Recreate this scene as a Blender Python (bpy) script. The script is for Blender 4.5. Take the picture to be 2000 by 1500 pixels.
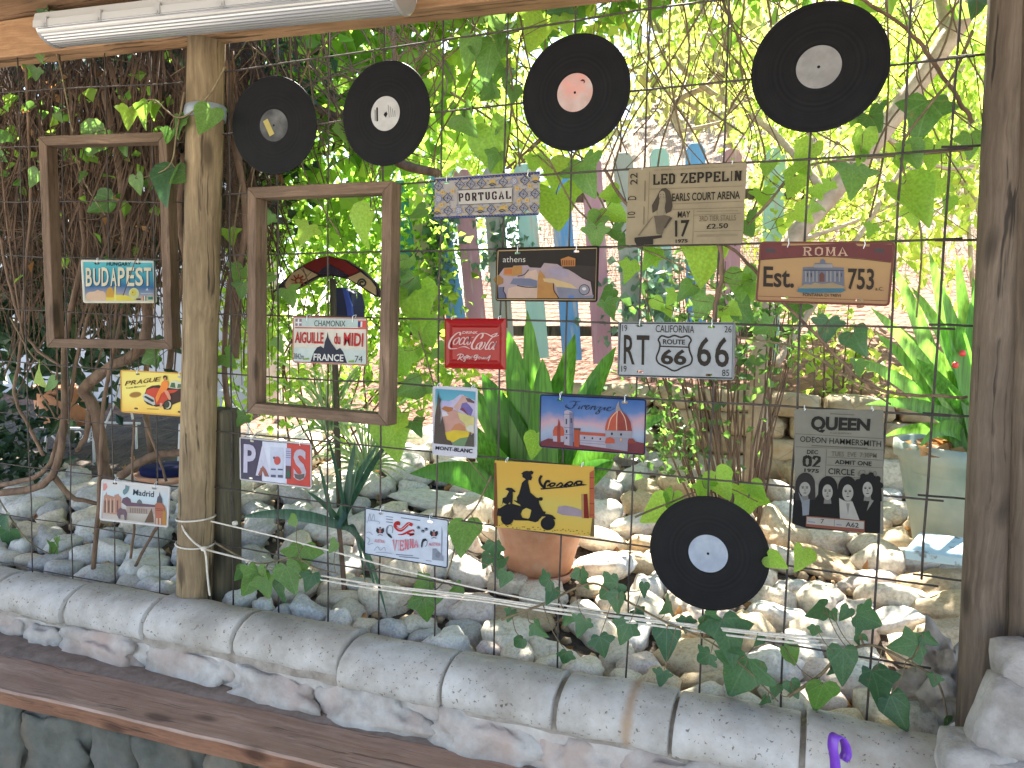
import bpy, math, random
from math import sin, cos, pi, radians, sqrt, atan2
from mathutils import Vector, Matrix, Euler, noise

for o in list(bpy.data.objects):
    bpy.data.objects.remove(o, do_unlink=True)
sc = bpy.context.scene
C = sc.collection

# ------------------------------------------------------------------ camera
cam_d = bpy.data.cameras.new('camera')
cam = bpy.data.objects.new('camera', cam_d); C.objects.link(cam)
CAM = Vector((1.636, -1.913, 1.48))
cam.location = CAM
cam.rotation_euler = Euler((radians(85.538), radians(-1.289), radians(22.617)), 'XYZ')
FPX = 1419.0
cam_d.sensor_width = 36.0
cam_d.lens = FPX / 2000 * 36
cam_d.clip_start = 0.02; cam_d.clip_end = 2000
sc.camera = cam
RC = cam.rotation_euler.to_matrix()

# ------------------------------------------------------------------ sky, sun, exposure
SUN_TO = Vector((-0.22, 0.62, 1.0)).normalized()      # direction towards the sun
w = bpy.data.worlds.new('World'); sc.world = w; w.use_nodes = True
wn = w.node_tree.nodes; wl = w.node_tree.links
bg = wn['Background']
sky = wn.new('ShaderNodeTexSky'); sky.sky_type = 'NISHITA'; sky.sun_disc = False
sky.sun_elevation = math.asin(SUN_TO.z)
sky.sun_rotation = atan2(SUN_TO.x, SUN_TO.y)
wl.new(sky.outputs[0], bg.inputs[0]); bg.inputs[1].default_value = 0.085
sd = bpy.data.lights.new('sun', 'SUN'); so = bpy.data.objects.new('sun', sd); C.objects.link(so)
sd.energy = 5.0; sd.angle = radians(0.55); sd.color = (1.0, 0.95, 0.86)
so.rotation_euler = SUN_TO.to_track_quat('Z', 'Y').to_euler()
so.location = (0, 3, 8)
sc.view_settings.view_transform = 'Standard'; sc.view_settings.look = 'None'
sc.view_settings.exposure = 2.85; sc.view_settings.gamma = 1.0
sc.view_settings.use_curve_mapping = False
sc.render.engine = 'CYCLES'
cy = sc.cycles
cy.max_bounces = 8; cy.diffuse_bounces = 4; cy.glossy_bounces = 3; cy.transmission_bounces = 4; cy.transparent_max_bounces = 6
cy.use_denoising = True
cy.sample_clamp_indirect = 6.0

# ------------------------------------------------------------------ helpers
def ray(px, py):
    return RC @ Vector(((px - 1000) / FPX, -(py - 750) / FPX, -1.0))
def un(px, py, Y=0.0):            # the place where the sight line of a photo point meets the vertical plane at depth Y
    d = ray(px, py); return CAM + d * ((Y - CAM.y) / d.y)
def unz(px, py, Z):
    d = ray(px, py); return CAM + d * ((Z - CAM.z) / d.z)

def tag(o, label=None, cat=None, group=None, kind=None):
    if label: o['label'] = label
    if cat: o['category'] = cat
    if group: o['group'] = group
    if kind: o['kind'] = kind
    return o
def empty(name, loc=(0, 0, 0), rot=None, label=None, cat=None, group=None):
    o = bpy.data.objects.new(name, None); C.objects.link(o); o.location = loc
    o.empty_display_size = 0.05
    if rot: o.rotation_euler = rot
    return tag(o, label, cat, group)
def link(name, me, parent=None, loc=None, rot=None, scale=None):
    o = bpy.data.objects.new(name, me); C.objects.link(o)
    if parent is not None: o.parent = parent
    if loc is not None: o.location = loc
    if rot is not None: o.rotation_euler = rot
    if scale is not None: o.scale = scale
    return o

class MB:
    def __init__(s): s.v = []; s.f = []; s.m = []; s.mats = []
    def mi(s, mat):
        if mat not in s.mats: s.mats.append(mat)
        return s.mats.index(mat)
    def add(s, v, f, mat=None):
        b = len(s.v); s.v.extend(v); s.f.extend([tuple(i + b for i in q) for q in f])
        k = s.mi(mat) if mat else 0
        s.m.extend([k] * len(f))
    def box(s, c, d, R=None, mat=None):
        x, y, z = d[0] / 2, d[1] / 2, d[2] / 2
        P = [Vector(p) for p in ((-x,-y,-z),(x,-y,-z),(x,y,-z),(-x,y,-z),(-x,-y,z),(x,-y,z),(x,y,z),(-x,y,z))]
        if R is not None: P = [R @ p for p in P]
        c = Vector(c)
        s.add([tuple(p + c) for p in P], [(0,3,2,1),(4,5,6,7),(0,1,5,4),(1,2,6,5),(2,3,7,6),(3,0,4,7)], mat)
    def tube(s, pts, r, n=6, mat=None, cap=True):
        pts = [Vector(p) for p in pts]
        if not isinstance(r, (list, tuple)): r = [r] * len(pts)
        V = []; F = []
        up = None
        for i, p in enumerate(pts):
            a = pts[max(i - 1, 0)]; b = pts[min(i + 1, len(pts) - 1)]
            t = (b - a)
            t = t.normalized() if t.length > 1e-9 else Vector((0, 0, 1))
            if up is None:
                up = t.orthogonal().normalized()
            else:
                up = up - t * up.dot(t)
                up = up.normalized() if up.length > 1e-6 else t.orthogonal().normalized()
            q = t.cross(up)
            for k in range(n):
                a2 = 2 * pi * k / n
                V.append(tuple(p + (up * cos(a2) + q * sin(a2)) * r[i]))
        for i in range(len(pts) - 1):
            for k in range(n):
                F.append((i*n+k, i*n+(k+1)%n, (i+1)*n+(k+1)%n, (i+1)*n+k))
        if cap:
            F.append(tuple(reversed(range(n)))); F.append(tuple((len(pts)-1)*n+k for k in range(n)))
        s.add(V, F, mat)
    def lathe(s, prof, n=32, mat=None, c=(0,0,0), jit=0):
        V = []; F = []
        for (r, z) in prof:
            for k in range(n):
                a = 2*pi*k/n
                V.append((c[0]+r*cos(a), c[1]+r*sin(a), c[2]+z))
        for i in range(len(prof)-1):
            for k in range(n):
                F.append((i*n+k, i*n+(k+1)%n, (i+1)*n+(k+1)%n, (i+1)*n+k))
        s.add(V, F, mat)
    def mesh(s, name, mat=None, smooth=False):
        me = bpy.data.meshes.new(name)
        me.from_pydata([tuple(v) for v in s.v], [], s.f)
        if s.mats:
            for m in s.mats: me.materials.append(m)
            me.polygons.foreach_set('material_index', s.m)
        elif mat: me.materials.append(mat)
        if smooth: me.polygons.foreach_set('use_smooth', [True] * len(s.f))
        me.update()
        return me
    def build(s, name, mat=None, parent=None, loc=None, rot=None, smooth=False):
        return link(name, s.mesh(name, mat, smooth), parent, loc, rot)

def bevel(o, wd=0.003, seg=2):
    m = o.modifiers.new('edge', 'BEVEL'); m.width = wd; m.segments = seg; m.limit_method = 'ANGLE'; m.angle_limit = radians(40)
    return o
def crom(pts, n=6):                 # smooth curve through points
    P = [Vector(p) for p in pts]
    if len(P) < 3: return P
    out = []
    for i in range(len(P) - 1):
        p0 = P[max(i-1, 0)]; p1 = P[i]; p2 = P[i+1]; p3 = P[min(i+2, len(P)-1)]
        for k in range(n):
            t = k / n
            out.append(0.5*((2*p1)+(p2-p0)*t+(2*p0-5*p1+4*p2-p3)*t*t+(3*p1-p0-3*p2+p3)*t**3))
    out.append(P[-1]); return out

# ------------------------------------------------------------------ materials
def nt(name):
    m = bpy.data.materials.new(name); m.use_nodes = True
    return m, m.node_tree.nodes, m.node_tree.links, m.node_tree.nodes['Principled BSDF']
def c4(c): return (c[0], c[1], c[2], 1.0)
def mul(c, k): return tuple(max(0.0, min(1.0, v * k)) for v in c[:3])
def mat(name, col, rough=0.6, col2=None, scale=12.0, detail=6.0, bump=0.0, bscale=None, stretch=(1,1,1), metal=0.0, spec=None, contrast=(0.35,0.65), rnd=0.0, third=None, tscale=3.0, tpos=(0.55,0.75)):
    m, N, L, P = nt(name)
    P.inputs['Roughness'].default_value = rough; P.inputs['Metallic'].default_value = metal
    if spec is not None: P.inputs['Specular IOR Level'].default_value = spec
    if col2 is None and bump == 0 and rnd == 0:
        P.inputs['Base Color'].default_value = c4(col); return m
    tc = N.new('ShaderNodeTexCoord'); mp = N.new('ShaderNodeMapping'); mp.inputs['Scale'].default_value = stretch
    L.new(tc.outputs['Object'], mp.inputs[0])
    oi = N.new('ShaderNodeObjectInfo')
    ad = N.new('ShaderNodeVectorMath'); ad.operation = 'ADD'
    mu = N.new('ShaderNodeMath'); mu.operation = 'MULTIPLY'; mu.inputs[1].default_value = 37.0
    L.new(oi.outputs['Random'], mu.inputs[0]); L.new(mp.outputs[0], ad.inputs[0]); L.new(mu.outputs[0], ad.inputs[1])
    nz = N.new('ShaderNodeTexNoise'); nz.inputs['Scale'].default_value = scale; nz.inputs['Detail'].default_value = detail; nz.inputs['Roughness'].default_value = 0.62
    L.new(ad.outputs[0], nz.inputs['Vector'])
    cr = N.new('ShaderNodeValToRGB'); cr.color_ramp.elements[0].position = contrast[0]; cr.color_ramp.elements[1].position = contrast[1]
    cr.color_ramp.elements[0].color = c4(col); cr.color_ramp.elements[1].color = c4(col2 or mul(col, 1.25))
    L.new(nz.outputs[0], cr.inputs[0])
    out = cr.outputs[0]
    if third is not None:
        n3 = N.new('ShaderNodeTexNoise'); n3.inputs['Scale'].default_value = tscale; n3.inputs['Detail'].default_value = 5
        L.new(ad.outputs[0], n3.inputs['Vector'])
        r3 = N.new('ShaderNodeValToRGB'); r3.color_ramp.elements[0].position = tpos[0]; r3.color_ramp.elements[1].position = tpos[1]
        L.new(n3.outputs[0], r3.inputs[0])
        mx = N.new('ShaderNodeMixRGB'); mx.inputs[2].default_value = c4(third)
        L.new(r3.outputs[0], mx.inputs[0]); L.new(out, mx.inputs[1]); out = mx.outputs[0]
    if rnd > 0:
        hs = N.new('ShaderNodeHueSaturation')
        mr = N.new('ShaderNodeMapRange'); mr.inputs[3].default_value = 1 - rnd; mr.inputs[4].default_value = 1 + rnd
        L.new(oi.outputs['Random'], mr.inputs[0]); L.new(mr.outputs[0], hs.inputs['Value']); L.new(out, hs.inputs['Color']); out = hs.outputs[0]
    L.new(out, P.inputs['Base Color'])
    if bump > 0:
        nb = N.new('ShaderNodeTexNoise'); nb.inputs['Scale'].default_value = bscale or scale * 2; nb.inputs['Detail'].default_value = 8
        L.new(ad.outputs[0], nb.inputs['Vector'])
        bp = N.new('ShaderNodeBump'); bp.inputs['Strength'].default_value = bump; bp.inputs['Distance'].default_value = 0.01
        L.new(nb.outputs[0], bp.inputs['Height']); L.new(bp.outputs[0], P.inputs['Normal'])
    return m

def leafmat(name, col, col2, trans=0.45, rough=0.45, island=False, tcol=None, veins=False, spec=0.4, bright=None):
    m, N, L, P = nt(name)
    P.inputs['Roughness'].default_value = rough; P.inputs['Specular IOR Level'].default_value = spec
    out = N['Material Output']
    cr = N.new('ShaderNodeValToRGB'); cr.color_ramp.elements[0].color = c4(col); cr.color_ramp.elements[1].color = c4(col2)
    if island:
        g = N.new('ShaderNodeNewGeometry'); L.new(g.outputs['Random Per Island'], cr.inputs[0])
    else:
        oi = N.new('ShaderNodeObjectInfo'); L.new(oi.outputs['Random'], cr.inputs[0])
    colout = cr.outputs[0]
    tc = N.new('ShaderNodeTexCoord')
    nz = N.new('ShaderNodeTexNoise'); nz.inputs['Scale'].default_value = 18 if not island else 3; nz.inputs['Detail'].default_value = 4
    L.new(tc.outputs['Object'], nz.inputs['Vector'])
    mr = N.new('ShaderNodeMapRange'); mr.inputs[1].default_value = .3; mr.inputs[2].default_value = .7; mr.inputs[3].default_value = .8; mr.inputs[4].default_value = 1.18
    L.new(nz.outputs[0], mr.inputs[0])
    mx = N.new('ShaderNodeVectorMath'); mx.operation = 'SCALE'
    L.new(colout, mx.inputs[0]); L.new(mr.outputs[0], mx.inputs['Scale'])
    colout = mx.outputs[0]
    L.new(colout, P.inputs['Base Color'])
    tr = N.new('ShaderNodeBsdfTranslucent')
    tm = N.new('ShaderNodeMixRGB'); tm.blend_type = 'MULTIPLY'; tm.inputs[0].default_value = 1.0
    L.new(colout, tm.inputs[1]); tm.inputs[2].default_value = c4(tcol or (1.0, 1.0, 1.0))
    sc2 = N.new('ShaderNodeVectorMath'); sc2.operation = 'SCALE'; sc2.inputs['Scale'].default_value = 2.4
    L.new(tm.outputs[0], sc2.inputs[0])
    L.new(sc2.outputs[0], tr.inputs['Color'])
    ms = N.new('ShaderNodeMixShader'); ms.inputs[0].default_value = trans
    L.new(P.outputs[0], ms.inputs[1]); L.new(tr.outputs[0], ms.inputs[2]); L.new(ms.outputs[0], out.inputs[0])
    if veins:
        nb = N.new('ShaderNodeTexNoise'); nb.inputs['Scale'].default_value = 60
        L.new(tc.outputs['Object'], nb.inputs['Vector'])
        bp = N.new('ShaderNodeBump'); bp.inputs['Strength'].default_value = .25; bp.inputs['Distance'].default_value = .004
        L.new(nb.outputs[0], bp.inputs['Height']); L.new(bp.outputs[0], P.inputs['Normal'])
    return m

def woodmat(name, dark, light, axis=2, rough=0.7, sc_=26.0, grey=None, bump=.5, cracks=.75, knots=True):
    m, N, L, P = nt(name); P.inputs['Roughness'].default_value = rough; P.inputs['Specular IOR Level'].default_value = .25
    tc = N.new('ShaderNodeTexCoord'); oi = N.new('ShaderNodeObjectInfo')
    mu = N.new('ShaderNodeMath'); mu.operation = 'MULTIPLY'; mu.inputs[1].default_value = 23.0; L.new(oi.outputs['Random'], mu.inputs[0])
    ad = N.new('ShaderNodeVectorMath'); L.new(tc.outputs['Object'], ad.inputs[0]); L.new(mu.outputs[0], ad.inputs[1])
    dn = N.new('ShaderNodeTexNoise'); dn.inputs['Scale'].default_value = 5; L.new(ad.outputs[0], dn.inputs['Vector'])
    ds = N.new('ShaderNodeVectorMath'); ds.operation = 'SCALE'; ds.inputs['Scale'].default_value = .035; L.new(dn.outputs['Color'], ds.inputs[0])
    a2 = N.new('ShaderNodeVectorMath'); L.new(ad.outputs[0], a2.inputs[0]); L.new(ds.outputs[0], a2.inputs[1])
    def nz(scale, along, det, dist=0):
        st = [1, 1, 1]; st[axis] = along
        mp = N.new('ShaderNodeMapping'); mp.inputs['Scale'].default_value = st; L.new(a2.outputs[0], mp.inputs[0])
        n = N.new('ShaderNodeTexNoise'); n.inputs['Scale'].default_value = scale; n.inputs['Detail'].default_value = det; n.inputs['Roughness'].default_value = .68; L.new(mp.outputs[0], n.inputs['Vector']); return n.outputs[0]
    def ramp(src, p0, p1, c0, c1):
        r = N.new('ShaderNodeValToRGB'); r.color_ramp.elements[0].position = p0; r.color_ramp.elements[1].position = p1
        r.color_ramp.elements[0].color = c4(c0); r.color_ramp.elements[1].color = c4(c1); L.new(src, r.inputs[0]); return r.outputs[0]
    def mix(f, a, b_, mode='MIX'):
        x = N.new('ShaderNodeMixRGB'); x.blend_type = mode
        if isinstance(f, float): x.inputs[0].default_value = f
        else: L.new(f, x.inputs[0])
        L.new(a, x.inputs[1])
        if isinstance(b_, tuple): x.inputs[2].default_value = c4(b_)
        else: L.new(b_, x.inputs[2])
        return x.outputs[0]
    grain = nz(sc_ * 3.2, .035, 7); broad = nz(sc_ * .55, .12, 4); crk = nz(sc_ * 1.6, .022, 3); blot = nz(sc_ * .22, .45, 5)
    col = ramp(grain, .3, .7, dark, light)
    col = mix(ramp(broad, .4, .68, (0, 0, 0), (.75, .75, .75)), col, grey if grey else mul(dark, .9))
    col = mix(ramp(blot, .35, .7, (.62, .62, .62), (1.12, 1.1, 1.06)), col, (0, 0, 0)) if False else mix(1.0, col, ramp(blot, .3, .7, (.58, .56, .54), (1.0, 1.0, 1.0)), 'MULTIPLY')
    cm = ramp(crk, .60, .66, (1, 1, 1), (1 - cracks, 1 - cracks, 1 - cracks))
    col = mix(1.0, col, cm, 'MULTIPLY')
    if knots:
        st = [9, 9, 9]; st[axis] = 3.2
        mp = N.new('ShaderNodeMapping'); mp.inputs['Scale'].default_value = st; L.new(a2.outputs[0], mp.inputs[0])
        vo = N.new('ShaderNodeTexVoronoi'); vo.inputs['Scale'].default_value = 1; L.new(mp.outputs[0], vo.inputs['Vector'])
        col = mix(ramp(vo.outputs['Distance'], .10, .2, (.85, .85, .85), (0, 0, 0)), col, mul(dark, .35))
    L.new(col, P.inputs['Base Color'])
    hm = N.new('ShaderNodeMath'); hm.operation = 'MULTIPLY'; L.new(grain, hm.inputs[0]); L.new(cm, hm.inputs[1])
    bp = N.new('ShaderNodeBump'); bp.inputs['Strength'].default_value = bump; bp.inputs['Distance'].default_value = .006; L.new(hm.outputs[0], bp.inputs['Height']); L.new(bp.outputs[0], P.inputs['Normal'])
    return m

M = {}
M['post'] = woodmat('weathered_post_wood', (.17, .115, .06), (.40, .30, .17), 2, grey=(.14, .10, .06))
M['post_grey'] = woodmat('grey_post_wood', (.095, .07, .05), (.23, .178, .132), 2, grey=(.085, .062, .044))
M['post_back'] = woodmat('dark_post_wood', (.06, .05, .032), (.17, .145, .09), 2)
M['beam'] = woodmat('pine_beam_wood', (.34, .18, .085), (.55, .34, .18), 0, grey=(.2, .1, .05))
M['roof'] = woodmat('roof_board_wood', (.22, .12, .06), (.42, .26, .14), 0)
M['framex'] = woodmat('stained_frame_wood', (.12, .078, .05), (.26, .172, .112), 0, sc_=40, cracks=.4)
M['framez'] = woodmat('stained_frame_wood_upright', (.12, .078, .05), (.26, .172, .112), 2, sc_=40, cracks=.4)
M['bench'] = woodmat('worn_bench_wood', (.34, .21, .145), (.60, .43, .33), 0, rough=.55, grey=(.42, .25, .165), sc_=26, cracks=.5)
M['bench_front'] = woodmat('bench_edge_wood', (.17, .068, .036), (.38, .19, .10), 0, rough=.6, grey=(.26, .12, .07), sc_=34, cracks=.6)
def plastermat(name, stain=None):
    m, N, L, P = nt(name); P.inputs['Roughness'].default_value = .9; P.inputs['Specular IOR Level'].default_value = .2
    tc = N.new('ShaderNodeTexCoord'); oi = N.new('ShaderNodeObjectInfo')
    mu = N.new('ShaderNodeMath'); mu.operation = 'MULTIPLY'; mu.inputs[1].default_value = 31.0; L.new(oi.outputs['Random'], mu.inputs[0])
    ad = N.new('ShaderNodeVectorMath'); L.new(tc.outputs['Object'], ad.inputs[0]); L.new(mu.outputs[0], ad.inputs[1])
    def nz(s, d=6, r=.62):
        n = N.new('ShaderNodeTexNoise'); n.inputs['Scale'].default_value = s; n.inputs['Detail'].default_value = d; n.inputs['Roughness'].default_value = r; L.new(ad.outputs[0], n.inputs['Vector']); return n.outputs[0]
    def ramp(src, p0, p1, c0, c1):
        r = N.new('ShaderNodeValToRGB'); r.color_ramp.elements[0].position = p0; r.color_ramp.elements[1].position = p1
        r.color_ramp.elements[0].color = c4(c0); r.color_ramp.elements[1].color = c4(c1); L.new(src, r.inputs[0]); return r.outputs[0]
    def mulc(a, b_):
        x = N.new('ShaderNodeMixRGB'); x.blend_type = 'MULTIPLY'; x.inputs[0].default_value = 1; L.new(a, x.inputs[1]); L.new(b_, x.inputs[2]); return x.outputs[0]
    col = ramp(nz(7, 8), .32, .68, (.385, .365, .335), (.61, .59, .555))
    blot = ramp(nz(3.2, 6, .7), .38, .62, (.72, .68, .62), (1, 1, 1)); pits = ramp(nz(95, 2), .64, .70, (1, 1, 1), (.42, .38, .33)); big = ramp(nz(38, 3), .69, .73, (1, 1, 1), (.35, .31, .27))
    vo = N.new('ShaderNodeTexVoronoi'); vo.feature = 'DISTANCE_TO_EDGE'; vo.inputs['Scale'].default_value = 3.2; dz_ = N.new('ShaderNodeTexNoise'); dz_.inputs['Scale'].default_value = 6; dz_.inputs['Detail'].default_value = 6; L.new(ad.outputs[0], dz_.inputs['Vector']); dm = N.new('ShaderNodeMixRGB'); dm.inputs[0].default_value = .25; L.new(ad.outputs[0], dm.inputs[1]); L.new(dz_.outputs['Color'], dm.inputs[2]); L.new(dm.outputs[0], vo.inputs['Vector'])
    wb = nz(13, 6); av = N.new('ShaderNodeMath'); av.operation = 'MULTIPLY_ADD'; av.inputs[1].default_value = .16; L.new(wb, av.inputs[0]); L.new(vo.outputs[0], av.inputs[2])
    crk = ramp(av.outputs[0], .046, .054, (.66, .63, .6), (1, 1, 1))
    col = mulc(mulc(mulc(mulc(col, blot), pits), big), crk)
    if stain is not None:
        sp = N.new('ShaderNodeSeparateXYZ'); L.new(tc.outputs['Object'], sp.inputs[0]); sb_ = N.new('ShaderNodeMath'); sb_.operation = 'SUBTRACT'; sb_.inputs[1].default_value = stain; L.new(sp.outputs[0], sb_.inputs[0]); ab = N.new('ShaderNodeMath'); ab.operation = 'ABSOLUTE'; L.new(sb_.outputs[0], ab.inputs[0])
        a3 = N.new('ShaderNodeMath'); a3.operation = 'MULTIPLY_ADD'; a3.inputs[1].default_value = .03; L.new(nz(24), a3.inputs[0]); L.new(ab.outputs[0], a3.inputs[2])
        x = N.new('ShaderNodeMixRGB'); L.new(ramp(a3.outputs[0], .018, .036, (.7, .7, .7), (0, 0, 0)), x.inputs[0]); L.new(col, x.inputs[1]); x.inputs[2].default_value = (.33, .2, .1, 1); col = x.outputs[0]
    L.new(col, P.inputs['Base Color'])
    h = mulc(pits, crk); h2 = N.new('ShaderNodeMixRGB'); h2.inputs[0].default_value = .35; L.new(h, h2.inputs[1]); L.new(nz(26, 9), h2.inputs[2])
    bp = N.new('ShaderNodeBump'); bp.inputs['Strength'].default_value = .55; bp.inputs['Distance'].default_value = .006; L.new(h2.outputs[0], bp.inputs['Height']); L.new(bp.outputs[0], P.inputs['Normal'])
    return m
M['plaster'] = plastermat('coping_cement')
M['mortar'] = mat('old_mortar', (.2, .165, .13), .95, (.36, .315, .26), scale=18, bump=.6, bscale=45)
M['rubble'] = mat('whitewashed_rubble', (.28, .245, .21), .92, (.52, .485, .44), scale=8, bump=.7, bscale=26, third=(.40, .29, .235), tscale=5, tpos=(.5, .75), rnd=.1)
M['wire'] = mat('rusty_wire', (.025, .02, .018), .75, (.065, .048, .036), scale=30)
M['wire_green'] = mat('green_coated_wire', (.03, .055, .045), .5)
M['rope'] = mat('cotton_cord', (.5, .45, .37), .9, (.66, .6, .5), scale=80, bump=.4, bscale=200)
M['tie'] = mat('clear_tie', (.7, .72, .72), .4)
M['strap'] = mat('grey_strap', (.22, .26, .29), .6, (.3, .34, .37), scale=30)
M['vinyl'] = None
# ------------------------------------------------------------------ setting: ground
def sstep(a, b, x):
    t = max(0.0, min(1.0, (x - a) / (b - a))); return t * t * (3 - 2 * t)
TERR = 1.12
def gz(x, y):
    z = .42 + .16 * max(0, min(y, 2.1))
    k = sstep(-.2, .9, x)
    st = sstep(2.06, 2.16, y) * k + sstep(2.0, 3.2, y) * (1 - k) * sstep(-2.6, -1.2, x)
    z = z * (1 - st) + (TERR + .33 * max(0, y - 2.2) + .2 * max(0, y - 4.2)) * st
    z += .05 * noise.noise(Vector((x * 1.3, y * 1.3, 0))) * sstep(0, .4, y) + .3 * noise.noise(Vector((x * .3, y * .3, 5))) * sstep(4, 9, y)
    if y < .02: z = min(z, .40)
    return z

def terrain():
    xs = [-30, -22, -16, -12, -9, -7] + [-5.5 + i * .11 for i in range(100)] + [5.8, 7, 9, 12, 16, 22, 30]
    ys = [-.06, -.02, .02] + [.1 + .1 * i for i in range(19)] + [2.04, 2.07, 2.10, 2.13, 2.17, 2.25] + [2.4 + .2 * i for i in range(20)] + [7, 8, 9.5, 11.5, 14, 18, 24, 30]
    b = MB(); V = []; F = []
    for y in ys:
        for x in xs: V.append((x, y, gz(x, y)))
    n = len(xs)
    for j in range(len(ys) - 1):
        for i in range(n - 1):
            F.append((j*n+i, j*n+i+1, (j+1)*n+i+1, (j+1)*n+i))
    b.add(V, F)
    m, N, L, P = nt('garden_earth'); P.inputs['Roughness'].default_value = .95
    tc = N.new('ShaderNodeTexCoord'); sp = N.new('ShaderNodeSeparateXYZ'); L.new(tc.outputs['Object'], sp.inputs[0])
    nz = N.new('ShaderNodeTexNoise'); nz.inputs['Scale'].default_value = 7; nz.inputs['Detail'].default_value = 9; nz.inputs['Roughness'].default_value = .7
    L.new(tc.outputs['Object'], nz.inputs['Vector'])
    def ramp(a, b2, p=(.35, .68)):
        r = N.new('ShaderNodeValToRGB'); r.color_ramp.elements[0].color = c4(a); r.color_ramp.elements[1].color = c4(b2)
        r.color_ramp.elements[0].position = p[0]; r.color_ramp.elements[1].position = p[1]; L.new(nz.outputs[0], r.inputs[0]); return r.outputs[0]
    soil = ramp((.035, .025, .018), (.10, .075, .055)); red = ramp((.13, .058, .036), (.27, .135, .085)); dry = ramp((.15, .095, .07), (.34, .245, .185))
    def mixat(a, b2, lo, hi):
        mr = N.new('ShaderNodeMapRange'); mr.inputs[1].default_value = lo; mr.inputs[2].default_value = hi
        ad = N.new('ShaderNodeMath'); ad.operation = 'MULTIPLY_ADD'; ad.inputs[1].default_value = 1.2; L.new(nz.outputs[0], ad.inputs[0]); L.new(sp.outputs[1], ad.inputs[2])
        L.new(ad.outputs[0], mr.inputs[0]); mx = N.new('ShaderNodeMixRGB'); L.new(mr.outputs[0], mx.inputs[0]); L.new(a, mx.inputs[1]); L.new(b2, mx.inputs[2]); return mx.outputs[0]
    col = mixat(mixat(soil, red, 2.5, 2.9), dry, 4.9, 6.0)
    L.new(col, P.inputs['Base Color'])
    bp = N.new('ShaderNodeBump'); bp.inputs['Strength'].default_value = .9; bp.inputs['Distance'].default_value = .05
    n2 = N.new('ShaderNodeTexNoise'); n2.inputs['Scale'].default_value = 22; n2.inputs['Detail'].default_value = 9; L.new(tc.outputs['Object'], n2.inputs['Vector'])
    L.new(n2.outputs[0], bp.inputs['Height']); L.new(bp.outputs[0], P.inputs['Normal'])
    o = b.build('terrain', m, smooth=True)
    tag(o, 'garden earth rising from the stone bed to a dry sunlit slope', kind='structure')
terrain()
b = MB(); b.add([(-300, -300, -.16), (300, -300, -.16), (300, 300, -.16), (-300, 300, -.16)], [(0, 1, 2, 3)])
tag(b.build('ground', mat('far_ground', (.22, .18, .12), .95, (.34, .29, .2), scale=.6)), kind='structure')
# patio floor of paving slabs, under and behind the camera
patio = b = MB(); b.add([(-9, -12, -.135), (9, -12, -.135), (9, -.3, -.135), (-9, -.3, -.135)], [(0, 1, 2, 3)])
tag(b.build('patio_floor', mat('pale_patio_concrete', (.42, .4, .37), .85, (.55, .53, .5), scale=5, bump=.2), None), kind='structure')

# ------------------------------------------------------------------ the low wall with coping
rnd = random.Random(4)
JP = [(-700, 1030), (-430, 1062), (-190, 1095), (35, 1130), (170, 1165), (320, 1200), (488, 1230), (690, 1270), (885, 1300), (1100, 1340), (1320, 1370), (1572, 1410), (1852, 1450), (2120, 1490)]
def wallY(x): return .012 + .016 * (x - 1.0)
def wallZ(x): return .492 + .02 * (x + .5)
JX = [un(px, py, -.1).x for px, py in JP]
wall = empty('low_garden_wall', (0, 0, 0), label='low stone wall with rounded pale coping running under the wire mesh', cat='wall')
# rounded block profile: front foot, vertical lip, round top, back
prof = [(-.165, -.062), (-.18, -.05), (-.187, -.025), (-.183, .002), (-.168, .028), (-.14, .047), (-.105, .058), (-.07, .058), (-.035, .048), (-.008, .028), (.002, -.005), (.003, -.062)]
for i in range(len(JX) - 1):
    jw = .011 if i < 6 else .0045; x0 = JX[i] + jw + rnd.random() * .006; x1 = JX[i + 1] - jw - rnd.random() * .006
    n = 14; bb = MB(); V = []; F = []
    xm = (x0 + x1) / 2
    dz = rnd.uniform(-.009, .008); dy = rnd.uniform(-.012, .008); s1 = rnd.uniform(.97, 1.03); tp = rnd.uniform(-.02, .03)
    tip = .08 if i < 6 else 0
    us = [0, .012, .035] + [j / 24 for j in range(2, 23)] + [.965, .988, 1]
    for j, u in enumerate(us):
        x = x0 + (x1 - x0) * u
        e = 1 - (.016 if u in (0, 1) else .004 if u in (.012, .988) else 0)
        e *= 1 + tip * (u - .5) * -.8 + tp * (u - .5)
        for (py_, pz_) in prof:
            q = Vector((x * 3, py_ * 8, pz_ * 8 + i * 3))
            nn = .008 * noise.noise(q * 1.1) + .004 * noise.noise(q * 3.1) + .0015 * noise.noise(q * 9)
            V.append((x - xm, wallY(x) + dy + (-.09 + (py_ + .09) * s1 * e) + nn, wallZ(x) - .04 + dz + pz_ * e + nn))
    m_ = len(prof)
    for j in range(len(us) - 1):
        for k in range(m_ - 1):
            F.append((j*m_+k, (j+1)*m_+k, (j+1)*m_+k+1, j*m_+k+1))
    F.append(tuple(range(m_))); F.append(tuple(reversed([(len(us)-1)*m_+k for k in range(m_)])))
    bb.add(V, F)
    o = bb.build('coping_block', plastermat('stained_coping_cement', un(1238, 1370, -.1).x - xm) if i == 9 else M['plaster'], wall, (xm, 0, 0), smooth=True)
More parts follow.
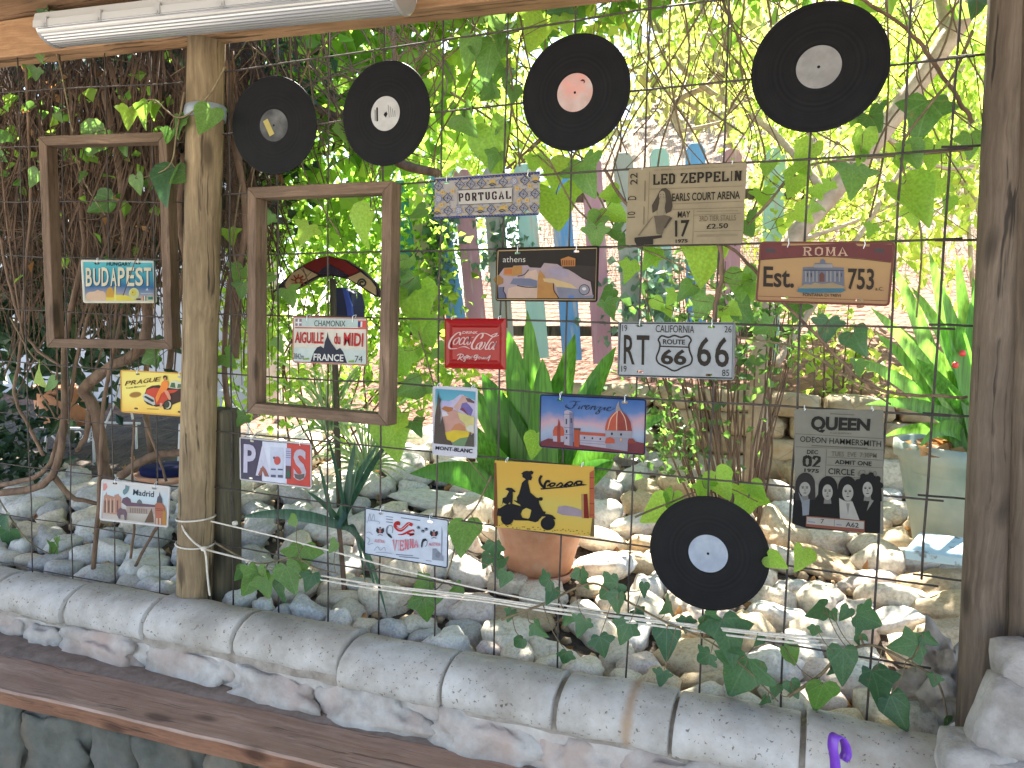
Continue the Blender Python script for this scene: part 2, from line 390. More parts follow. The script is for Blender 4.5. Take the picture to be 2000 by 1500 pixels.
# mortar core between and beneath the coping blocks
b = MB(); V = []; F = []
NS = 220
mp_ = [(-.15, -.6), (-.155, -.5), (-.16, -.42), (-.155, -.35), (-.162, -.29), (-.158, -.23), (-.164, -.17), (-.16, -.12), (-.166, -.075), (-.168, -.04), (-.166, -.01), (-.152, .012), (-.126, .028), (-.1, .036), (-.067, .036), (-.038, .027), (-.016, .01), (-.006, -.1), (-.006, -.5)]
for j in range(NS + 1):
    x = JX[0] + (JX[-1] - JX[0]) * j / NS
    for (py_, pz_) in mp_:
        V.append((x, wallY(x) + py_ + (.016 * noise.noise(Vector((x * 4, pz_ * 7, 8))) + .012 * noise.noise(Vector((x * 13, pz_ * 13, 3))) if pz_ < -.07 else 0) + .008 * noise.noise(Vector((x * 9, pz_ * 9, 1))), wallZ(x) - .04 + pz_ + .006 * noise.noise(Vector((x * 14, py_ * 9, 2)))))
m_ = len(mp_)
for j in range(NS):
    for k in range(m_ - 1): F.append((j*m_+k, (j+1)*m_+k, (j+1)*m_+k+1, j*m_+k+1))
b.add(V, F); b.m = [b.mi(M['mortar'] if mp_[k][1] > -.09 else M['rubble']) for j in range(NS) for k in range(m_ - 1)]; b.build('mortar_core', None, wall, smooth=True)
# rubble stones of the face below the coping
def lump(seed, sx, sy, sz, sub=3, amp=.16, fac=1.4, boxy=.45):
    import bmesh
    bm = bmesh.new(); bmesh.ops.create_icosphere(bm, subdivisions=sub, radius=1)
    for v in bm.verts:
        p = v.co.copy()
        mx_ = max(abs(p.x), abs(p.y), abs(p.z))
        q = p.lerp(p / mx_ * .85, boxy)
        d = 1 + amp * noise.noise(p * fac + Vector((seed * 7.3, seed * 1.7, seed))) + amp * .35 * noise.noise(p * fac * 2.6 + Vector((seed, 3, seed * 2.1)))
        q = q * d
        v.co = Vector((q.x * sx, q.y * sy, q.z * sz))
    me = bpy.data.meshes.new('stone'); bm.to_mesh(me); bm.free()
    me.polygons.foreach_set('use_smooth', [True] * len(me.polygons))
    return me
x = JX[0]; k = 0
while x < JX[-1]:
    wd = rnd.uniform(.2, .42); hh = rnd.uniform(.16, .21)
    me = lump(100 + k, wd * .5, .055, hh * .5, amp=.4, boxy=.35, sub=4, fac=2.2); me.materials.append(M['rubble'])
    link('stone', me, wall, (x + wd / 2, wallY(x) - .136 + rnd.uniform(-.014, .008), wallZ(x) - .19 + rnd.uniform(-.02, .02)), (0, rnd.uniform(-.08, .08), 0))
    x += wd * .94; k += 1
x = JX[0]
while x < JX[-1]:
    wd = rnd.uniform(.22, .45)
    me = lump(200 + k, wd * .52, .06, .13, amp=.4, boxy=.4, sub=4, fac=2.2); me.materials.append(M['rubble'])
    link('stone', me, wall, (x + wd / 2, wallY(x) - .125, wallZ(x) - .40), (0, rnd.uniform(-.08, .08), 0))
    x += wd * .94; k += 1

# ------------------------------------------------------------------ bench
BZ = .30
pb0 = unz(0, 1276, BZ); pb1 = unz(1040, 1500, BZ); pf0 = unz(0, 1348, BZ); pf1 = unz(595, 1475, BZ)
ang = atan2(pb1.y - pb0.y, pb1.x - pb0.x)
bench = empty('plank_bench', (pb0.x, pb0.y, 0), (0, 0, ang), 'long worn brown plank bench built against the low wall', 'bench')
dep = .18
def plank_mesh(x0, x1, y0, y1, z0, z1, seed, nx=60):
    bb = MB(); V = []; F = []
    sec = [(y0, z0), (y0, z1 - .006), (y0 + .006, z1), ((y0 * 2 + y1) / 3, z1 - .002), ((y0 + 2 * y1) / 3, z1 - .001), (y1 - .004, z1), (y1, z1 - .004), (y1, z0)]
    for j in range(nx + 1):
        xx = x0 + (x1 - x0) * j / nx
        for (yy, zz) in sec:
            q = Vector((xx * 4, yy * 9, zz * 9 + seed))
            V.append((xx, yy + .0045 * noise.noise(q), zz + .003 * noise.noise(q * 2.1)))
    m_ = len(sec); mi_ = []
    for j in range(nx):
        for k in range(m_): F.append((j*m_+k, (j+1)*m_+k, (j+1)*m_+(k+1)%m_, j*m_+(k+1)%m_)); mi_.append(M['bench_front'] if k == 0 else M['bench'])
    F.append(tuple(range(m_))); F.append(tuple(reversed([nx*m_+k for k in range(m_)])))
    mi_ += [M['bench']] * 2
    bb.add(V, F); bb.m = [bb.mi(q) for q in mi_]; return bb
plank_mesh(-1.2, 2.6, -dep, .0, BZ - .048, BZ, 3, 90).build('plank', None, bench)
# mortar fillet between plank and wall
b = MB(); V = []; F = []
for j in range(71):
    xx = -1.2 + 3.8 * j / 70
    nn = noise.noise(Vector((xx * 3.2, 2, 9)))
    yb = .04 + .06 * max(0, nn + .25) + .012 * noise.noise(Vector((xx * 11, 0, 1)))
    V += [(xx, -.02, BZ - .012), (xx, .006, BZ + .001), (xx, yb * .6 + .012, BZ + .006 + .01 * max(0, nn)), (xx, yb + .05, BZ + .002 + .008 * nn), (xx, yb + .2, BZ - .012)]
for j in range(70):
    for k in range(4): F.append((j*5+k, (j+1)*5+k, (j+1)*5+k+1, j*5+k+1))
b.add(V, F); b.build('mortar_fillet', mat('brown_mortar', (.17, .125, .095), .9, (.26, .2, .16), scale=20, bump=.4), bench, smooth=True)
M['basestone'] = mat('bench_base_stone', (.075, .072, .052), .9, (.17, .155, .12), scale=7, bump=.7, bscale=24, third=(.17, .11, .06), tscale=3, tpos=(.5, .7), rnd=.18)  # stone darkened: shade under the plank is put into the colour
xx = -1.2; k = 0
while xx < 2.5:
    wd = rnd.uniform(.14, .3)
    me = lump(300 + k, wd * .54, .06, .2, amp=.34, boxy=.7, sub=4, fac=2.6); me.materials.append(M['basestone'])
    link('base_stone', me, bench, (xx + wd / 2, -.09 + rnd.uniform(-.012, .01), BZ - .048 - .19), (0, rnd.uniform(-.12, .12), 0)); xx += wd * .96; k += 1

# ------------------------------------------------------------------ posts
def post(name, p_top, p_bot, r, mt, label, seed, n=20, lean=None, ov=1.0):
    b = MB(); V = []; F = []; NR = 40
    for j in range(NR + 1):
        t = j / NR; p = Vector(p_bot).lerp(Vector(p_top), t)
        rr = r * (1 + .03 * noise.noise(Vector((t * 3, seed, 0))))
        for k in range(n):
            a = 2 * pi * k / n
            q = 1 + .045 * noise.noise(Vector((cos(a) * 1.2 + seed, sin(a) * 1.2, t * 1.5))) + .02 * noise.noise(Vector((cos(a) * 4 + seed, sin(a) * 4, t * 4)))
            V.append((p.x + rr * q * cos(a), p.y + rr * q * sin(a) * ov, p.z))
    for j in range(NR):
        for k in range(n): F.append((j*n+k, j*n+(k+1)%n, (j+1)*n+(k+1)%n, (j+1)*n+k))
    F.append(tuple(reversed(range(n)))); F.append(tuple(NR*n+k for k in range(n)))
    b.add([tuple(Vector(v) - Vector(p_bot)) for v in V], F)
    o = b.build(name, mt, None, p_bot, smooth=True)
    return tag(o, label, 'post')
pl_t = un(404, 85, -.03); pl_b = un(379, 1165, -.03)
d = (pl_t - pl_b) / (pl_t.z - pl_b.z)
LPT = pl_b + d * (2.47 - pl_b.z); LPB = pl_b + d * (.40 - pl_b.z)
post('timber_post', LPT, LPB, .059, M['post'], 'round pale timber post holding the beam, tied with white cord', 1)
pr_t = un(1984, 0, -.02); pr_b = un(1924, 1300, -.02)
d = (pr_t - pr_b) / (pr_t.z - pr_b.z)
RPT = pr_b + d * (2.47 - pr_b.z); RPB = pr_b + d * (.52 - pr_b.z)
post('timber_post', RPT, RPB, .052, M['post_grey'], 'thick dark grey timber post at the end of the mesh', 7)
q0 = un(446, 800, .07); q1 = un(434, 1160, .07)
b = MB()
b.box((0, 0, .2), (.105, .1, .42)); 
o = b.build('timber_stub_post', M['post_back'], None, (q1.x, q1.y, q1.z - .02)); bevel(o, .012, 3)
o.scale = (1, 1, (q0.z - q1.z + .04) / .42); tag(o, 'short dark timber stub standing behind the cord-tied post', 'post')
q1 = un(2020, 1290, -.06); q0 = un(2050, 0, -.06)
post('timber_post', q1 + (q0 - q1) * 1.2, q1 - Vector((0, 0, .1)), .05, M['post_grey'], 'second grey timber post showing at the right border of the photo', 12)
# stone pier that carries the end posts
pier = empty('stone_pier', (2.08, -.1, 0), label='rough pale stone pier at the foot of the dark grey post', cat='pier')
PIERM = mat('pier_masonry', (.2, .18, .16), .95, (.36, .34, .315), scale=9, bump=.8, bscale=40, third=(.46, .44, .41), tscale=5, tpos=(.5, .7))
PQ = [(un(1958, 1425, -.19), .062, .07, .13), (un(2015, 1390, -.16), .07, .08, .17), (un(1915, 1500, -.2), .085, .08, .075), (un(2000, 1560, -.2), .14, .1, .12), (un(1960, 1680, -.18), .2, .1, .16)]
for k, (q_, sx, sy, sz) in enumerate(PQ):
    dx, dy, dz = q_ - Vector((2.08, -.1, 0))
    me = lump(400 + k, sx, sy, sz, amp=.14, boxy=.5, sub=4, fac=1.3); me.materials.append(PIERM)
    link('stone', me, pier, (dx, dy, dz), (0, rnd.uniform(-.2, .2) + (.35 if k == 0 else 0), 0))

# ------------------------------------------------------------------ roof, beam, lamp
bl = un(0, 112, -.09); br = un(955, 2, -.09)
bd = (br - bl).normalized()
beam = MB(); L_ = 4.6
beam.box((L_/2 - 1.2, 0, .065), (L_, .09, .13))
o = beam.build('roof_beam', M['beam'], None, (bl.x, -.045, bl.z)); bevel(o, .004)
o.rotation_euler = (0, -atan2(bd.z, bd.x), 0)
tag(o, 'orange pine roof beam resting on the timber posts', 'beam')
roof = empty('roof', (0, 0, 2.575), label='board roof covering the seating area above the bench', cat='roof')
for k in range(14):
    b = MB(); b.box((0, 0, 0), (7.5, .178, .022))
    bevel(b.build('plank', M['roof'], roof, (.3, .02 - .18 * k, .006 * rnd.random())), .003, 1)
# fluorescent batten in front of the beam
LY = -.24
pa = un(103, 88, LY); pz = un(787, 22, LY)
lamp = empty('fluorescent_lamp', pa, (0, -atan2(pz.z - pa.z, pz.x - pa.x), 0), 'long unlit fluorescent batten with clear ribbed cover below the roof', 'lamp')
LL = (pz - pa).length
def extr(prof, x0, x1, m, name, parent, smooth=False):
    b = MB(); V = [(x0, y, z) for y, z in prof] + [(x1, y, z) for y, z in prof]; n = len(prof)
    b.add(V, [(k, k + n, (k + 1) % n + n, (k + 1) % n) for k in range(n)] + [tuple(range(n)), tuple(reversed(range(n, 2*n)))])
    return b.build(name, m, parent, smooth=smooth)
pf = []
for k in range(37):                       # ribbed curved cover
    a = pi + pi * k / 36
    rr = 1 + (.03 if k % 2 else 0)
    pf.append((.062 * cos(a) * rr, .048 + .05 * sin(a) * rr * (1 if True else 1)))
gm, N, L, P = nt('ribbed_clear_plastic')
P.inputs['Base Color'].default_value = (.33, .325, .32, 1); P.inputs['Roughness'].default_value = .25; P.inputs['Specular IOR Level'].default_value = .7
P.inputs['Metallic'].default_value = .35
extr(pf, .012, LL - .012, gm, 'cover', lamp)
hm = mat('lamp_housing_grey', (.4, .395, .385), .45)
extr([(-.066, .046), (.066, .046), (.06, .075), (.03, .088), (-.03, .088), (-.06, .075)], 0, LL, hm, 'housing', lamp)
extr([(-.069, .03), (-.063, .03), (-.063, .05), (-.069, .05)], .004, LL - .004, hm, 'gasket', lamp)
for k in range(2):
    b = MB(); b.lathe([(0, 0), (.06, 0), (.063, .008), (.058, .014), (0, .016)], 24)
    e = b.build('end_cap', gm, lamp, ((.012 if k else LL - .012), 0, .046), (0, pi/2 * (-1 if k else 1), 0)); e.scale = (.85, 1, 1)
clip = MB(); clip.box((0, 0, 0), (.022, .006, .03)); clip.box((0, -.004, -.012), (.012, .006, .008)); cme = clip.mesh('clip', mat('steel_clip', (.42, .42, .42), .4, metal=.3))
for k in range(6): link('clip', cme, lamp, (.06 + k * (LL - .12) / 5, -.07, .042))
tb = MB(); tb.tube([(.03, 0, .046), (LL - .03, 0, .046)], .013, 12); tb.build('tube', mat('tube_glass', (.82, .82, .8), .3), lamp, smooth=True)

# ------------------------------------------------------------------ wire mesh
rw = random.Random(8)
def wire_path(a, b_, wob, n=10, sd=0):
    a = Vector(a); b_ = Vector(b_)
    return [a.lerp(b_, i / n) + Vector((noise.noise(Vector((sd, i * .7, 0))), noise.noise(Vector((sd, i * .7, 9))), noise.noise(Vector((sd, i * .7, 20))))) * wob for i in range(n + 1)]
def put_wires(root, lst, r):
    for k, (a, b_, wob) in enumerate(lst):
        bb = MB(); pp = wire_path(a, b_, wob, 12, k * 3.7 + len(root.name)); o_ = Vector(a)
        bb.tube([p - o_ for p in pp], r, 6); bb.build('wire', M['wire'], root, o_, smooth=True)
mesh1 = empty('wire_mesh_panel', (0, 0, 0), label='large rusty square wire mesh between the two timber posts', cat='wire mesh')
ws = []
for j in range(-1, 8):
    zz = 2.1 - .2 * j
    ws.append(((-.33, 0, zz), (1.93, 0, zz), .006))
for i in range(-1, 10):
    xx = .2 * i; zb = .46
    ws.append(((xx, .008, zb), (xx, .008, 2.46), .006))
put_wires(mesh1, ws, .0028)
mesh2 = empty('wire_mesh_panel', (1.9, .03, 0), label='narrow overlapping wire mesh strip fixed to the dark grey post', cat='wire mesh')
ws = []
for zz in (2.112, 1.912, 1.702, 1.508, 1.300, 1.106, .912): ws.append(((-.02, 0, zz), (.42, 0.02, zz - .002), .003))
for xx in (.0, .2, .4): ws.append(((xx, .006, .9), (xx, .006, 2.3), .003))
put_wires(mesh2, ws, .0028)
# mesh left of the post: turned towards the viewer, hanging a little high
mesh3 = empty('wire_mesh_panel', (-.36, .0, 0), (0, 0, radians(6)), 'older thin wire mesh reaching from the cord-tied post into the ivy thicket', 'wire mesh')
ws = []
for j in range(-1, 9):
    zz = 2.085 - .2 * j
    ws.append(((-1.9, 0, zz + .05), (.0, 0, zz), .006))
for i in range(1, 10):
    ws.append(((-.2 * i + .03, .008, .42), (-.2 * i + .03, .008, 2.45), .008))
put_wires(mesh3, ws, .0023)
# ------------------------------------------------------------------ signs: plates of tin with flat print
import bmesh
def lin(v):
    v /= 255.0
    return v / 12.92 if v <= .04045 else ((v + .055) / 1.055) ** 2.4
_pm = {}
def pm(r, g, b_, rough=.5, k=1.0):
    key = (r, g, b_, rough)
    if key not in _pm:
        c = (lin(r) * k * .6, lin(g) * k * .6, lin(b_) * k * .6)
        _pm[key] = mat('print_%d_%d_%d' % (r, g, b_), c, rough, mul(c, .8), scale=26, contrast=(.42, .78), spec=.12)
    return _pm[key]
def gradprint(name, stops, z0, z1, nscale=14, namt=.12, axis=2, rough=.38):
    m, N, L, P = nt(name); P.inputs['Roughness'].default_value = rough; P.inputs['Specular IOR Level'].default_value = .15
    tc = N.new('ShaderNodeTexCoord'); sp = N.new('ShaderNodeSeparateXYZ'); L.new(tc.outputs['Object'], sp.inputs[0])
    nz = N.new('ShaderNodeTexNoise'); nz.inputs['Scale'].default_value = nscale; nz.inputs['Detail'].default_value = 5; L.new(tc.outputs['Object'], nz.inputs['Vector'])
    mr = N.new('ShaderNodeMapRange'); mr.inputs[1].default_value = z1; mr.inputs[2].default_value = z0; L.new(sp.outputs[axis], mr.inputs[0])
    ma = N.new('ShaderNodeMath'); ma.operation = 'MULTIPLY_ADD'; ma.inputs[1].default_value = namt * 2; 
    sb = N.new('ShaderNodeMath'); sb.operation = 'SUBTRACT'; sb.inputs[1].default_value = .5; L.new(nz.outputs[0], sb.inputs[0])
    L.new(sb.outputs[0], ma.inputs[0]); L.new(mr.outputs[0], ma.inputs[2])
    cr = N.new('ShaderNodeValToRGB'); e = cr.color_ramp.elements
    while len(e) < len(stops): e.new(.5)
    for i, (p, c) in enumerate(stops): e[i].position = p; e[i].color = (lin(c[0]) * .6, lin(c[1]) * .6, lin(c[2]) * .6, 1)
    L.new(ma.outputs[0], cr.inputs[0]); L.new(cr.outputs[0], P.inputs['Base Color'])
    return m
_tcache = {}
def text_geo(s, bold=0.0):
    if (s, bold) in _tcache: return _tcache[(s, bold)]
    cu = bpy.data.curves.new('t', 'FONT'); cu.body = s; cu.resolution_u = 3; cu.offset = bold; cu.fill_mode = 'FRONT'
    o = bpy.data.objects.new('t', cu); C.objects.link(o)
    bpy.context.view_layer.update()
    dg = bpy.context.evaluated_depsgraph_get(); me = o.evaluated_get(dg).to_mesh()
    V = [(v.co.x, v.co.y) for v in me.vertices]; F = [tuple(p.vertices) for p in me.polygons]
    o.evaluated_get(dg).to_mesh_clear(); bpy.data.objects.remove(o); bpy.data.curves.remove(cu)
    x0 = min(v[0] for v in V); x1 = max(v[0] for v in V); y0 = min(v[1] for v in V); y1 = max(v[1] for v in V)
    V = [((x - x0) / (x1 - x0), (y - y0) / (y1 - y0)) for x, y in V]
    _tcache[(s, bold)] = (V, F); return V, F
# slab letters: strokes in a unit box, thick uprights, thin bars, little feet
SL = {'L': [((.22, 0), (.22, 1)), ((.22, .05), (.95, .05)), ((.92, 0), (.92, .3))], 'E': [((.22, 0), (.22, 1)), ((.22, .05), (.95, .05)), ((.22, .95), (.92, .95)), ((.22, .5), (.7, .5)), ((.92, 0), (.92, .28)), ((.9, .75), (.9, 1)), ((.7, .38), (.7, .62))],
      'D': [((.22, 0), (.22, 1)), ((.1, .95), (.6, .95), (.84, .8), (.84, .2), (.6, .05), (.1, .05))], 'Z': [((.1, .95), (.9, .95), (.12, .05), (.92, .05)), ((.1, .72), (.1, 1)), ((.92, 0), (.92, .28))],
      'P': [((.22, 0), (.22, 1)), ((.1, .95), (.68, .95), (.88, .82), (.88, .62), (.68, .48), (.22, .48))], 'I': [((.5, 0), (.5, 1))], 'N': [((.2, 0), (.2, 1)), ((.2, 1), (.82, 0)), ((.82, 0), (.82, 1))],
      'O': [((.5, .97), (.84, .8), (.86, .5), (.84, .2), (.5, .03), (.16, .2), (.14, .5), (.16, .8), (.5, .97))], 'R': [((.22, 0), (.22, 1)), ((.1, .95), (.66, .95), (.86, .82), (.86, .64), (.66, .5), (.22, .5)), ((.55, .5), (.86, 0))],
      'T': [((.5, 0), (.5, 1)), ((.08, .95), (.92, .95)), ((.08, .72), (.08, 1)), ((.92, .72), (.92, 1))], 'U': [((.2, 1), (.2, .22), (.5, .03), (.8, .22), (.8, 1))], 'G': [((.88, .72), (.8, .9), (.5, .97), (.16, .8), (.14, .5), (.16, .2), (.5, .03), (.84, .14), (.84, .42), (.58, .42))],
      'A': [((.1, 0), (.5, 1), (.9, 0)), ((.24, .32), (.76, .32))], 'M': [((.12, 0), (.12, 1)), ((.12, .98), (.5, .2), (.88, .98)), ((.88, 0), (.88, 1))], 'V': [((.1, 1), (.5, 0), (.9, 1))], '0': [((.5, .97), (.84, .8), (.86, .5), (.84, .2), (.5, .03), (.16, .2), (.14, .5), (.16, .8), (.5, .97))], '2': [((.12, .72), (.2, .92), (.5, .98), (.8, .85), (.8, .65), (.14, .06), (.9, .06))]}
def seg_poly(pts, wf, n=1):
    """ribbon quads along a 2-D polyline, wf(dx,dy,t) gives half width"""
    V = []; F = []; T = len(pts) - 1
    for i, p in enumerate(pts):
        a = pts[max(i-1, 0)]; b_ = pts[min(i+1, T)]
        dx, dy = b_[0]-a[0], b_[1]-a[1]; l = sqrt(dx*dx+dy*dy) or 1e-9; dx /= l; dy /= l
        h = wf(dx, dy, i / max(T, 1))
        V += [(p[0]-dy*h, p[1]+dx*h), (p[0]+dy*h, p[1]-dx*h)]
    for i in range(T): F.append((2*i, 2*i+1, 2*i+3, 2*i+2))
    return V, F
class Sign:
    def __init__(s, name, label, cat, W, H, corners, crop, base, rim=None, rimw=.006, rad=.008, Y=-.016, yaw=0, slots=(), group=None, hung=True, depth=.0012):
        s.W, s.H = W, H
        P = [un(x, y, Y) for x, y in corners]
        if yaw:
            Lm = (P[0] + P[3]) / 2; Rm = (P[1] + P[2]) / 2
            hL = (P[0] - P[3]).length; hR = (P[1] - P[2]).length
            Lm = CAM + (Lm - CAM) * (H / hL) if yaw is True else Lm; Rm = CAM + (Rm - CAM) * (H / hR)
            if yaw is not True:                      # given turn: keep the right edge, swing the other
                Rm = (P[1] + P[2]) / 2
                Lm = Rm + Vector((-W * cos(yaw), -W * sin(yaw), (Lm - Rm).z))
            c = (Lm + Rm) / 2; ax = (Rm - Lm).normalized(); W = s.W = min(W, (Rm - Lm).length)
        else:
            c = (P[0] + P[1] + P[2] + P[3]) / 4; ax = ((P[1] - P[0]) + (P[2] - P[3])); ax.y = 0; ax.normalize()
        nrm = ax.cross(Vector((0, 0, 1))).normalized(); upv = nrm.cross(ax).normalized()   # nrm points to -Y
        s.M = Matrix((ax, -nrm, upv)).transposed().to_4x4(); s.M.translation = c
        s.Mi = s.M.inverted(); s.c = c
        s.root = empty(name, label=label, cat=cat, group=group); s.root.matrix_world = s.M
        s.ox, s.oy, s.sc = crop; s.layer = 0; s.parts = {}
        # plate with real slot holes
        bm = bmesh.new(); edges = []
        def loop(pts):
            vs = [bm.verts.new((x, 0, z)) for x, z in pts]; edges.extend(bm.edges.new((vs[i], vs[(i+1) % len(vs)])) for i in range(len(vs)))
        s.outl = s.rrect(W/2, H/2, rad); loop(s.outl)
        s.slots = [s.T([q])[0] for q in slots]
        for (x, z) in s.slots: loop([(x + a, z + b_) for a, b_ in s.rrect(.0085, .0032, .003, 3)])
        bmesh.ops.triangle_fill(bm, use_beauty=True, use_dissolve=False, edges=edges)
        for v in bm.verts:
            v.co.y += .0016 * noise.noise(Vector((v.co.x * 12 + c.x * 9, v.co.z * 12, 3)))
        me = bpy.data.meshes.new('plate'); bm.to_mesh(me); bm.free(); me.materials.append(base)
        o = link('plate', me, s.root); md = o.modifiers.new('thick', 'SOLIDIFY'); md.thickness = depth; md.offset = 0
        if rim:
            b = MB(); a = s.rrect(W/2 - .0006, H/2 - .0006, rad); i_ = s.rrect(W/2 - rimw, H/2 - rimw, max(rad - rimw, .002)); n = len(a)
            V = [(x, -.0012, z) for x, z in a] + [((x + x2) / 2, -.0042, (z + z2) / 2) for (x, z), (x2, z2) in zip(a, i_)] + [(x, -.0014, z) for x, z in i_]
            b.add(V, [(k, (k+1) % n, n + (k+1) % n, n + k) for k in range(n)] + [(n+k, n+(k+1) % n, 2*n+(k+1) % n, 2*n+k) for k in range(n)])
            b.build('rim', rim, s.root, smooth=True)
        if hung:
            for q in s.slots[:2] if len(s.slots) > 1 else ((-W*.38, H/2-.004), (W*.38, H/2-.004)):
                bb = MB(); z = q[1]; zt = H / 2 + .004
                bb.tube(crom([(q[0], .003, z), (q[0], -.004, z + .002), (q[0] + .002, -.006, (z+zt)/2), (q[0], -.002, zt), (q[0], .016, zt + .004), (q[0] - .001, .01, zt - .006)], 3), .0011, 5)
                bb.build('hanging_tie', M['tie'], s.root)
    def rrect(s, w_, h_, r, n=4):
        out = []
        for cx, cz, a0 in ((w_-r, h_-r, 0), (-w_+r, h_-r, pi/2), (-w_+r, -h_+r, pi), (w_-r, -h_+r, 3*pi/2)):
            for k in range(n + 1): a = a0 + pi/2*k/n; out.append((cx + r*cos(a), cz + r*sin(a)))
        return out
    def T(s, pts):
        out = []; nrm = s.M.to_3x3() @ Vector((0, 1, 0))
        for (x, y) in pts:
            d = ray(s.ox + x / s.sc, s.oy + y / s.sc); t = (s.c - CAM).dot(nrm) / d.dot(nrm)
            p = s.Mi @ (CAM + d * t); out.append((p.x, p.z))
        return out
    def y(s, l): return -.0012 - .00035 * l
    def put(s, V2, F, m, part, l):
        b = s.parts.setdefault(part, MB()); s.cnt = getattr(s, 'cnt', 0) + 1; yy = s.y(l) - 3e-6 * s.cnt
        b.add([(x, yy, z) for x, z in V2], F, m)
    def poly(s, pts, m, part='picture', l=1, local=False):
        P2 = pts if local else s.T(pts); part = part + '#%d' % len(s.parts) if part == 'picture' else part; s.put(P2, [tuple(range(len(P2)))], m, part, l)
    def ell(s, cx, cy_, rx, ry, m, part='picture', l=1, rot=0, n=20):
        s.poly([(cx + rx*cos(2*pi*k/n)*cos(rot) - ry*sin(2*pi*k/n)*sin(rot), cy_ + rx*cos(2*pi*k/n)*sin(rot) + ry*sin(2*pi*k/n)*cos(rot)) for k in range(n)], m, part, l)
    def text(s, t, quad, m, bold=0.0, part='lettering', l=4):
        V, F = text_geo(t, bold); Q = s.T(quad)
        out = []
        for u, v in V:                       # quad: TL TR BR BL
            a = (Q[0][0]*(1-u)+Q[1][0]*u, Q[0][1]*(1-u)+Q[1][1]*u); b_ = (Q[3][0]*(1-u)+Q[2][0]*u, Q[3][1]*(1-u)+Q[2][1]*u)
            out.append((a[0]*v+b_[0]*(1-v), a[1]*v+b_[1]*(1-v)))
        s.put(out, F, m, part + '#' + t + str(quad[0]), l)
    def slab(s, t, quad, m, thick=.13, thin=.055, serif=.16, part='lettering', l=4, gap=.16):
        Q = s.T(quad); n = len(t); wsum = sum(.45 if ch in ' I' else 1.0 for ch in t) + gap * (n - 1); x = 0
        def mp(u, v):
            a = (Q[0][0]*(1-u)+Q[1][0]*u, Q[0][1]*(1-u)+Q[1][1]*u); b_ = (Q[3][0]*(1-u)+Q[2][0]*u, Q[3][1]*(1-u)+Q[2][1]*u)
            return (a[0]*v+b_[0]*(1-v), a[1]*v+b_[1]*(1-v))
        k = 0
        for ch in t:
            cw = .45 if ch in ' I' else 1.0
            for st in SL.get(ch, []):
                V, F = seg_poly(list(st), lambda dx, dy, tt: thick * abs(dy) + thin * abs(dx))
                s.put([mp((x + vx * cw) / wsum, vy) for vx, vy in V], F, m, part, l + .02 * (k % 7)); k += 1
                for (ex, ey) in (st[0], st[-1]):
                    if ey in (0, 1) and ch not in 'EZT' or (ch in 'ET' and ex in (.22, .5) and ey in (0, 1)):
                        yy = max(.04, min(.96, ey)); h = .04
                        q = [(ex - serif - .06, yy - h), (ex + serif + .06, yy - h), (ex + serif + .06, yy + h), (ex - serif - .06, yy + h)]
                        s.put([mp((x + min(max(a, -.06), 1.06) * cw) / wsum, v) for a, v in q], [(0, 1, 2, 3)], m, part, l + .02 * (k % 7)); k += 1
            x += cw + gap
    def stroke(s, pts, w0, m, part='lettering', l=4, w1=None, slant=None, sm=5, taper=False):
        P2 = [(v.x, v.y) for v in crom([(x, y_, 0) for x, y_ in pts], sm)]
        w1 = w0 if w1 is None else w1
        def wf(dx, dy, t):
            h = w0 + (w1 - w0) * t
            if slant is not None: h = w0 * (.28 + .72 * abs(dy * cos(slant) + dx * sin(slant)))
            if taper: h *= .25 + .75 * sin(pi * min(max(t, .02), .98))
            return h
        V, F = seg_poly(P2, wf); s.put(s.T(V), F, m, part, l)
    def line(s, a, b_, w_, m, part='rule_lines', l=2): s.stroke([a, b_], w_, m, part, l)
    def done(s):
        for part, b in s.parts.items(): 
            o = b.build(part.split('#')[0], None, s.root)
            if part in ('tile_pattern', 'border_scroll', 'small_print', 'sand_specks', 'line_drawings'): o['kind'] = 'stuff'

BLK = pm(28, 28, 30); INK = pm(52, 46, 38); WHT = pm(232, 232, 230)
GP = 'souvenir plates hung on the mesh'

# --- blue plate BUDAPEST
cor = [(158, 507), (305, 509), (305, 592), (162, 592)]
S = Sign('plate_sign', 'teal souvenir plate reading HUNGARY BUDAPEST hung in the empty frame beside the post', 'sign', .30, .15, cor, (150, 500, 12.12), gradprint('budapest_print', [(0, (95, 190, 195)), (.4, (60, 150, 170)), (.62, (50, 105, 150)), (.8, (150, 150, 165)), (1, (228, 205, 140))], -.075, .075, 9, .2), pm(225, 225, 210), .008, yaw=True, slots=[(480, 180), (1450, 175), (505, 1018), (1465, 1022)], group=GP)
S.text('HUNGARY', [(712, 145), (1290, 145), (1280, 235), (708, 235)], pm(15, 25, 35), .02)
cr_ = pm(232, 222, 190); dk = pm(40, 80, 105)
for (ch, x0, x1, y0, y1) in (('B', 215, 362, 280, 720), ('U', 395, 560, 290, 705), ('D', 590, 757, 270, 715), ('A', 800, 945, 280, 715), ('P', 975, 1140, 270, 715), ('E', 1180, 1365, 270, 715), ('S', 1390, 1570, 270, 710), ('T', 1590, 1765, 275, 710)):
    S.text(ch, [(x0 + 22, y0 + 14), (x1 + 22, y0 + 14), (x1 + 22, y1 + 14), (x0 + 22, y1 + 14)], dk, .02, 'letter_shadow', 3)
    S.text(ch, [(x0, y0), (x1, y0), (x1, y1), (x0, y1)], cr_, .02)
S.poly([(230, 1075), (225, 900), (300, 850), (430, 840), (500, 800), (560, 830), (620, 830), (680, 880), (700, 1075)], pm(222, 190, 160), l=1)
S.poly([(700, 980), (700, 850), (730, 770), (790, 730), (850, 770), (880, 850), (880, 980)], pm(205, 160, 70), l=2)
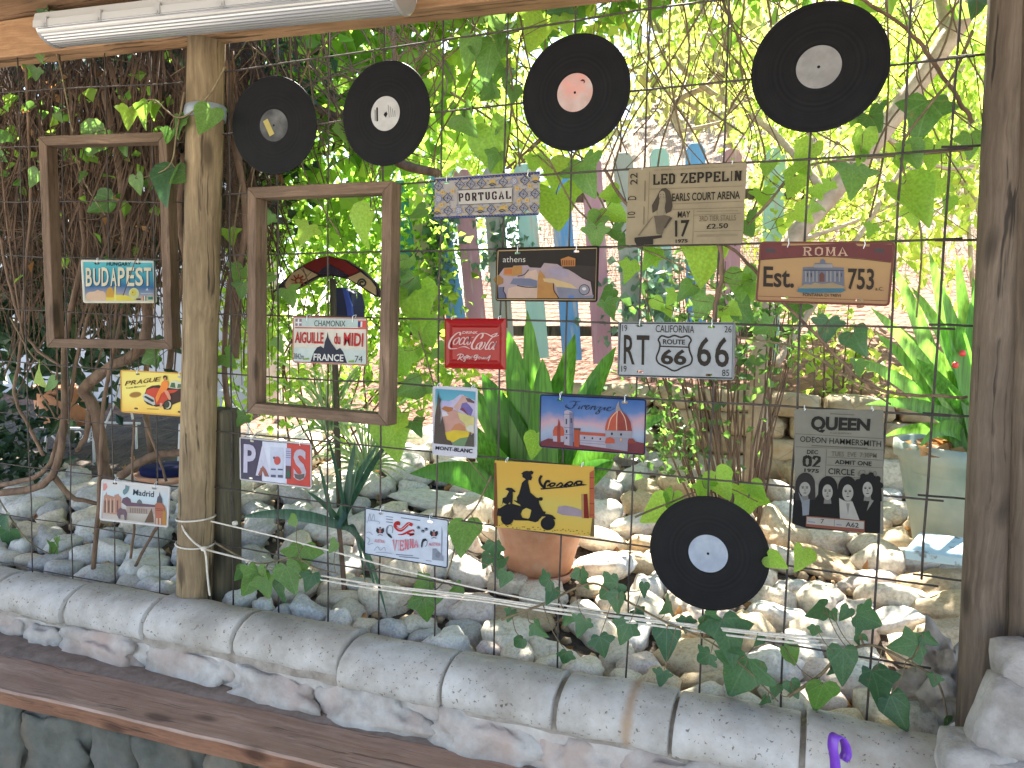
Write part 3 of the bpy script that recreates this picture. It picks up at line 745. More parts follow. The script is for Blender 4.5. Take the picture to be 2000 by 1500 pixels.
S.poly([(690, 1070), (700, 930), (1130, 920), (1350, 1000), (1390, 1070)], pm(232, 215, 90), l=1.5)
S.poly([(885, 1060), (900, 720), (925, 720), (940, 1060)], pm(240, 228, 130), l=3)
S.ell(1355, 890, 122, 135, pm(210, 215, 150), l=2); S.ell(1340, 870, 70, 80, pm(215, 200, 90), l=3); S.ell(1330, 862, 14, 22, pm(120, 110, 50), l=4)
S.poly([(1630, 815), (1672, 755), (1700, 815)], pm(190, 210, 220), l=3)
for k in range(3): S.poly([(1570 + k*26, 945), (1594 + k*26, 945), (1596 + k*26, 1060), (1574 + k*26, 1060)], [pm(210, 110, 70), WHT, pm(70, 140, 90)][k], l=3)
S.poly([(1690, 970), (1800, 965), (1805, 1030), (1695, 1035)], pm(40, 130, 125), l=3); S.poly([(1520, 880), (1800, 875), (1800, 895), (1520, 900)], pm(160, 190, 205), l=3)
S.done()

# --- yellow plate PRAGUE
S = Sign('plate_sign', 'yellow souvenir plate reading PRAGUE with red car, tucked behind the round post', 'sign', .30, .15, [(236, 722), (372, 729), (372, 815), (236, 805)], (230, 715, 13.333), gradprint('prague_print', [(0, (235, 215, 110)), (.5, (245, 228, 120)), (1, (240, 195, 85))], -.075, .075, 8, .3), pm(228, 170, 85), .005, Y=.05, yaw=True, slots=[(525, 208), (1620, 285), (480, 1105), (1610, 1193)], group=GP)
br_ = pm(110, 75, 35); rd = pm(205, 75, 50); dkb = pm(72, 48, 38)
for i, ch in enumerate('PRAGUE'):
    x = 190 + i * 155; y = 390 - i * 20
    S.text(ch, [(x + 50, y), (x + 185, y - 17), (x + 150, y + 105), (x, y + 120)], br_, .02)
S.text('Travel Memories', [(225, 555), (745, 490), (740, 530), (222, 600)], pm(70, 70, 30), .01)
S.ell(465, 745, 160, 78, pm(190, 150, 70), l=1, rot=-.12); S.ell(465, 745, 130, 55, pm(160, 115, 55), l=2, rot=-.12)
S.poly([(720, 690), (760, 580), (900, 510), (1080, 490), (1150, 520), (1330, 560), (1550, 590), (1760, 570), (1830, 610), (1840, 800), (1760, 880), (1500, 980), (1430, 1010), (1380, 1130), (1210, 1130), (1180, 1040), (1000, 1060), (900, 1020), (700, 920), (660, 800)], dkb, 'car', 1)
S.poly([(730, 690), (780, 610), (950, 560), (1150, 580), (1330, 620), (1600, 610), (1500, 680), (1350, 720), (1300, 900), (1180, 1000), (1000, 1000), (960, 880), (860, 780)], rd, 'car', 2)
S.poly([(650, 790), (700, 720), (760, 720), (960, 830), (990, 1000), (930, 1020), (700, 890)], pm(200, 200, 190), 'car', 3)
S.poly([(690, 800), (740, 770), (950, 880), (960, 930), (900, 930)], pm(50, 60, 60), 'car', 4)
S.poly([(720, 930), (780, 930), (930, 1010), (920, 1040), (780, 990)], pm(40, 55, 50), 'car', 4)
S.ell(1310, 1010, 110, 125, pm(45, 50, 40), 'car', 3, .2); S.ell(1320, 1010, 82, 100, pm(215, 205, 180), 'car', 4, .2); S.ell(1300, 1000, 66, 90, pm(60, 70, 55), 'car', 5, .2)
S.poly([(1330, 560), (1390, 400), (1530, 380), (1700, 440), (1760, 560), (1550, 590)], pm(215, 215, 190), 'car', 3)
S.poly([(1370, 550), (1410, 430), (1500, 430), (1520, 570)], pm(80, 110, 75), 'car', 4); S.poly([(1560, 570), (1580, 460), (1680, 470), (1700, 560)], pm(95, 120, 85), 'car', 4)
S.poly([(1130, 540), (1160, 420), (1220, 370), (1330, 390), (1350, 500), (1290, 620), (1150, 720), (1080, 880), (1030, 960), (1000, 830), (1060, 680)], pm(240, 140, 60), 'woman_in_orange', 6)
S.poly([(1210, 620), (1330, 640), (1400, 800), (1400, 870), (1350, 880), (1290, 760)], pm(222, 150, 120), 'woman_in_orange', 7)
S.ell(1250, 310, 50, 70, pm(205, 145, 100), 'woman_in_orange', 7); S.poly([(1200, 330), (1205, 255), (1255, 235), (1305, 270), (1310, 370), (1290, 360), (1275, 280)], pm(75, 45, 30), 'woman_in_orange', 8)
S.poly([(1120, 960), (1185, 960), (1175, 1060), (1110, 1090)], pm(225, 165, 130), 'woman_in_orange', 7)
for y in (940, 1055, 1155): S.poly([(1690, y), (1825, y - 4), (1825, y + 24), (1690, y + 26)], pm(150, 110, 60), 'small_print', 2)
S.poly([(770, 1105), (1080, 1115), (1080, 1130), (770, 1120)], pm(120, 120, 50), 'small_print', 2)
S.done()

# --- Madrid
S = Sign('plate_sign', 'pale souvenir plate reading Madrid with painted buildings, low beside the cord-tied post', 'sign', .30, .15, [(196, 935), (332, 950), (331, 1031), (197, 1016)], (185, 925, 12.5), gradprint('madrid_print', [(0, (225, 215, 205)), (.35, (205, 222, 228)), (.7, (205, 200, 190)), (1, (170, 160, 145))], -.075, .075, 9, .2), pm(232, 228, 224), .008, yaw=True, slots=[(495, 240), (1460, 362), (485, 1062)], group=GP)
S.text('Madrid', [(955, 375), (1460, 430), (1450, 575), (940, 520)], pm(60, 72, 85), .015)
ns = pm(196, 150, 128); nd = pm(130, 98, 88); nl = pm(222, 196, 170)
S.poly([(190, 400), (210, 250), (290, 230), (320, 330), (250, 420)], pm(235, 160, 150), 'sunset', 1)
S.poly([(205, 950), (230, 540), (270, 500), (290, 440), (310, 510), (480, 560), (490, 520), (590, 490), (600, 530), (660, 580), (650, 990), (520, 1000)], ns, 'city_gate', 1)
for x in (240, 330, 420, 540): S.poly([(x, 950), (x + 5, 660), (x + 40, 640), (x + 42, 950)], nd, 'city_gate', 2)
for x in (285, 380, 470): S.poly([(x, 950), (x + 4, 600), (x + 22, 600), (x + 22, 950)], nl, 'city_gate', 3)
S.poly([(660, 700), (690, 600), (800, 560), (880, 620), (900, 700), (1480, 760), (1480, 820), (780, 790)], pm(122, 96, 108), 'palace', 2)
S.poly([(780, 790), (1480, 830), (1470, 1000), (780, 960)], pm(190, 172, 158), 'palace', 2)
for k in range(10): S.poly([(870 + k*44, 830 + k*3), (892 + k*44, 832 + k*3), (892 + k*44, 950 + k*3), (870 + k*44, 948 + k*3)], pm(140, 118, 108), 'palace', 3)
S.poly([(1030, 720), (1050, 660), (1100, 620), (1150, 660), (1175, 725)], pm(120, 125, 122), 'palace', 3)
S.poly([(550, 1000), (580, 880), (640, 820), (690, 860), (760, 870), (800, 960), (780, 1130), (740, 1130), (720, 1000), (640, 1000), (630, 1100), (590, 1090)], pm(125, 102, 112), 'statue', 4)
S.poly([(690, 470), (700, 400), (750, 360), (760, 270), (800, 290), (860, 310), (840, 400), (800, 470), (730, 520)], pm(120, 148, 150), 'statue', 3)
S.poly([(1220, 1190), (1290, 1050), (1400, 840), (1440, 1040), (1450, 1190)], pm(120, 95, 78), 'tower', 3)
S.poly([(1490, 1240), (1480, 750), (1530, 700), (1650, 710), (1720, 800), (1750, 930), (1760, 1260)], pm(192, 120, 95), 'tower', 4)
S.poly([(1660, 1255), (1680, 860), (1750, 920), (1765, 1262)], pm(198, 148, 78), 'tower', 5)
S.poly([(1520, 700), (1540, 580), (1580, 530), (1595, 430), (1610, 530), (1650, 600), (1660, 720)], pm(105, 100, 108), 'tower', 5)
for z in (840, 880): S.poly([(1490, z), (1720, z + 20), (1720, z + 32), (1490, z + 14)], pm(150, 75, 60), 'tower', 6)
for x in (1510, 1590): S.poly([(x, 1240), (x, 1080), (x + 40, 1085), (x + 40, 1245)], nl, 'tower', 6)
S.poly([(200, 960), (560, 1000), (600, 1110), (1000, 1150), (1300, 1200), (1780, 1270), (1770, 1290), (200, 1090)], pm(205, 195, 182), 'street', 1)
S.done()

# --- Paris
S = Sign('plate_sign', 'tricolour souvenir plate reading PARIS hung under the larger empty frame', 'sign', .30, .15, [(468, 852), (612, 866), (609, 955), (467, 938)], (460, 845, 12.5), pm(84, 78, 98), pm(214, 210, 205), .006, slots=[(400, 208), (1585, 320), (375, 1115), (1545, 1247)], group=GP)
S.poly([(665, 210), (1262, 258), (1255, 1245), (655, 1175)], pm(222, 226, 240), 'white_band', 1)
S.poly([(1262, 258), (1850, 300), (1835, 1320), (1255, 1245)], pm(204, 82, 72), 'red_band', 1)
S.text('P', [(215, 275), (510, 300), (505, 985), (205, 970)], pm(205, 200, 220), .03)
S.text('A', [(560, 310), (800, 330), (860, 1080), (505, 1040)], pm(212, 212, 230), .03)
S.poly([(860, 340), (1185, 365), (1175, 1115), (855, 1085)], pm(205, 210, 228), 'lettering', 4); S.poly([(560, 1030), (620, 900), (680, 800), (760, 900), (840, 1075), (730, 1065), (680, 930), (640, 1040)], pm(160, 105, 95), 'picture', 6)
S.ell(1035, 680, 80, 105, pm(206, 92, 86), 'picture', 6); S.ell(960, 610, 30, 34, pm(110, 100, 120), 'picture', 6)
for (y0, y1) in ((870, 912), (1020, 1090)):
    S.poly([(880, y0), (1000, y0 + 6), (1000, y1), (880, y1 - 6)], pm(95, 98, 118), 'picture', 6); S.poly([(1050, y0 + 6), (1170, y0 + 10), (1170, y1 + 8), (1050, y1)], pm(95, 98, 118), 'picture', 6)
S.poly([(1240, 370), (1370, 385), (1365, 810), (1235, 800)], pm(190, 190, 215), 'lettering', 4); S.poly([(1235, 800), (1365, 810), (1360, 1130), (1230, 1120)], pm(105, 80, 85), 'lettering', 4); S.ell(1305, 1010, 50, 85, pm(60, 105, 85), 'picture', 6)
for k in range(4): S.poly([(1245, 440 + k*50), (1365, 450 + k*50), (1365, 466 + k*50), (1245, 458 + k*50)], pm(130, 130, 165), 'picture', 6)
S.text('S', [(1430, 390), (1740, 410), (1735, 1175), (1425, 1155)], pm(196, 186, 200), .03); S.poly([(1445, 1000), (1560, 1020), (1700, 1000), (1690, 1100), (1590, 1150), (1480, 1110)], pm(110, 100, 95), 'picture', 6)
S.done()

# --- Chamonix
S = Sign('plate_sign', 'white and red souvenir plate reading CHAMONIX AIGUILLE du MIDI inside the larger frame', 'sign', .285, .148, [(573, 618), (720, 621), (716, 714), (570, 708)], (450, 340, 2.94), pm(222, 214, 196), pm(205, 120, 105), .004, slots=[(443, 845), (705, 851), (437, 1060), (697, 1077)], group=GP)
S.poly([(375, 825), (785, 832), (783, 880), (374, 878)], pm(188, 205, 198), 'header_band', 1); S.line((372, 882), (786, 888), 3, pm(200, 60, 55))
S.poly([(735, 840), (784, 842), (783, 884), (734, 882)], pm(215, 90, 80), 'flag', 2); S.poly([(735, 846), (750, 847), (749, 878), (734, 877)], pm(60, 70, 120), 'flag', 3); S.poly([(750, 847), (760, 847), (759, 878), (749, 878)], WHT, 'flag', 3)
S.poly([(376, 830), (412, 831), (411, 872), (375, 871)], pm(150, 120, 130), 'flag', 2); S.poly([(390, 832), (398, 832), (397, 871), (389, 871)], WHT, 'flag', 3); S.poly([(377, 848), (411, 849), (411, 857), (377, 856)], WHT, 'flag', 3)
S.poly([(362, 995), (782, 1010), (780, 1090), (358, 1075)], pm(200, 212, 205), 'snowfield', 1)
S.poly([(462, 1078), (482, 1020), (500, 995), (520, 988), (538, 1000), (545, 960), (556, 935), (560, 905), (566, 940), (585, 975), (612, 1010), (632, 998), (650, 1020), (660, 1050), (672, 1085)], pm(48, 52, 66), 'mountain', 2)
S.text('CHAMONIX', [(485, 840), (664, 842), (662, 876), (484, 874)], pm(60, 66, 62), 0)
S.text('AIGUILLE', [(374, 905), (538, 909), (537, 975), (372, 970)], pm(186, 48, 48), .03); S.text('du', [(598, 912), (634, 914), (634, 978), (598, 976)], pm(186, 48, 48), .03); S.text('MIDI', [(654, 910), (768, 914), (764, 992), (652, 984)], pm(186, 48, 48), .03)
S.text('FRANCE', [(482, 1030), (654, 1036), (652, 1076), (480, 1070)], pm(225, 222, 215), .02, l=6); S.text('74', [(718, 1042), (762, 1044), (760, 1082), (716, 1080)], pm(60, 62, 60)); S.text('3842m', [(366, 1028), (425, 1032), (424, 1064), (365, 1060)], pm(60, 62, 60))
S.poly([(420, 1060), (455, 1054), (455, 1066), (420, 1066)], pm(130, 170, 70), 'meadow', 3); S.poly([(680, 1072), (712, 1068), (715, 1082), (680, 1081)], pm(130, 170, 70), 'meadow', 3)
S.done()

# --- Portugal
S = Sign('plate_sign', 'long tile-patterned souvenir plate reading PORTUGAL above the picket fence', 'sign', .325, .118, [(850, 347), (1055, 336), (1053, 417), (848, 428)], (840, 330, 8.889), pm(176, 168, 160), None, rad=.002, slots=[(292, 232), (1700, 130), (1660, 742)], group=GP)
nv = pm(40, 44, 84); gb = pm(130, 134, 165); yl = pm(196, 165, 84); dg = pm(70, 72, 88); rdk = pm(52, 30, 34)
S.poly([(75, 180), (1910, 50), (1910, 92), (75, 222)], nv, 'border_band', 1); S.poly([(60, 835), (1885, 765), (1885, 802), (40, 880)], nv, 'border_band', 1)
for k in range(36):
    u = k / 35; x = 90 + u * 1800; y = 205 - u * 130; S.stroke([(x, y), (x + 13, y - 12), (x + 26, y - 1), (x + 40, y + 8)], 5, pm(110, 118, 170), 'border_scroll', 2, sm=3)
    x = 70 + u * 1790; y = 862 - u * 76; S.stroke([(x, y), (x + 13, y - 12), (x + 26, y - 1), (x + 40, y + 8)], 5, pm(110, 118, 170), 'border_scroll', 2, sm=3)
cells = []
for i in range(10):
    u = i / 9; x = 150 + u * 1690
    cells.append((x, 300 - u * 110, i)); cells.append((x - 20, 735 - u * 60, i + 5))
cells += [(310, 510, 3), (155, 520, 1), (1625, 440, 3), (1830, 430, 6)]
for (x, y, k) in cells:
    if 440 < x < 1460 and 330 < y < 630: continue
    if abs(x - 292) < 60 and y < 300: continue
    for a in range(8): S.ell(x + 84*cos(a*pi/4 + .39), y + 92*sin(a*pi/4 + .39), 22, 12, [gb, pm(150, 146, 150), yl][(a + k) % 3], 'tile_pattern', 1.6, a*pi/4 + .4, 6)
    if k % 5 == 3 or k % 2 == 0:
        S.stroke([(x - 78, y), (x, y - 82), (x + 78, y), (x, y + 82), (x - 78, y)], 7, dg, 'tile_pattern', 2, sm=1)
        for a in range(4): S.ell(x + 34*cos(a*pi/2 + .2), y + 34*sin(a*pi/2 + .2), 20, 14, gb, 'tile_pattern', 3, a*pi/2, 8)
        S.ell(x, y, 12, 14, nv, 'tile_pattern', 4, 0, 8)
    elif k % 3 == 1:
        S.ell(x, y, 62, 66, gb, 'tile_pattern', 2, 0, 12); S.ell(x, y, 44, 48, pm(188, 180, 172), 'tile_pattern', 3, 0, 12)
        for a in range(5): S.ell(x + 26*cos(a*1.256), y + 26*sin(a*1.256), 12, 12, gb, 'tile_pattern', 4, 0, 6)
    else:
        S.ell(x, y - 10, 56, 40, yl, 'tile_pattern', 2, 0, 10); S.stroke([(x - 60, y + 40), (x, y + 10), (x + 60, y + 46)], 8, dg, 'tile_pattern', 3); S.ell(x - 6, y + 48, 40, 14, dg, 'tile_pattern', 3, 0, 8)
for (x, y) in ((220, 410), (400, 390), (1520, 345), (1730, 300), (205, 630), (1545, 560), (1690, 545), (1320, 665)): S.ell(x, y, 46, 46, pm(198, 172, 110), 'tile_pattern', 1.5, .7, 4); S.ell(x, y, 20, 20, pm(190, 140, 90), 'tile_pattern', 1.8, 0, 8)
S.poly([(490, 380), (1440, 325), (1440, 580), (490, 622)], pm(196, 190, 180), 'name_panel', 5)
for a, b_ in (((500, 372), (1440, 318)), ((490, 628), (1445, 585)), ((497, 400), (497, 615)), ((1437, 345), (1437, 570))): S.line(a, b_, 4, dg, 'panel_line', 6)
S.slab('PORTUGAL', [(505, 432), (1408, 384), (1412, 520), (512, 572)], rdk, .17, .05, .1, l=7, gap=.42)
S.done()

# --- Athens
S = Sign('plate_sign', 'dark souvenir plate reading athens with a night view of ruins', 'sign', .30, .15, [(972, 484), (1169, 482), (1165, 588), (969, 588)], (960, 475, 9.302), pm(46, 40, 34), pm(40, 30, 26), .004, slots=[(475, 178), (1540, 152), (485, 975), (1510, 978)], group=GP)
S.stroke([(125, 140), (1915, 92), (1890, 1030), (95, 1025), (125, 140)], 9, pm(178, 150, 105), 'gold_line', 3, sm=1)
S.text('athens', [(215, 245), (625, 240), (620, 345), (212, 348)], pm(214, 208, 196), -.005)
st1 = pm(168, 148, 150); st2 = pm(196, 168, 148); oc = pm(176, 128, 72); bl_ = pm(112, 116, 136)
S.poly([(150, 560), (230, 450), (390, 440), (400, 410), (660, 400), (700, 440), (900, 450), (960, 360), (1200, 380), (1260, 420), (1400, 470), (1650, 640), (1800, 700), (1850, 1000), (130, 1000), (120, 620)], st1, 'ruins', 1)
S.poly([(220, 580), (230, 455), (385, 445), (400, 415), (560, 410), (560, 560), (400, 600)], oc, 'ruins', 2); S.poly([(240, 560), (250, 480), (380, 470), (375, 560)], pm(184, 108, 62), 'ruins', 2.5)
S.poly([(600, 640), (640, 520), (820, 480), (870, 640), (820, 690)], st2, 'ruins', 2); S.poly([(340, 740), (400, 640), (700, 640), (830, 680), (830, 790), (560, 770)], bl_, 'ruins', 2.2)
S.poly([(280, 1000), (310, 820), (500, 770), (640, 810), (900, 800), (880, 1000)], st2, 'ruins', 2); S.poly([(830, 1000), (850, 600), (880, 480), (960, 580), (1020, 720), (1140, 730), (1150, 860), (1220, 1000)], oc, 'ruins', 2.4)
S.poly([(940, 640), (1100, 640), (1450, 740), (1560, 830), (1180, 790), (1130, 720), (960, 700)], pm(198, 172, 124), 'ruins', 2.8); S.poly([(1000, 520), (1060, 450), (1280, 430), (1420, 560), (1400, 620), (1150, 620)], pm(158, 146, 160), 'ruins', 2)
S.poly([(1270, 450), (1400, 480), (1640, 620), (1890, 700), (1905, 420), (1540, 400)], pm(58, 50, 44), 'night_hill', 2); S.poly([(1180, 800), (1500, 800), (1590, 840), (1700, 960), (1860, 940), (1850, 1000), (1230, 1000)], pm(126, 126, 140), 'ruins', 2)
S.poly([(130, 1000), (130, 800), (240, 790), (230, 870), (270, 930), (280, 1000)], pm(96, 98, 122), 'ruins', 2.1); S.poly([(40, 660), (120, 570), (220, 640), (220, 730), (130, 770), (70, 710)], pm(150, 110, 58), 'ruins', 2.6)
for p in ([(230, 800), (220, 860), (250, 920), (270, 1000)], [(470, 770), (640, 800), (830, 800)], [(1130, 730), (1140, 860), (1190, 940), (1230, 1010)], [(480, 600), (600, 570), (680, 480)]): S.stroke(p, 8, pm(60, 44, 36), 'cracks', 4)
S.poly([(1262, 290), (1400, 240), (1530, 280), (1525, 420), (1280, 425)], pm(176, 120, 66), 'temple', 4)
for k in range(7): S.poly([(1290 + k*33, 310), (1304 + k*33, 310), (1304 + k*33, 405), (1290 + k*33, 405)], pm(110, 52, 36), 'temple', 5)
S.ell(1690, 845, 100, 98, pm(40, 38, 42), 'emblem', 4); S.ell(1690, 845, 88, 86, pm(140, 136, 144), 'emblem', 5); S.ell(1690, 830, 40, 30, pm(205, 200, 200), 'emblem', 6, 0, 8); S.poly([(1410, 950), (1500, 950), (1500, 1000), (1405, 1000)], pm(90, 120, 180), 'emblem', 5)
S.done()

# --- red drinks sign, embossed
S = Sign('tin_sign', 'small embossed glossy red tin drinks sign with white script', 'sign', .195, .145, [(870, 622), (988, 623), (988, 721), (870, 719)], (860, 610, 12.5), pm(150, 20, 22, .18), None, rad=.003, slots=())
b = MB(); W_, H_ = S.W / 2, S.H / 2
pr_ = [(0, -.002), (.006, -.005), (.018, .001), (.026, -.0035)]
V = []
for d_, y_ in pr_: V += [(-W_ + d_, y_, -H_ + d_), (W_ - d_, y_, -H_ + d_), (W_ - d_, y_, H_ - d_), (-W_ + d_, y_, H_ - d_)]
F = [(4*i + k, 4*i + (k+1) % 4, 4*i + 4 + (k+1) % 4, 4*i + 4 + k) for i in range(3) for k in range(4)] + [(12, 13, 14, 15)]
b.add(V, F); redm, N_, L_n, P_ = nt('glossy_red_enamel'); P_.inputs['Base Color'].default_value = (.22, .006, .007, 1); P_.inputs['Roughness'].default_value = .22; P_.inputs['Coat Weight'].default_value = .0; P_.inputs['Specular IOR Level'].default_value = .3
b.build('embossed_front', redm, S.root)
S.y = lambda l: -.0042 - .0003 * l
pk = pm(224, 188, 182)
S.text('DRINK', [(570, 462), (940, 462), (935, 525), (555, 525)], pk, .02)
w_ = 17
def sk(p, w=w_, **k): S.stroke(p, w, pk, slant=.25, **k)
sk([(500, 560), (512, 510), (470, 492), (400, 530), (310, 620), (245, 740), (232, 840), (270, 885), (340, 888), (430, 878)], 24)
sk([(430, 880), (520, 850), (600, 840), (660, 850), (740, 892)], 22, taper=True)
for (x, y) in ((405, 690), (960, 800)): sk([(x + 60, y - 75), (x - 20, y - 30), (x - 62, y + 40), (x - 50, y + 92), (x + 5, y + 80), (x + 68, y), (x + 80, y - 60), (x + 60, y - 75)], 17)
sk([(615, 640), (590, 610), (540, 640), (492, 720), (490, 775), (530, 785), (600, 720)], 17)
sk([(720, 650), (690, 605), (640, 640), (598, 720), (605, 785), (650, 770), (720, 670), (745, 600), (700, 720), (690, 790), (730, 775), (770, 720)], 16)
sk([(775, 612), (850, 605)], 12)
sk([(1000, 640), (1040, 600), (1060, 540), (1020, 512), (940, 560), (850, 680), (790, 800), (800, 880), (860, 895), (930, 850)], 24)
sk([(1020, 512), (1100, 510), (1180, 535), (1250, 575), (1330, 600), (1450, 560)], 16)
sk([(1250, 575), (1390, 510), (1370, 560), (1260, 640), (1150, 800), (1120, 880), (1160, 905), (1220, 850)], 20)
sk([(1060, 720), (1000, 780), (975, 860), (990, 905), (1050, 870), (1110, 770), (1100, 725)], 16)
sk([(1330, 740), (1280, 725), (1220, 800), (1200, 880), (1240, 905), (1310, 830), (1385, 715), (1320, 850), (1310, 905), (1350, 890)], 17)
for p in ([(430, 1055), (500, 1015), (580, 1035), (560, 1085), (490, 1110), (560, 1170)], [(520, 1020), (480, 1110), (440, 1165)], [(600, 1120), (640, 1080), (600, 1090), (600, 1140), (650, 1120), (700, 1060), (660, 1060), (620, 1180), (580, 1190)], [(690, 1130), (710, 1080), (750, 1085), (730, 1135), (790, 1090), (780, 1135), (800, 1060)], [(930, 1040), (870, 1050), (840, 1100), (880, 1110), (940, 1040), (900, 1140), (855, 1170)], [(950, 1130), (960, 1090), (1000, 1100), (970, 1135), (1020, 1100), (1040, 1130), (1080, 1095), (1075, 1130), (1120, 1100), (1110, 1135)], [(1140, 1130), (1160, 1095), (1150, 1135), (1190, 1100), (1240, 1050), (1210, 1130), (1185, 1190)]): S.stroke(p, 11, pk)
S.done()
# --- Mont-Blanc (upright)
S = Sign('tin_sign', 'upright white-bordered tin poster reading MONT-BLANC with painted peaks', 'sign', .148, .207, [(847, 753), (934, 757), (931, 896), (843, 888)], (835, 745, 9.375), pm(206, 204, 212), None, rad=.007)
S.poly([(150, 130), (885, 185), (870, 640), (140, 640)], gradprint('alpine_sky_print', [(0, (80, 150, 175)), (.45, (95, 165, 180)), (.8, (190, 195, 140)), (1, (205, 200, 150))], .02, .09, 9, .05), 'sky_print', 1)
S.poly([(240, 400), (260, 350), (400, 360), (480, 330), (600, 240), (660, 240), (700, 290), (780, 310), (880, 350), (870, 640), (250, 640)], pm(190, 180, 205), 'peaks', 2)
S.poly([(480, 470), (560, 370), (640, 260), (700, 270), (800, 320), (820, 400), (700, 380), (620, 450), (560, 540)], pm(196, 160, 150), 'peaks', 3); S.poly([(640, 400), (720, 380), (780, 440), (840, 520), (800, 640), (700, 560), (600, 520)], pm(116, 104, 160), 'peaks', 4); S.poly([(600, 500), (660, 480), (740, 590), (780, 640), (690, 570)], pm(120, 60, 72), 'peaks', 5)
S.poly([(260, 500), (320, 450), (480, 480), (440, 600), (380, 560)], pm(176, 112, 66), 'peaks', 4); S.poly([(700, 300), (780, 310), (870, 370), (860, 400), (740, 370)], pm(100, 78, 80), 'peaks', 4); S.poly([(250, 370), (330, 350), (470, 370), (420, 450), (300, 440)], pm(176, 172, 210), 'peaks', 3.5)
S.poly([(260, 540), (360, 570), (500, 520), (680, 600), (870, 650), (860, 960), (330, 960)], pm(196, 150, 136), 'slopes', 6); S.poly([(270, 530), (350, 560), (400, 620), (280, 640)], pm(212, 206, 212), 'slopes', 7)
S.poly([(560, 560), (700, 600), (870, 650), (860, 950), (720, 900), (700, 780), (600, 690)], pm(205, 196, 128), 'slopes', 7); S.poly([(440, 880), (520, 780), (600, 760), (700, 830), (700, 900)], pm(188, 128, 92), 'slopes', 7.5); S.poly([(720, 840), (780, 790), (860, 800), (860, 950), (740, 900)], pm(208, 205, 190), 'slopes', 8)
S.poly([(330, 930), (500, 890), (760, 910), (790, 1000), (600, 1060), (480, 1110), (330, 1050)], pm(212, 186, 56), 'meadow', 9); S.poly([(480, 1110), (600, 1040), (760, 1010), (860, 1000), (865, 1195), (480, 1170)], pm(110, 140, 100), 'meadow', 10)
S.poly([(130, 1130), (150, 640), (190, 400), (208, 150), (225, 290), (260, 330), (240, 420), (255, 560), (240, 800), (285, 640), (320, 800), (340, 960), (370, 1060), (440, 1090), (480, 1165)], pm(84, 74, 68), 'pine_trees', 12); S.poly([(690, 1180), (740, 1060), (800, 910), (810, 980), (865, 940), (865, 1195)], pm(88, 84, 74), 'pine_trees', 12)
S.text('MONT-BLANC', [(155, 1180), (835, 1235), (828, 1315), (150, 1245)], pm(28, 28, 44), .03); S.done()

# --- Firenze
S = Sign('plate_sign', 'blue souvenir plate reading Firenze with a red cathedral dome', 'sign', .30, .15, [(1056, 770), (1262, 780), (1260, 889), (1053, 873)], (1040, 760, 8.333), gradprint('firenze_sky_print', [(0, (42, 88, 150)), (.3, (84, 116, 168)), (.5, (186, 150, 158)), (.7, (150, 165, 185)), (1, (110, 100, 140))], -.075, .075, 11, .32), pm(40, 34, 58), .004, slots=[(450, 172), (1500, 215)], group=GP)
tc_ = pm(178, 84, 62); td = pm(140, 62, 54); mb_ = pm(168, 160, 172); md_ = pm(118, 116, 140); ro = pm(108, 52, 58)
S.poly([(130, 930), (140, 850), (260, 800), (400, 820), (680, 860), (1200, 900), (1560, 830), (1820, 880), (1825, 1070), (130, 935)], ro, 'city_roofs', 1)
S.poly([(340, 760), (335, 680), (365, 610), (430, 580), (500, 620), (520, 690), (515, 760)], tc_, 'small_dome', 2); S.poly([(405, 860), (405, 640), (432, 480), (455, 560), (462, 870)], td, 'small_dome', 3); S.poly([(335, 760), (518, 760), (510, 860), (340, 850)], mb_, 'small_dome', 2)
S.poly([(520, 360), (575, 335), (665, 375), (662, 930), (520, 900)], mb_, 'bell_tower', 3); S.poly([(605, 370), (665, 378), (662, 930), (605, 920)], md_, 'bell_tower', 4)
for (x, y, h) in ((545, 480, 90), (548, 660, 50), (548, 770, 40), (625, 470, 80)): S.poly([(x, y), (x + 24, y + 2), (x + 24, y + h), (x, y + h)], pm(66, 64, 92), 'bell_tower', 5)
for y in (405, 620, 735): S.line((522, y), (660, y + 8), 4, pm(96, 92, 120), 'bell_tower', 5.5)
S.poly([(680, 660), (685, 630), (785, 640), (780, 680), (770, 690), (765, 940), (680, 930)], pm(168, 78, 50), 'red_tower', 4); S.poly([(678, 630), (790, 636), (785, 670), (680, 662)], pm(90, 72, 70), 'red_tower', 5)
S.poly([(775, 690), (1190, 720), (1190, 770), (775, 740)], tc_, 'nave', 3); S.poly([(775, 740), (1200, 770), (1200, 960), (775, 900)], mb_, 'nave', 3)
for x, y in ((850, 790), (980, 798), (1108, 810)): S.ell(x, y, 14, 18, pm(50, 50, 78), 'nave', 4)
for y in (830, 870): S.line((780, y), (1190, y + 28), 4, md_, 'nave', 4)
S.poly([(1185, 670), (1190, 600), (1230, 490), (1300, 400), (1380, 350), (1450, 350), (1540, 430), (1600, 540), (1625, 680)], tc_, 'dome', 4); S.poly([(1385, 350), (1450, 350), (1540, 430), (1600, 540), (1625, 680), (1400, 672)], td, 'dome', 5)
for p in ([(1385, 355), (1280, 480), (1230, 660)], [(1388, 350), (1376, 480), (1372, 668)], [(1440, 352), (1510, 480), (1540, 670)]): S.stroke(p, 7, pm(212, 172, 150), 'dome', 6)
S.poly([(1355, 350), (1370, 280), (1390, 230), (1410, 190), (1420, 280), (1450, 350)], pm(150, 140, 140), 'dome', 6)
S.poly([(1190, 670), (1625, 685), (1620, 790), (1200, 775)], pm(150, 150, 158), 'drum', 5); S.poly([(1210, 775), (1560, 790), (1550, 1010), (1200, 960)], pm(140, 136, 150), 'drum', 5)
for x, y in ((1297, 725), (1447, 735)): S.ell(x, y, 18, 22, pm(52, 56, 74), 'drum', 6)
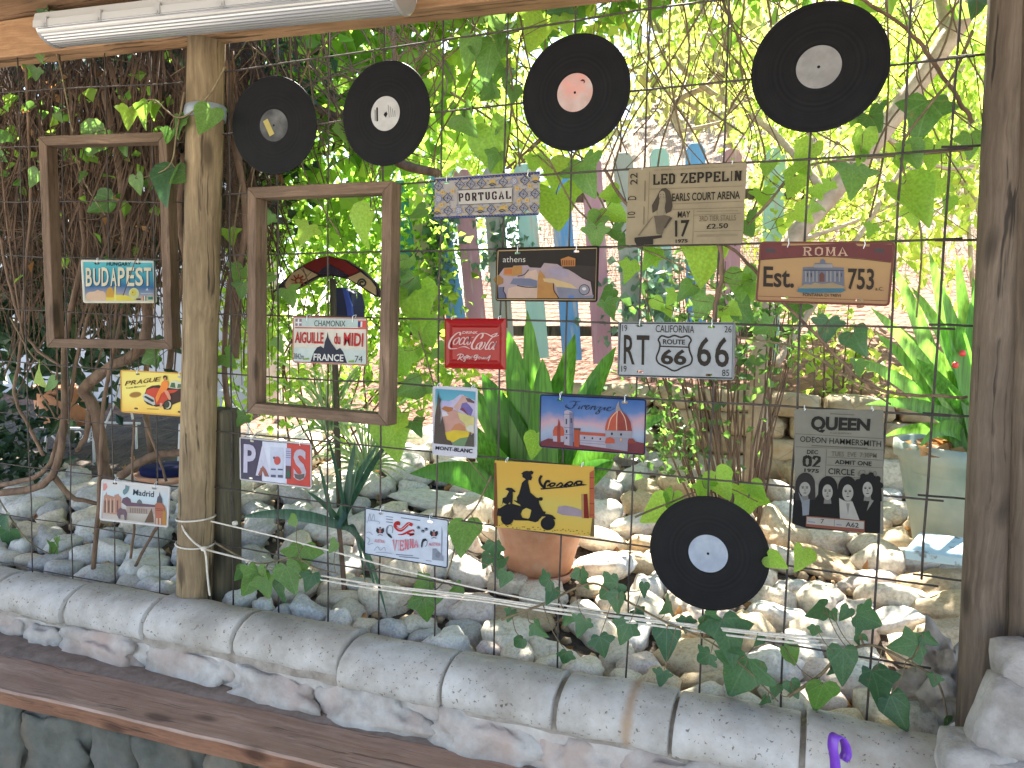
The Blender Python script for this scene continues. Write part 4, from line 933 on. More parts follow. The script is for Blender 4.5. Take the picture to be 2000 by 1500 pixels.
S.poly([(1185, 880), (1200, 800), (1270, 775), (1335, 810), (1350, 880)], tc_, 'apse', 6); S.poly([(1550, 880), (1570, 800), (1640, 800), (1710, 880)], td, 'apse', 6); S.ell(1445, 820, 12, 26, pm(220, 160, 90), 'apse', 7)
ik = pm(34, 40, 66)
for p in ([(610, 215), (660, 195), (720, 205), (790, 195)], [(720, 205), (690, 260), (650, 310), (600, 315), (575, 290)], [(570, 250), (545, 270), (560, 300)], [(660, 262), (745, 252)], [(780, 270), (750, 320), (790, 300)], [(800, 325), (820, 275), (870, 265), (850, 290)], [(880, 300), (930, 270), (900, 265), (870, 310), (900, 330), (950, 290)], [(950, 335), (985, 275), (1000, 290), (1030, 275), (1010, 335), (1050, 310)], [(1060, 300), (1120, 290), (1080, 340), (1100, 370), (1060, 405), (1040, 380), (1150, 320)], [(1150, 320), (1190, 295), (1170, 340), (1220, 330)], [(1220, 320), (1280, 300), (1250, 290), (1215, 340), (1270, 350), (1340, 310)]): S.stroke(p, 9, ik, slant=.3, l=8)
S.done()

# --- scooter sign
S = Sign('tin_sign', 'yellow tin sign with black silhouette of a scooter rider and dog', 'sign', .297, .195, [(968, 898), (1161, 913), (1161, 1047), (966, 1030)], (955, 890, 9.0909), gradprint('ochre_print', [(0, (202, 160, 62)), (.35, (206, 168, 70)), (.6, (196, 176, 84)), (1, (206, 172, 72))], -.09, .09, 6, .3), None, rad=.002)
sb = pm(18, 18, 24, .5)
S.poly([(1240, 900), (1360, 885), (1500, 915), (1660, 970), (1690, 1090), (1300, 1050), (1210, 1010)], pm(156, 140, 150), 'stone_wall_print', 1); S.poly([(1640, 680), (1690, 675), (1695, 1110), (1650, 1110)], pm(176, 140, 84), 'post_print', 2); S.poly([(1685, 680), (1750, 675), (1780, 1110), (1690, 1105)], pm(122, 34, 26), 'post_print', 3); S.poly([(1790, 300), (1870, 250), (1880, 1110), (1785, 1100)], pm(172, 92, 58), 'post_print', 2)
for y in (390, 580, 850, 1050): S.line((1790, y), (1875, y), 6, pm(110, 50, 36), 'post_print', 3)
S.poly([(100, 130), (135, 120), (150, 640), (160, 1250), (90, 1240)], pm(120, 74, 42), 'worn_edge', 1); S.poly([(1835, 1110), (1875, 1110), (1875, 1430), (1800, 1430)], pm(112, 92, 60), 'worn_edge', 1)
S.poly([(145, 1060), (165, 930), (200, 930), (310, 860), (420, 850), (560, 890), (680, 890), (670, 920), (600, 960), (570, 1030), (600, 1100), (700, 1120), (730, 1090), (760, 960), (780, 940), (700, 890), (590, 880), (510, 840), (440, 790), (470, 790), (505, 800), (500, 740), (540, 670), (560, 600), (590, 480), (640, 430), (660, 420), (640, 400), (600, 380), (600, 330), (575, 320), (620, 280), (680, 265), (720, 275), (760, 260), (800, 290), (785, 325), (755, 335), (775, 390), (765, 405), (755, 435), (710, 430), (700, 470), (715, 530), (740, 650), (820, 720), (850, 745), (890, 750), (905, 735), (950, 735), (965, 770), (940, 800), (890, 795), (900, 850), (940, 930), (970, 985), (1010, 990), (1005, 1035), (1060, 1035), (1130, 1055), (1190, 1110), (1185, 1130), (1130, 1120), (1000, 1075), (930, 1080), (880, 1160), (830, 1180), (700, 1150), (470, 1145), (440, 1130), (240, 1080)], sb, 'rider_and_scooter', 4)
S.ell(330, 1110, 112, 118, sb, 'rider_and_scooter', 4.2); S.ell(1050, 1200, 128, 122, sb, 'rider_and_scooter', 4.2)
S.poly([(755, 1115), (770, 1060), (830, 980), (870, 930), (880, 900), (760, 800), (700, 740), (650, 720), (700, 780), (820, 900), (790, 960), (730, 1100)], sb, 'rider_and_scooter', 4.4)
S.poly([(650, 700), (800, 760), (850, 790), (800, 800), (700, 750)], sb, 'rider_and_scooter', 4.6); S.poly([(600, 700), (720, 700), (870, 880), (900, 1000), (760, 960), (560, 880)], sb, 'rider_and_scooter', 4.3)
S.poly([(900, 900), (960, 980), (940, 1090), (860, 1170), (840, 1120), (910, 1040)], sb, 'rider_and_scooter', 4.5)
S.poly([(205, 895), (240, 860), (250, 750), (310, 730), (360, 630), (290, 590), (340, 565), (410, 570), (480, 630), (470, 650), (430, 640), (430, 720), (420, 860), (390, 860), (380, 820), (340, 860), (290, 850), (260, 830), (230, 880)], sb, 'dog', 4)
for p, w_ in (([(940, 350), (905, 420), (925, 500), (990, 560), (1000, 500), (1040, 450), (1090, 460)], 22), ([(1040, 540), (1110, 490), (1180, 490), (1150, 530), (1090, 540), (1100, 500)], 14), ([(1200, 540), (1280, 480), (1310, 520), (1260, 550)], 14), ([(1330, 540), (1400, 480), (1460, 460), (1490, 490), (1430, 530), (1380, 500), (1370, 565)], 15), ([(1510, 520), (1560, 460), (1640, 455), (1640, 500), (1570, 510), (1560, 470)], 15), ([(1660, 450), (1640, 505), (1700, 515)], 14)): S.stroke(p, w_, sb, l=5)
S.poly([(920, 575), (1000, 570), (1350, 540), (1740, 505), (1735, 520), (1380, 562), (930, 600)], sb, 'lettering', 5.5)
r2 = random.Random(3)
for k in range(34):
    u = k / 33; S.ell(200 + 1600 * u + r2.uniform(-15, 15), 1230 + 140 * u + r2.uniform(-25, 30), r2.uniform(10, 22), r2.uniform(5, 10), pm(74, 54, 26), 'sand_specks', 2, r2.uniform(-.3, .6), 6)
S.done()

# --- Vienna
S = Sign('plate_sign', 'white souvenir plate reading VIENNA in red, lowest plate over the rocks', 'sign', .297, .15, [(715, 990), (875, 1017), (875, 1108), (711, 1083)], (700, 980, 10.526), pm(214, 222, 234), pm(44, 46, 58), .004, slots=[(465, 240), (1475, 410)], group=GP)
vr = pm(190, 44, 48); vp = pm(222, 128, 140); vg = pm(132, 138, 152); vk = pm(46, 48, 56)
S.stroke([(830, 480), (830, 430), (780, 440), (765, 500), (830, 570), (900, 570), (980, 500), (1040, 450), (1120, 480)], 34, vr, 'ribbon_emblem', 3); S.stroke([(800, 520), (850, 560), (920, 550), (1000, 480), (1060, 440)], 7, pm(230, 190, 190), 'ribbon_emblem', 4)
S.stroke([(820, 670), (900, 670), (980, 640), (1060, 600), (1140, 580), (1150, 620)], 22, vr, 'ribbon_emblem', 3, taper=True); S.stroke([(1010, 650), (1080, 660), (1150, 660), (1060, 690)], 18, vr, 'ribbon_emblem', 3.5)
for i, (ch, x0, x1, ya, yb) in enumerate((('V', 715, 800, 775, 1010), ('I', 812, 842, 780, 1010), ('E', 850, 940, 785, 1000), ('N', 955, 1045, 770, 975), ('N', 1060, 1145, 760, 950), ('A', 1150, 1240, 770, 935))): S.slab(ch, [(x0, ya), (x1, ya + 6), (x1, yb), (x0, yb)], vp, .12, .06, .14)
for x, y in ((455, 600), (1560, 660)):
    for sx in (-1, 1): S.poly([(x + sx*20, y - 40), (x + sx*70, y - 70), (x + sx*85, y), (x + sx*50, y + 50), (x + sx*15, y + 40)], vk, 'eagle_emblem', 3)
    S.ell(x, y, 26, 50, pm(180, 110, 105), 'eagle_emblem', 4); S.stroke([(x - 50, y + 90), (x, y + 70), (x + 50, y + 90)], 9, vg, 'eagle_emblem', 3); S.ell(x, y - 70, 14, 20, vk, 'eagle_emblem', 4)
S.stroke([(620, 500), (590, 560), (600, 650), (680, 730)], 18, vg, 'portraits', 2); S.stroke([(620, 490), (690, 490), (715, 560), (700, 640)], 8, vg, 'portraits', 2); S.poly([(600, 640), (650, 660), (700, 720), (690, 750), (620, 700)], vk, 'portraits', 3)
S.poly([(1295, 940), (1300, 830), (1330, 760), (1390, 750), (1420, 800), (1380, 800), (1340, 830), (1320, 930)], vk, 'portraits', 3); S.stroke([(1420, 800), (1415, 870), (1380, 920)], 6, vg, 'portraits', 3)
for (x, y) in ((1240, 530), (1330, 600), (1400, 560)): S.ell(x, y, 42, 34, vg, 'musicians', 2, .4, 7); S.ell(x + 10, y - 12, 22, 18, vk, 'musicians', 3, 0, 6)
S.text('AUSTRIA', [(340, 760), (550, 785), (548, 850), (338, 830)], vp, .01); S.text('AUSTRIA', [(1450, 830), (1690, 840), (1690, 910), (1450, 905)], vp, .01)
for q in ([(570, 290), (720, 310), (720, 325), (570, 305)], [(575, 340), (715, 360), (715, 380), (575, 360)], [(580, 400), (715, 415), (715, 435), (580, 420)], [(880, 315), (1280, 375), (1280, 392), (880, 335)], [(780, 1070), (1130, 1100), (1130, 1116), (780, 1090)], [(840, 1115), (1250, 1150), (1250, 1168), (840, 1132)], [(1390, 1200), (1510, 1212), (1510, 1224), (1390, 1214)]): S.poly(q, vg, 'small_print', 2)
for p in ([(195, 430), (200, 390), (420, 400), (430, 455)], [(210, 380), (240, 240), (270, 380), (320, 250), (340, 380)], [(170, 640), (230, 620), (300, 680)], [(170, 720), (240, 780), (200, 870), (310, 850)], [(330, 1000), (400, 920), (460, 990), (540, 930), (560, 1010)], [(360, 1040), (520, 1040), (690, 1060)]): S.stroke(p, 6, pm(160, 168, 186), 'line_drawings', 2)
S.poly([(1520, 1190), (1530, 960), (1600, 960), (1690, 1060), (1750, 1120), (1760, 1215)], pm(150, 156, 170), 'church', 2); S.poly([(1720, 1130), (1735, 640), (1722, 480), (1712, 640), (1700, 1080)], pm(150, 156, 170), 'church', 2); S.ell(1640, 1090, 50, 60, vg, 'church', 3)
S.done()

# --- Route 66
S = Sign('plate_sign', 'white plate reading CALIFORNIA RT 66 with a black road shield', 'sign', .30, .145, [(1210, 629), (1435, 630), (1433, 741), (1206, 735)], (1180, 300, 3.125), pm(172, 176, 178), pm(140, 142, 140), .003, slots=[(215, 1050), (655, 1058), (220, 1331), (640, 1352)], group=GP)
S.stroke([(100, 1035), (788, 1040), (780, 1370), (90, 1352), (100, 1035)], 3.2, BLK, 'border_line', 2, sm=1)
S.text('CALIFORNIA', [(316, 1046), (552, 1050), (550, 1096), (316, 1090)], INK)
for t, q in (('19', (112, 1046, 142, 1084)), ('26', (735, 1052, 778, 1092)), ('19', (106, 1294, 138, 1332)), ('85', (720, 1318, 764, 1358))): S.text(t, [(q[0], q[1]), (q[2], q[1]), (q[2], q[3]), (q[0], q[3])], INK)
S.text('R', [(122, 1106), (190, 1108), (188, 1288), (120, 1282)], INK, .012); S.text('T', [(200, 1108), (278, 1110), (276, 1290), (198, 1288)], INK, .012)
S.text('6', [(568, 1118), (654, 1120), (654, 1300), (568, 1296)], INK, .012); S.text('6', [(678, 1118), (764, 1120), (762, 1306), (676, 1302)], INK, .012)
sh = [(330, 1136), (352, 1112), (392, 1122), (430, 1110), (470, 1122), (508, 1112), (532, 1138), (518, 1168), (524, 1210), (538, 1250), (526, 1285), (480, 1304), (430, 1326), (382, 1304), (334, 1280), (320, 1245), (334, 1205), (342, 1165)]
S.stroke(sh + [sh[0]], 5, INK, 'road_shield', 3, sm=3); S.line((344, 1176), (520, 1182), 4, INK, 'road_shield', 3)
S.text('ROUTE', [(360, 1132), (496, 1136), (494, 1166), (360, 1164)], INK, .02); S.text('66', [(348, 1192), (506, 1196), (502, 1292), (346, 1286)], INK, .03)
S.done()

# --- Roma
S = Sign('plate_sign', 'maroon and tan souvenir plate reading ROMA Est. 753 with a fountain facade', 'sign', .297, .148, [(1484, 473), (1748, 474), (1737, 597), (1477, 588)], (1470, 465, 7.0175), gradprint('roma_tan_print', [(0, (168, 134, 90)), (.5, (176, 140, 94)), (1, (162, 124, 86))], -.075, .075, 10, .3), pm(122, 74, 66), .005, rad=.01, slots=[(480, 130), (1520, 145), (440, 815), (1465, 850)], group=GP)
mr_ = pm(112, 62, 60); fr_ = pm(56, 46, 38)
S.poly([(110, 70), (400, 62), (400, 105), (560, 105), (1400, 68), (1440, 110), (1600, 118), (1610, 70), (1920, 90), (1900, 330), (1500, 280), (1100, 250), (900, 250), (500, 275), (85, 305)], mr_, 'header_band', 1)
S.stroke([(85, 300), (500, 272), (950, 256), (1400, 280), (1890, 335)], 4, pm(80, 44, 40), 'rule_lines', 2); S.line((70, 795), (1850, 862), 3, pm(110, 66, 56)); 
S.slab('ROMA', [(690, 122), (1295, 130), (1298, 245), (685, 242)], pm(198, 164, 138), .09, .05, .14, gap=.3)
S.text('Est.', [(152, 388), (570, 400), (565, 685), (145, 668)], fr_, .02); S.text('753', [(1308, 415), (1668, 420), (1660, 715), (1302, 705)], fr_, .02); S.text('a.C.', [(1680, 670), (1795, 672), (1795, 722), (1680, 720)], fr_, .0)
S.text('FONTANA DI TREVI', [(690, 752), (1208, 770), (1208, 808), (690, 798)], fr_, .01)
for x in (250, 1745): S.poly([(x - 70, 140), (x + 60, 150), (x + 60, 205), (x - 70, 200)], pm(80, 72, 72), 'small_emblem', 2)
f1 = pm(108, 112, 124); f2 = pm(150, 144, 140); f3 = pm(74, 72, 82)
S.poly([(690, 400), (840, 395), (850, 345), (925, 340), (930, 300), (960, 285), (990, 300), (1000, 345), (1090, 350), (1100, 400), (1250, 405), (1255, 660), (680, 660)], f1, 'fountain_facade', 2)
S.poly([(840, 360), (1095, 360), (1095, 405), (840, 405)], f2, 'fountain_facade', 3); S.line((690, 440), (1250, 446), 7, f3, 'fountain_facade', 4)
for x in (720, 770, 820, 872, 1010, 1062, 1120, 1180): S.poly([(x, 455), (x + 18, 455), (x + 18, 600), (x, 600)], f2, 'fountain_facade', 4)
for x in (745, 796, 1150, 1212): S.poly([(x, 480), (x + 14, 480), (x + 14, 530), (x, 530)], f3, 'fountain_facade', 4)
S.poly([(915, 600), (915, 500), (950, 465), (985, 500), (985, 600)], pm(110, 72, 66), 'fountain_facade', 5)
S.poly([(620, 690), (720, 630), (800, 640), (850, 610), (950, 630), (1100, 610), (1170, 640), (1230, 650), (1260, 690)], pm(150, 132, 104), 'rocks_print', 5); S.poly([(610, 735), (630, 690), (1250, 690), (1270, 720), (1200, 750), (700, 755)], pm(66, 110, 128), 'pool_print', 6)
S.done()

# --- ticket, arena show
def ticket_mat(name, c): return mat(name, tuple(lin(v) for v in c), .55, tuple(lin(v) * .8 for v in c), scale=16, contrast=(.4, .75), spec=.12, third=tuple(lin(v) * .62 for v in c), tscale=7, tpos=(.62, .85))
S = Sign('ticket_sign', 'wide aged metal ticket sign for a 17 MAY arena show with a long-haired singer', 'sign', .295, .197, [(1229, 330), (1457, 316), (1452, 476), (1221, 478)], (1210, 310, 7.692), ticket_mat('aged_ticket_print', (128, 116, 93)), None, rad=.006)
tk = pm(44, 38, 29); tl = pm(120, 106, 84)
S.slab('LED ZEPPELIN', [(505, 240), (1838, 182), (1832, 330), (505, 395)], tk, .15, .07, .14, gap=.2)
S.text('EARLS COURT ARENA', [(795, 525), (1812, 485), (1810, 605), (792, 645)], tk, .015); S.text('MAY', [(880, 795), (1068, 785), (1060, 882), (875, 890)], tk, .015); S.text('17', [(835, 930), (1055, 920), (1035, 1175), (838, 1180)], tk, .02); S.text('1975', [(845, 1215), (1028, 1208), (1025, 1262), (845, 1270)], tk, .03)
S.text('3RD TIER STALLS', [(1200, 862), (1752, 842), (1750, 930), (1198, 945)], tl, .01); S.text('£2.50', [(1310, 985), (1635, 968), (1630, 1045), (1308, 1058)], tk, .015)
S.text('MEL BUSH by arrangement with PETER GRANT presents', [(525, 168), (1745, 110), (1745, 128), (525, 188)], tl, 0)
for t, q in (('22', [(165, 395), (165, 222), (272, 215), (272, 390)]), ('D', [(130, 625), (132, 565), (255, 560), (255, 620)]), ('10', [(122, 890), (125, 800), (242, 795), (240, 885)])): S.text(t, q, tk, .0)
for a, b_ in (((455, 195), (425, 1000)), ((455, 460), (1850, 412)), ((800, 680), (1850, 640)), ((800, 765), (1850, 735)), ((1120, 770), (1100, 1290)), ((1120, 1095), (1840, 1080)), ((1120, 850), (1820, 822))): S.line(a, b_, 3, tl)
S.poly([(375, 640), (380, 330), (395, 330), (390, 640)], tl, 'small_print', 2); S.poly([(360, 990), (365, 720), (378, 720), (375, 990)], tl, 'small_print', 2)
for y in (790, 1145, 1165): S.poly([(1160, y), (1780, y - 14), (1780, y - 2), (1160, y + 12)], pm(140, 126, 104), 'small_print', 2)
hr = pm(74, 64, 52); sk_ = pm(150, 136, 112); sh_ = pm(50, 44, 38)
S.poly([(600, 500), (640, 450), (700, 440), (760, 490), (790, 600), (800, 720), (780, 790), (700, 830), (680, 740), (700, 640), (690, 540), (640, 520), (600, 620), (590, 760), (500, 820), (490, 700), (560, 580)], hr, 'singer_figure', 4)
S.ell(645, 555, 48, 70, sk_, 'singer_figure', 5); S.poly([(595, 680), (640, 640), (690, 680), (670, 850), (560, 860)], sk_, 'singer_figure', 5); S.poly([(520, 860), (680, 850), (770, 870), (680, 1050), (640, 1150), (560, 1130), (540, 960)], pm(104, 92, 76), 'singer_figure', 4.5); S.poly([(760, 880), (800, 890), (690, 1050), (670, 1040)], hr, 'singer_figure', 6)
S.poly([(470, 900), (520, 860), (300, 1160), (280, 1150)], tl, 'singer_figure', 4); S.poly([(230, 1190), (300, 1180), (640, 1150), (640, 1190), (510, 1210), (510, 1290), (260, 1300), (230, 1240)], sh_, 'singer_figure', 6)
for y in (535, 575): S.poly([(618, y), (632, y), (632, y + 8), (618, y + 8)], sh_, 'singer_figure', 7); S.poly([(660, y), (674, y), (674, y + 8), (660, y + 8)], sh_, 'singer_figure', 7)
S.done()

# --- ticket, four musicians
S = Sign('ticket_sign', 'upright grey-green metal ticket sign showing four long-haired musicians', 'sign', .195, .295, [(1559, 800), (1731, 800), (1719, 1043), (1546, 1030)], (1540, 790, 5.77), ticket_mat('grey_ticket_print', (100, 98, 88)), None, rad=.003)
qk = pm(30, 28, 24); ql = pm(96, 92, 80); qd = pm(10, 10, 10); qh = pm(40, 37, 35); qf = pm(150, 148, 140)
S.text('QUEEN', [(255, 125), (925, 160), (912, 320), (250, 318)], qk, .045); S.text('ODEON HAMMERSMITH', [(132, 355), (1045, 410), (1042, 478), (130, 418)], qk, .003); S.text('DEC', [(210, 508), (335, 515), (333, 560), (206, 555)], qk, .02)
S.slab('02', [(165, 575), (370, 585), (365, 705), (162, 698)], qk, .2, .05, .0, gap=.1); S.text('1975', [(180, 718), (345, 728), (342, 772), (178, 758)], qk, .03)
S.text('TUES  EVE  7:30PM', [(485, 525), (995, 548), (992, 602), (483, 580)], ql, .01); S.text('ADMIT ONE', [(525, 620), (938, 642), (935, 692), (522, 668)], qk, .02); S.text('CIRCLE', [(450, 715), (745, 730), (742, 800), (448, 782)], qk, .01); S.text('£2.50', [(782, 735), (995, 748), (990, 812), (780, 800)], ql, -.01)
S.text('PLUS SUPPORT', [(468, 308), (712, 320), (710, 338), (468, 328)], ql, .0)
for a, b_ in (((80, 328), (1080, 385)), ((80, 475), (1075, 512)), ((430, 500), (415, 810)), ((440, 590), (1060, 628)), ((430, 680), (1060, 712)), ((420, 805), (1040, 835))): S.line(a, b_, 3, ql)
S.poly([(260, 455), (890, 488), (890, 500), (260, 468)], ql, 'small_print', 2); S.poly([(470, 98), (740, 112), (740, 122), (470, 108)], ql, 'small_print', 2)
S.poly([(40, 1340), (60, 1000), (120, 960), (340, 1000), (560, 950), (770, 980), (1040, 950), (1030, 1450), (860, 1440), (200, 1390)], qd, 'musicians_photo', 3)
S.poly([(300, 1060), (350, 980), (330, 900), (300, 880), (290, 1060)], pm(130, 128, 118), 'musicians_photo', 3.5)
for (cx, cy_, hw, hh_, tone) in ((190, 900, 110, 135, qh), (445, 940, 108, 135, qd), (665, 940, 108, 135, qd), (905, 920, 140, 135, qd)):
    S.ell(cx, cy_, hw, hh_, tone, 'musicians_photo', 4, 0, 22); S.poly([(cx - hw, cy_), (cx + hw, cy_), (cx + hw * 1.05, cy_ + 170), (cx - hw * 1.1, cy_ + 180)], tone, 'musicians_photo', 4.2)
for k in range(14):
    a = k * .7; S.ell(905 + 130*cos(a), 910 + 118*sin(a), 34, 34, qd, 'musicians_photo', 4.4, 0, 8)
for (cx, cy_, rx, ry) in ((185, 950, 62, 80), (440, 985, 58, 88), (668, 990, 62, 92), (890, 955, 56, 86)):
    S.ell(cx, cy_, rx, ry, qf, 'musicians_photo', 5); S.poly([(cx - 34, cy_ + 60), (cx + 34, cy_ + 60), (cx + 44, cy_ + 130), (cx - 44, cy_ + 130)], pm(112, 110, 104), 'musicians_photo', 4.8)
    for sx in (-1, 1): S.ell(cx + sx * 24, cy_ - 12, 14, 6, qd, 'musicians_photo', 6, 0, 8); S.ell(cx + sx * 24, cy_ - 26, 18, 4, qh, 'musicians_photo', 6, 0, 6)
    S.poly([(cx - 3, cy_ - 8), (cx + 5, cy_ - 8), (cx + 9, cy_ + 24), (cx - 8, cy_ + 24)], pm(122, 120, 112), 'musicians_photo', 6); S.ell(cx, cy_ + 44, 20, 5, qh, 'musicians_photo', 6, 0, 8)
S.poly([(110, 980), (170, 1080), (240, 1060), (230, 1240), (160, 1250), (150, 1110)], pm(120, 126, 132), 'musicians_photo', 5.5); S.poly([(570, 1050), (640, 1090), (720, 1090), (800, 1300), (580, 1280)], pm(158, 156, 148), 'musicians_photo', 5.5); S.poly([(650, 1110), (690, 1110), (670, 1240)], pm(120, 118, 112), 'musicians_photo', 6); S.poly([(790, 1100), (870, 1200), (905, 1090), (860, 1080)], qd, 'musicians_photo', 5.6); S.poly([(880, 1200), (920, 1060), (960, 1080)], pm(120, 118, 112), 'musicians_photo', 6)
S.poly([(200, 1250), (860, 1305), (855, 1440), (195, 1370)], pm(128, 74, 58), 'seat_strip', 7); S.poly([(208, 1262), (850, 1315), (848, 1400), (204, 1340)], pm(158, 154, 146), 'seat_strip', 8)
S.text('7', [(365, 1285), (400, 1288), (398, 1338), (362, 1334)], qk, .0, 'seat_lettering', 9); S.text('A62', [(645, 1318), (792, 1330), (788, 1385), (642, 1372)], qk, .01, 'seat_lettering', 9); S.line((517, 1292), (515, 1362), 3, ql, 'seat_strip', 9)
S.poly([(215, 1312), (300, 1318), (300, 1326), (215, 1320)], pm(90, 96, 140), 'seat_lettering', 9); S.poly([(540, 1345), (600, 1350), (600, 1358), (540, 1353)], pm(90, 96, 140), 'seat_lettering', 9)
S.done()

# ------------------------------------------------------------------ vinyl records
def vinyl_mat():
    m, N, L, P = nt('black_vinyl')
    P.inputs['Base Color'].default_value = (.005, .005, .006, 1); P.inputs['Specular IOR Level'].default_value = .1
    tc = N.new('ShaderNodeTexCoord'); ln = N.new('ShaderNodeVectorMath'); ln.operation = 'LENGTH'; L.new(tc.outputs['Object'], ln.inputs[0])
    nz = N.new('ShaderNodeTexNoise'); nz.noise_dimensions = '1D'; nz.inputs['Scale'].default_value = 160; nz.inputs['Detail'].default_value = 3; L.new(ln.outputs['Value'], nz.inputs['W'])
    mr = N.new('ShaderNodeMapRange'); mr.inputs[3].default_value = .38; mr.inputs[4].default_value = .62; L.new(nz.outputs[0], mr.inputs[0]); L.new(mr.outputs[0], P.inputs['Roughness'])
    n2 = N.new('ShaderNodeTexNoise'); n2.inputs['Scale'].default_value = 20; L.new(tc.outputs['Object'], n2.inputs['Vector'])
    cr = N.new('ShaderNodeValToRGB'); cr.color_ramp.elements[0].color = (.003, .003, .004, 1); cr.color_ramp.elements[1].color = (.014, .014, .014, 1); ad_ = N.new('ShaderNodeMath'); ad_.operation = 'MULTIPLY_ADD'; ad_.inputs[1].default_value = .8; L.new(nz.outputs[0], ad_.inputs[0]); sb2 = N.new('ShaderNodeMath'); sb2.operation = 'MULTIPLY_ADD'; sb2.inputs[1].default_value = .5; sb2.inputs[2].default_value = -.2; L.new(n2.outputs[0], sb2.inputs[0]); L.new(sb2.outputs[0], ad_.inputs[2]); L.new(ad_.outputs[0], cr.inputs[0]); L.new(cr.outputs[0], P.inputs['Base Color'])
    bp = N.new('ShaderNodeBump'); bp.inputs['Strength'].default_value = .12; bp.inputs['Distance'].default_value = .001; L.new(nz.outputs[0], bp.inputs['Height']); L.new(bp.outputs[0], P.inputs['Normal'])
    return m
M['vinyl'] = vinyl_mat()
def record(px, py, Y, yaw, tilt, lmat, label, extra=None, warp=0.0):
    p = un(px, py, Y)
    root = empty('vinyl_record', p, (tilt, 0, yaw), label, 'record', 'vinyl records hung on the mesh')
    b = MB(); prof_ = [(.004, -.0009), (.05, -.0009), (.0515, -.0006), (.0585, -.0005)]
    r = .06; k = 0
    while r < .146:
        prof_.append((r, -.0007 - .0001 * (k % 2))); r += .0042; k += 1
    prof_ += [(.147, -.0011), (.1495, -.001), (.1505, 0), (.1495, .001), (.05, .0009), (.004, .0009), (.004, -.0009)]
    n = 72; V = []; F = []
    for (r, y) in prof_:
        for j in range(n):
            a = 2*pi*j/n; V.append((r*cos(a), y + warp * sin(2*a + 1) * (r/.15)**2, r*sin(a)))
    for i in range(len(prof_)-1):
        for j in range(n): F.append((i*n+j, (i+1)*n+j, (i+1)*n+(j+1)%n, i*n+(j+1)%n))
    b.add(V, F); b.build('disc', M['vinyl'], root, smooth=True)
    b = MB(); V = [(r*cos(2*pi*j/48), -.0013, r*sin(2*pi*j/48)) for r in (.0034, .0495) for j in range(48)]
    b.add(V, [(j, (j+1)%48, 48+(j+1)%48, 48+j) for j in range(48)]); lb = b.build('paper_label', lmat, root)
    b = MB(); b.add([(.0045*cos(2*pi*j/16), .0005, .0045*sin(2*pi*j/16)) for j in range(16)], [tuple(range(16))]); b.build('spindle_hole', BLK, root)  # black disc closing the hole, its darkness is put into the colour
    if extra:
        for (m_, pts, nm) in extra:
            b = MB(); b.add([(x, -.00165, z) for x, z in pts], [tuple(range(len(pts)))]); b.build(nm, m_, lb)
    return root
def rot_rect(cx, cz, w_, h_, a): return [(cx + x*cos(a) - z*sin(a), cz + x*sin(a) + z*cos(a)) for x, z in ((-w_, -h_), (w_, -h_), (w_, h_), (-w_, h_))]
def labmat(n, c, c2, c3): return mat(n, mul(c, .62), .7, mul(c2, .62), scale=30, third=c3, tscale=16, tpos=(.5, .72))
record(535, 245, -.03, radians(9), radians(3), labmat('dark_record_label', (.035, .036, .038), (.07, .07, .068), (.10, .10, .095)), 'black record with dark label and yellow stripe, next to the timber post', [(pm(196, 180, 104), rot_rect(-.018, -.006, .009, .026, -2.7), 'label_stripe')] + [(pm(120, 118, 110), rot_rect(.012 + .006*k, .004 - .004*k, .0008, .016, -2.7), 'label_line') for k in range(3)])
record(753, 222, -.03, 0, radians(2), labmat('pale_record_label', (.48, .46, .43), (.6, .58, .55), (.33, .31, .29)), 'black record with pale printed label above the PORTUGAL plate and larger frame', [(pm(40, 38, 40), rot_rect(-.028, .0, .003, .02, 0), 'label_line'), (pm(60, 58, 60), rot_rect(-.035, -.002, .0012, .016, 0), 'label_line'), (pm(30, 28, 30), [(-.006, -.003), (.002, -.012), (.008, -.002), (.004, .006)], 'label_tear')] + [(pm(120, 116, 112), rot_rect(.012 + .007*k, .006 - .003*k, .0009, .018 - .003*k, .1), 'label_line') for k in range(4)])
record(1123, 181, -.028, radians(-1), radians(1), labmat('pink_record_label', (.55, .36, .31), (.62, .47, .42), (.5, .2, .16)), 'black record with faded pink label', [(pm(90, 40, 34), [(.014, .028), (.02, .032), (.026, .03), (.028, .024), (.024, .02), (.024, .026)], 'label_stain')])
record(1599, 131, -.028, radians(1), radians(-2), labmat('grey_record_label', (.24, .23, .22), (.32, .31, .295), (.15, .14, .13)), 'largest-looking black record with grey label, near the dark grey post', [(pm(160, 156, 150), rot_rect(.004, .012, .0007, .03, .7), 'label_scratch')])
record(1383, 1081, -.03, radians(-1), radians(2), labmat('blue_grey_record_label', (.33, .38, .46), (.43, .48, .55), (.24, .28, .35)), 'black record with pale blue label hung low over the rocks')

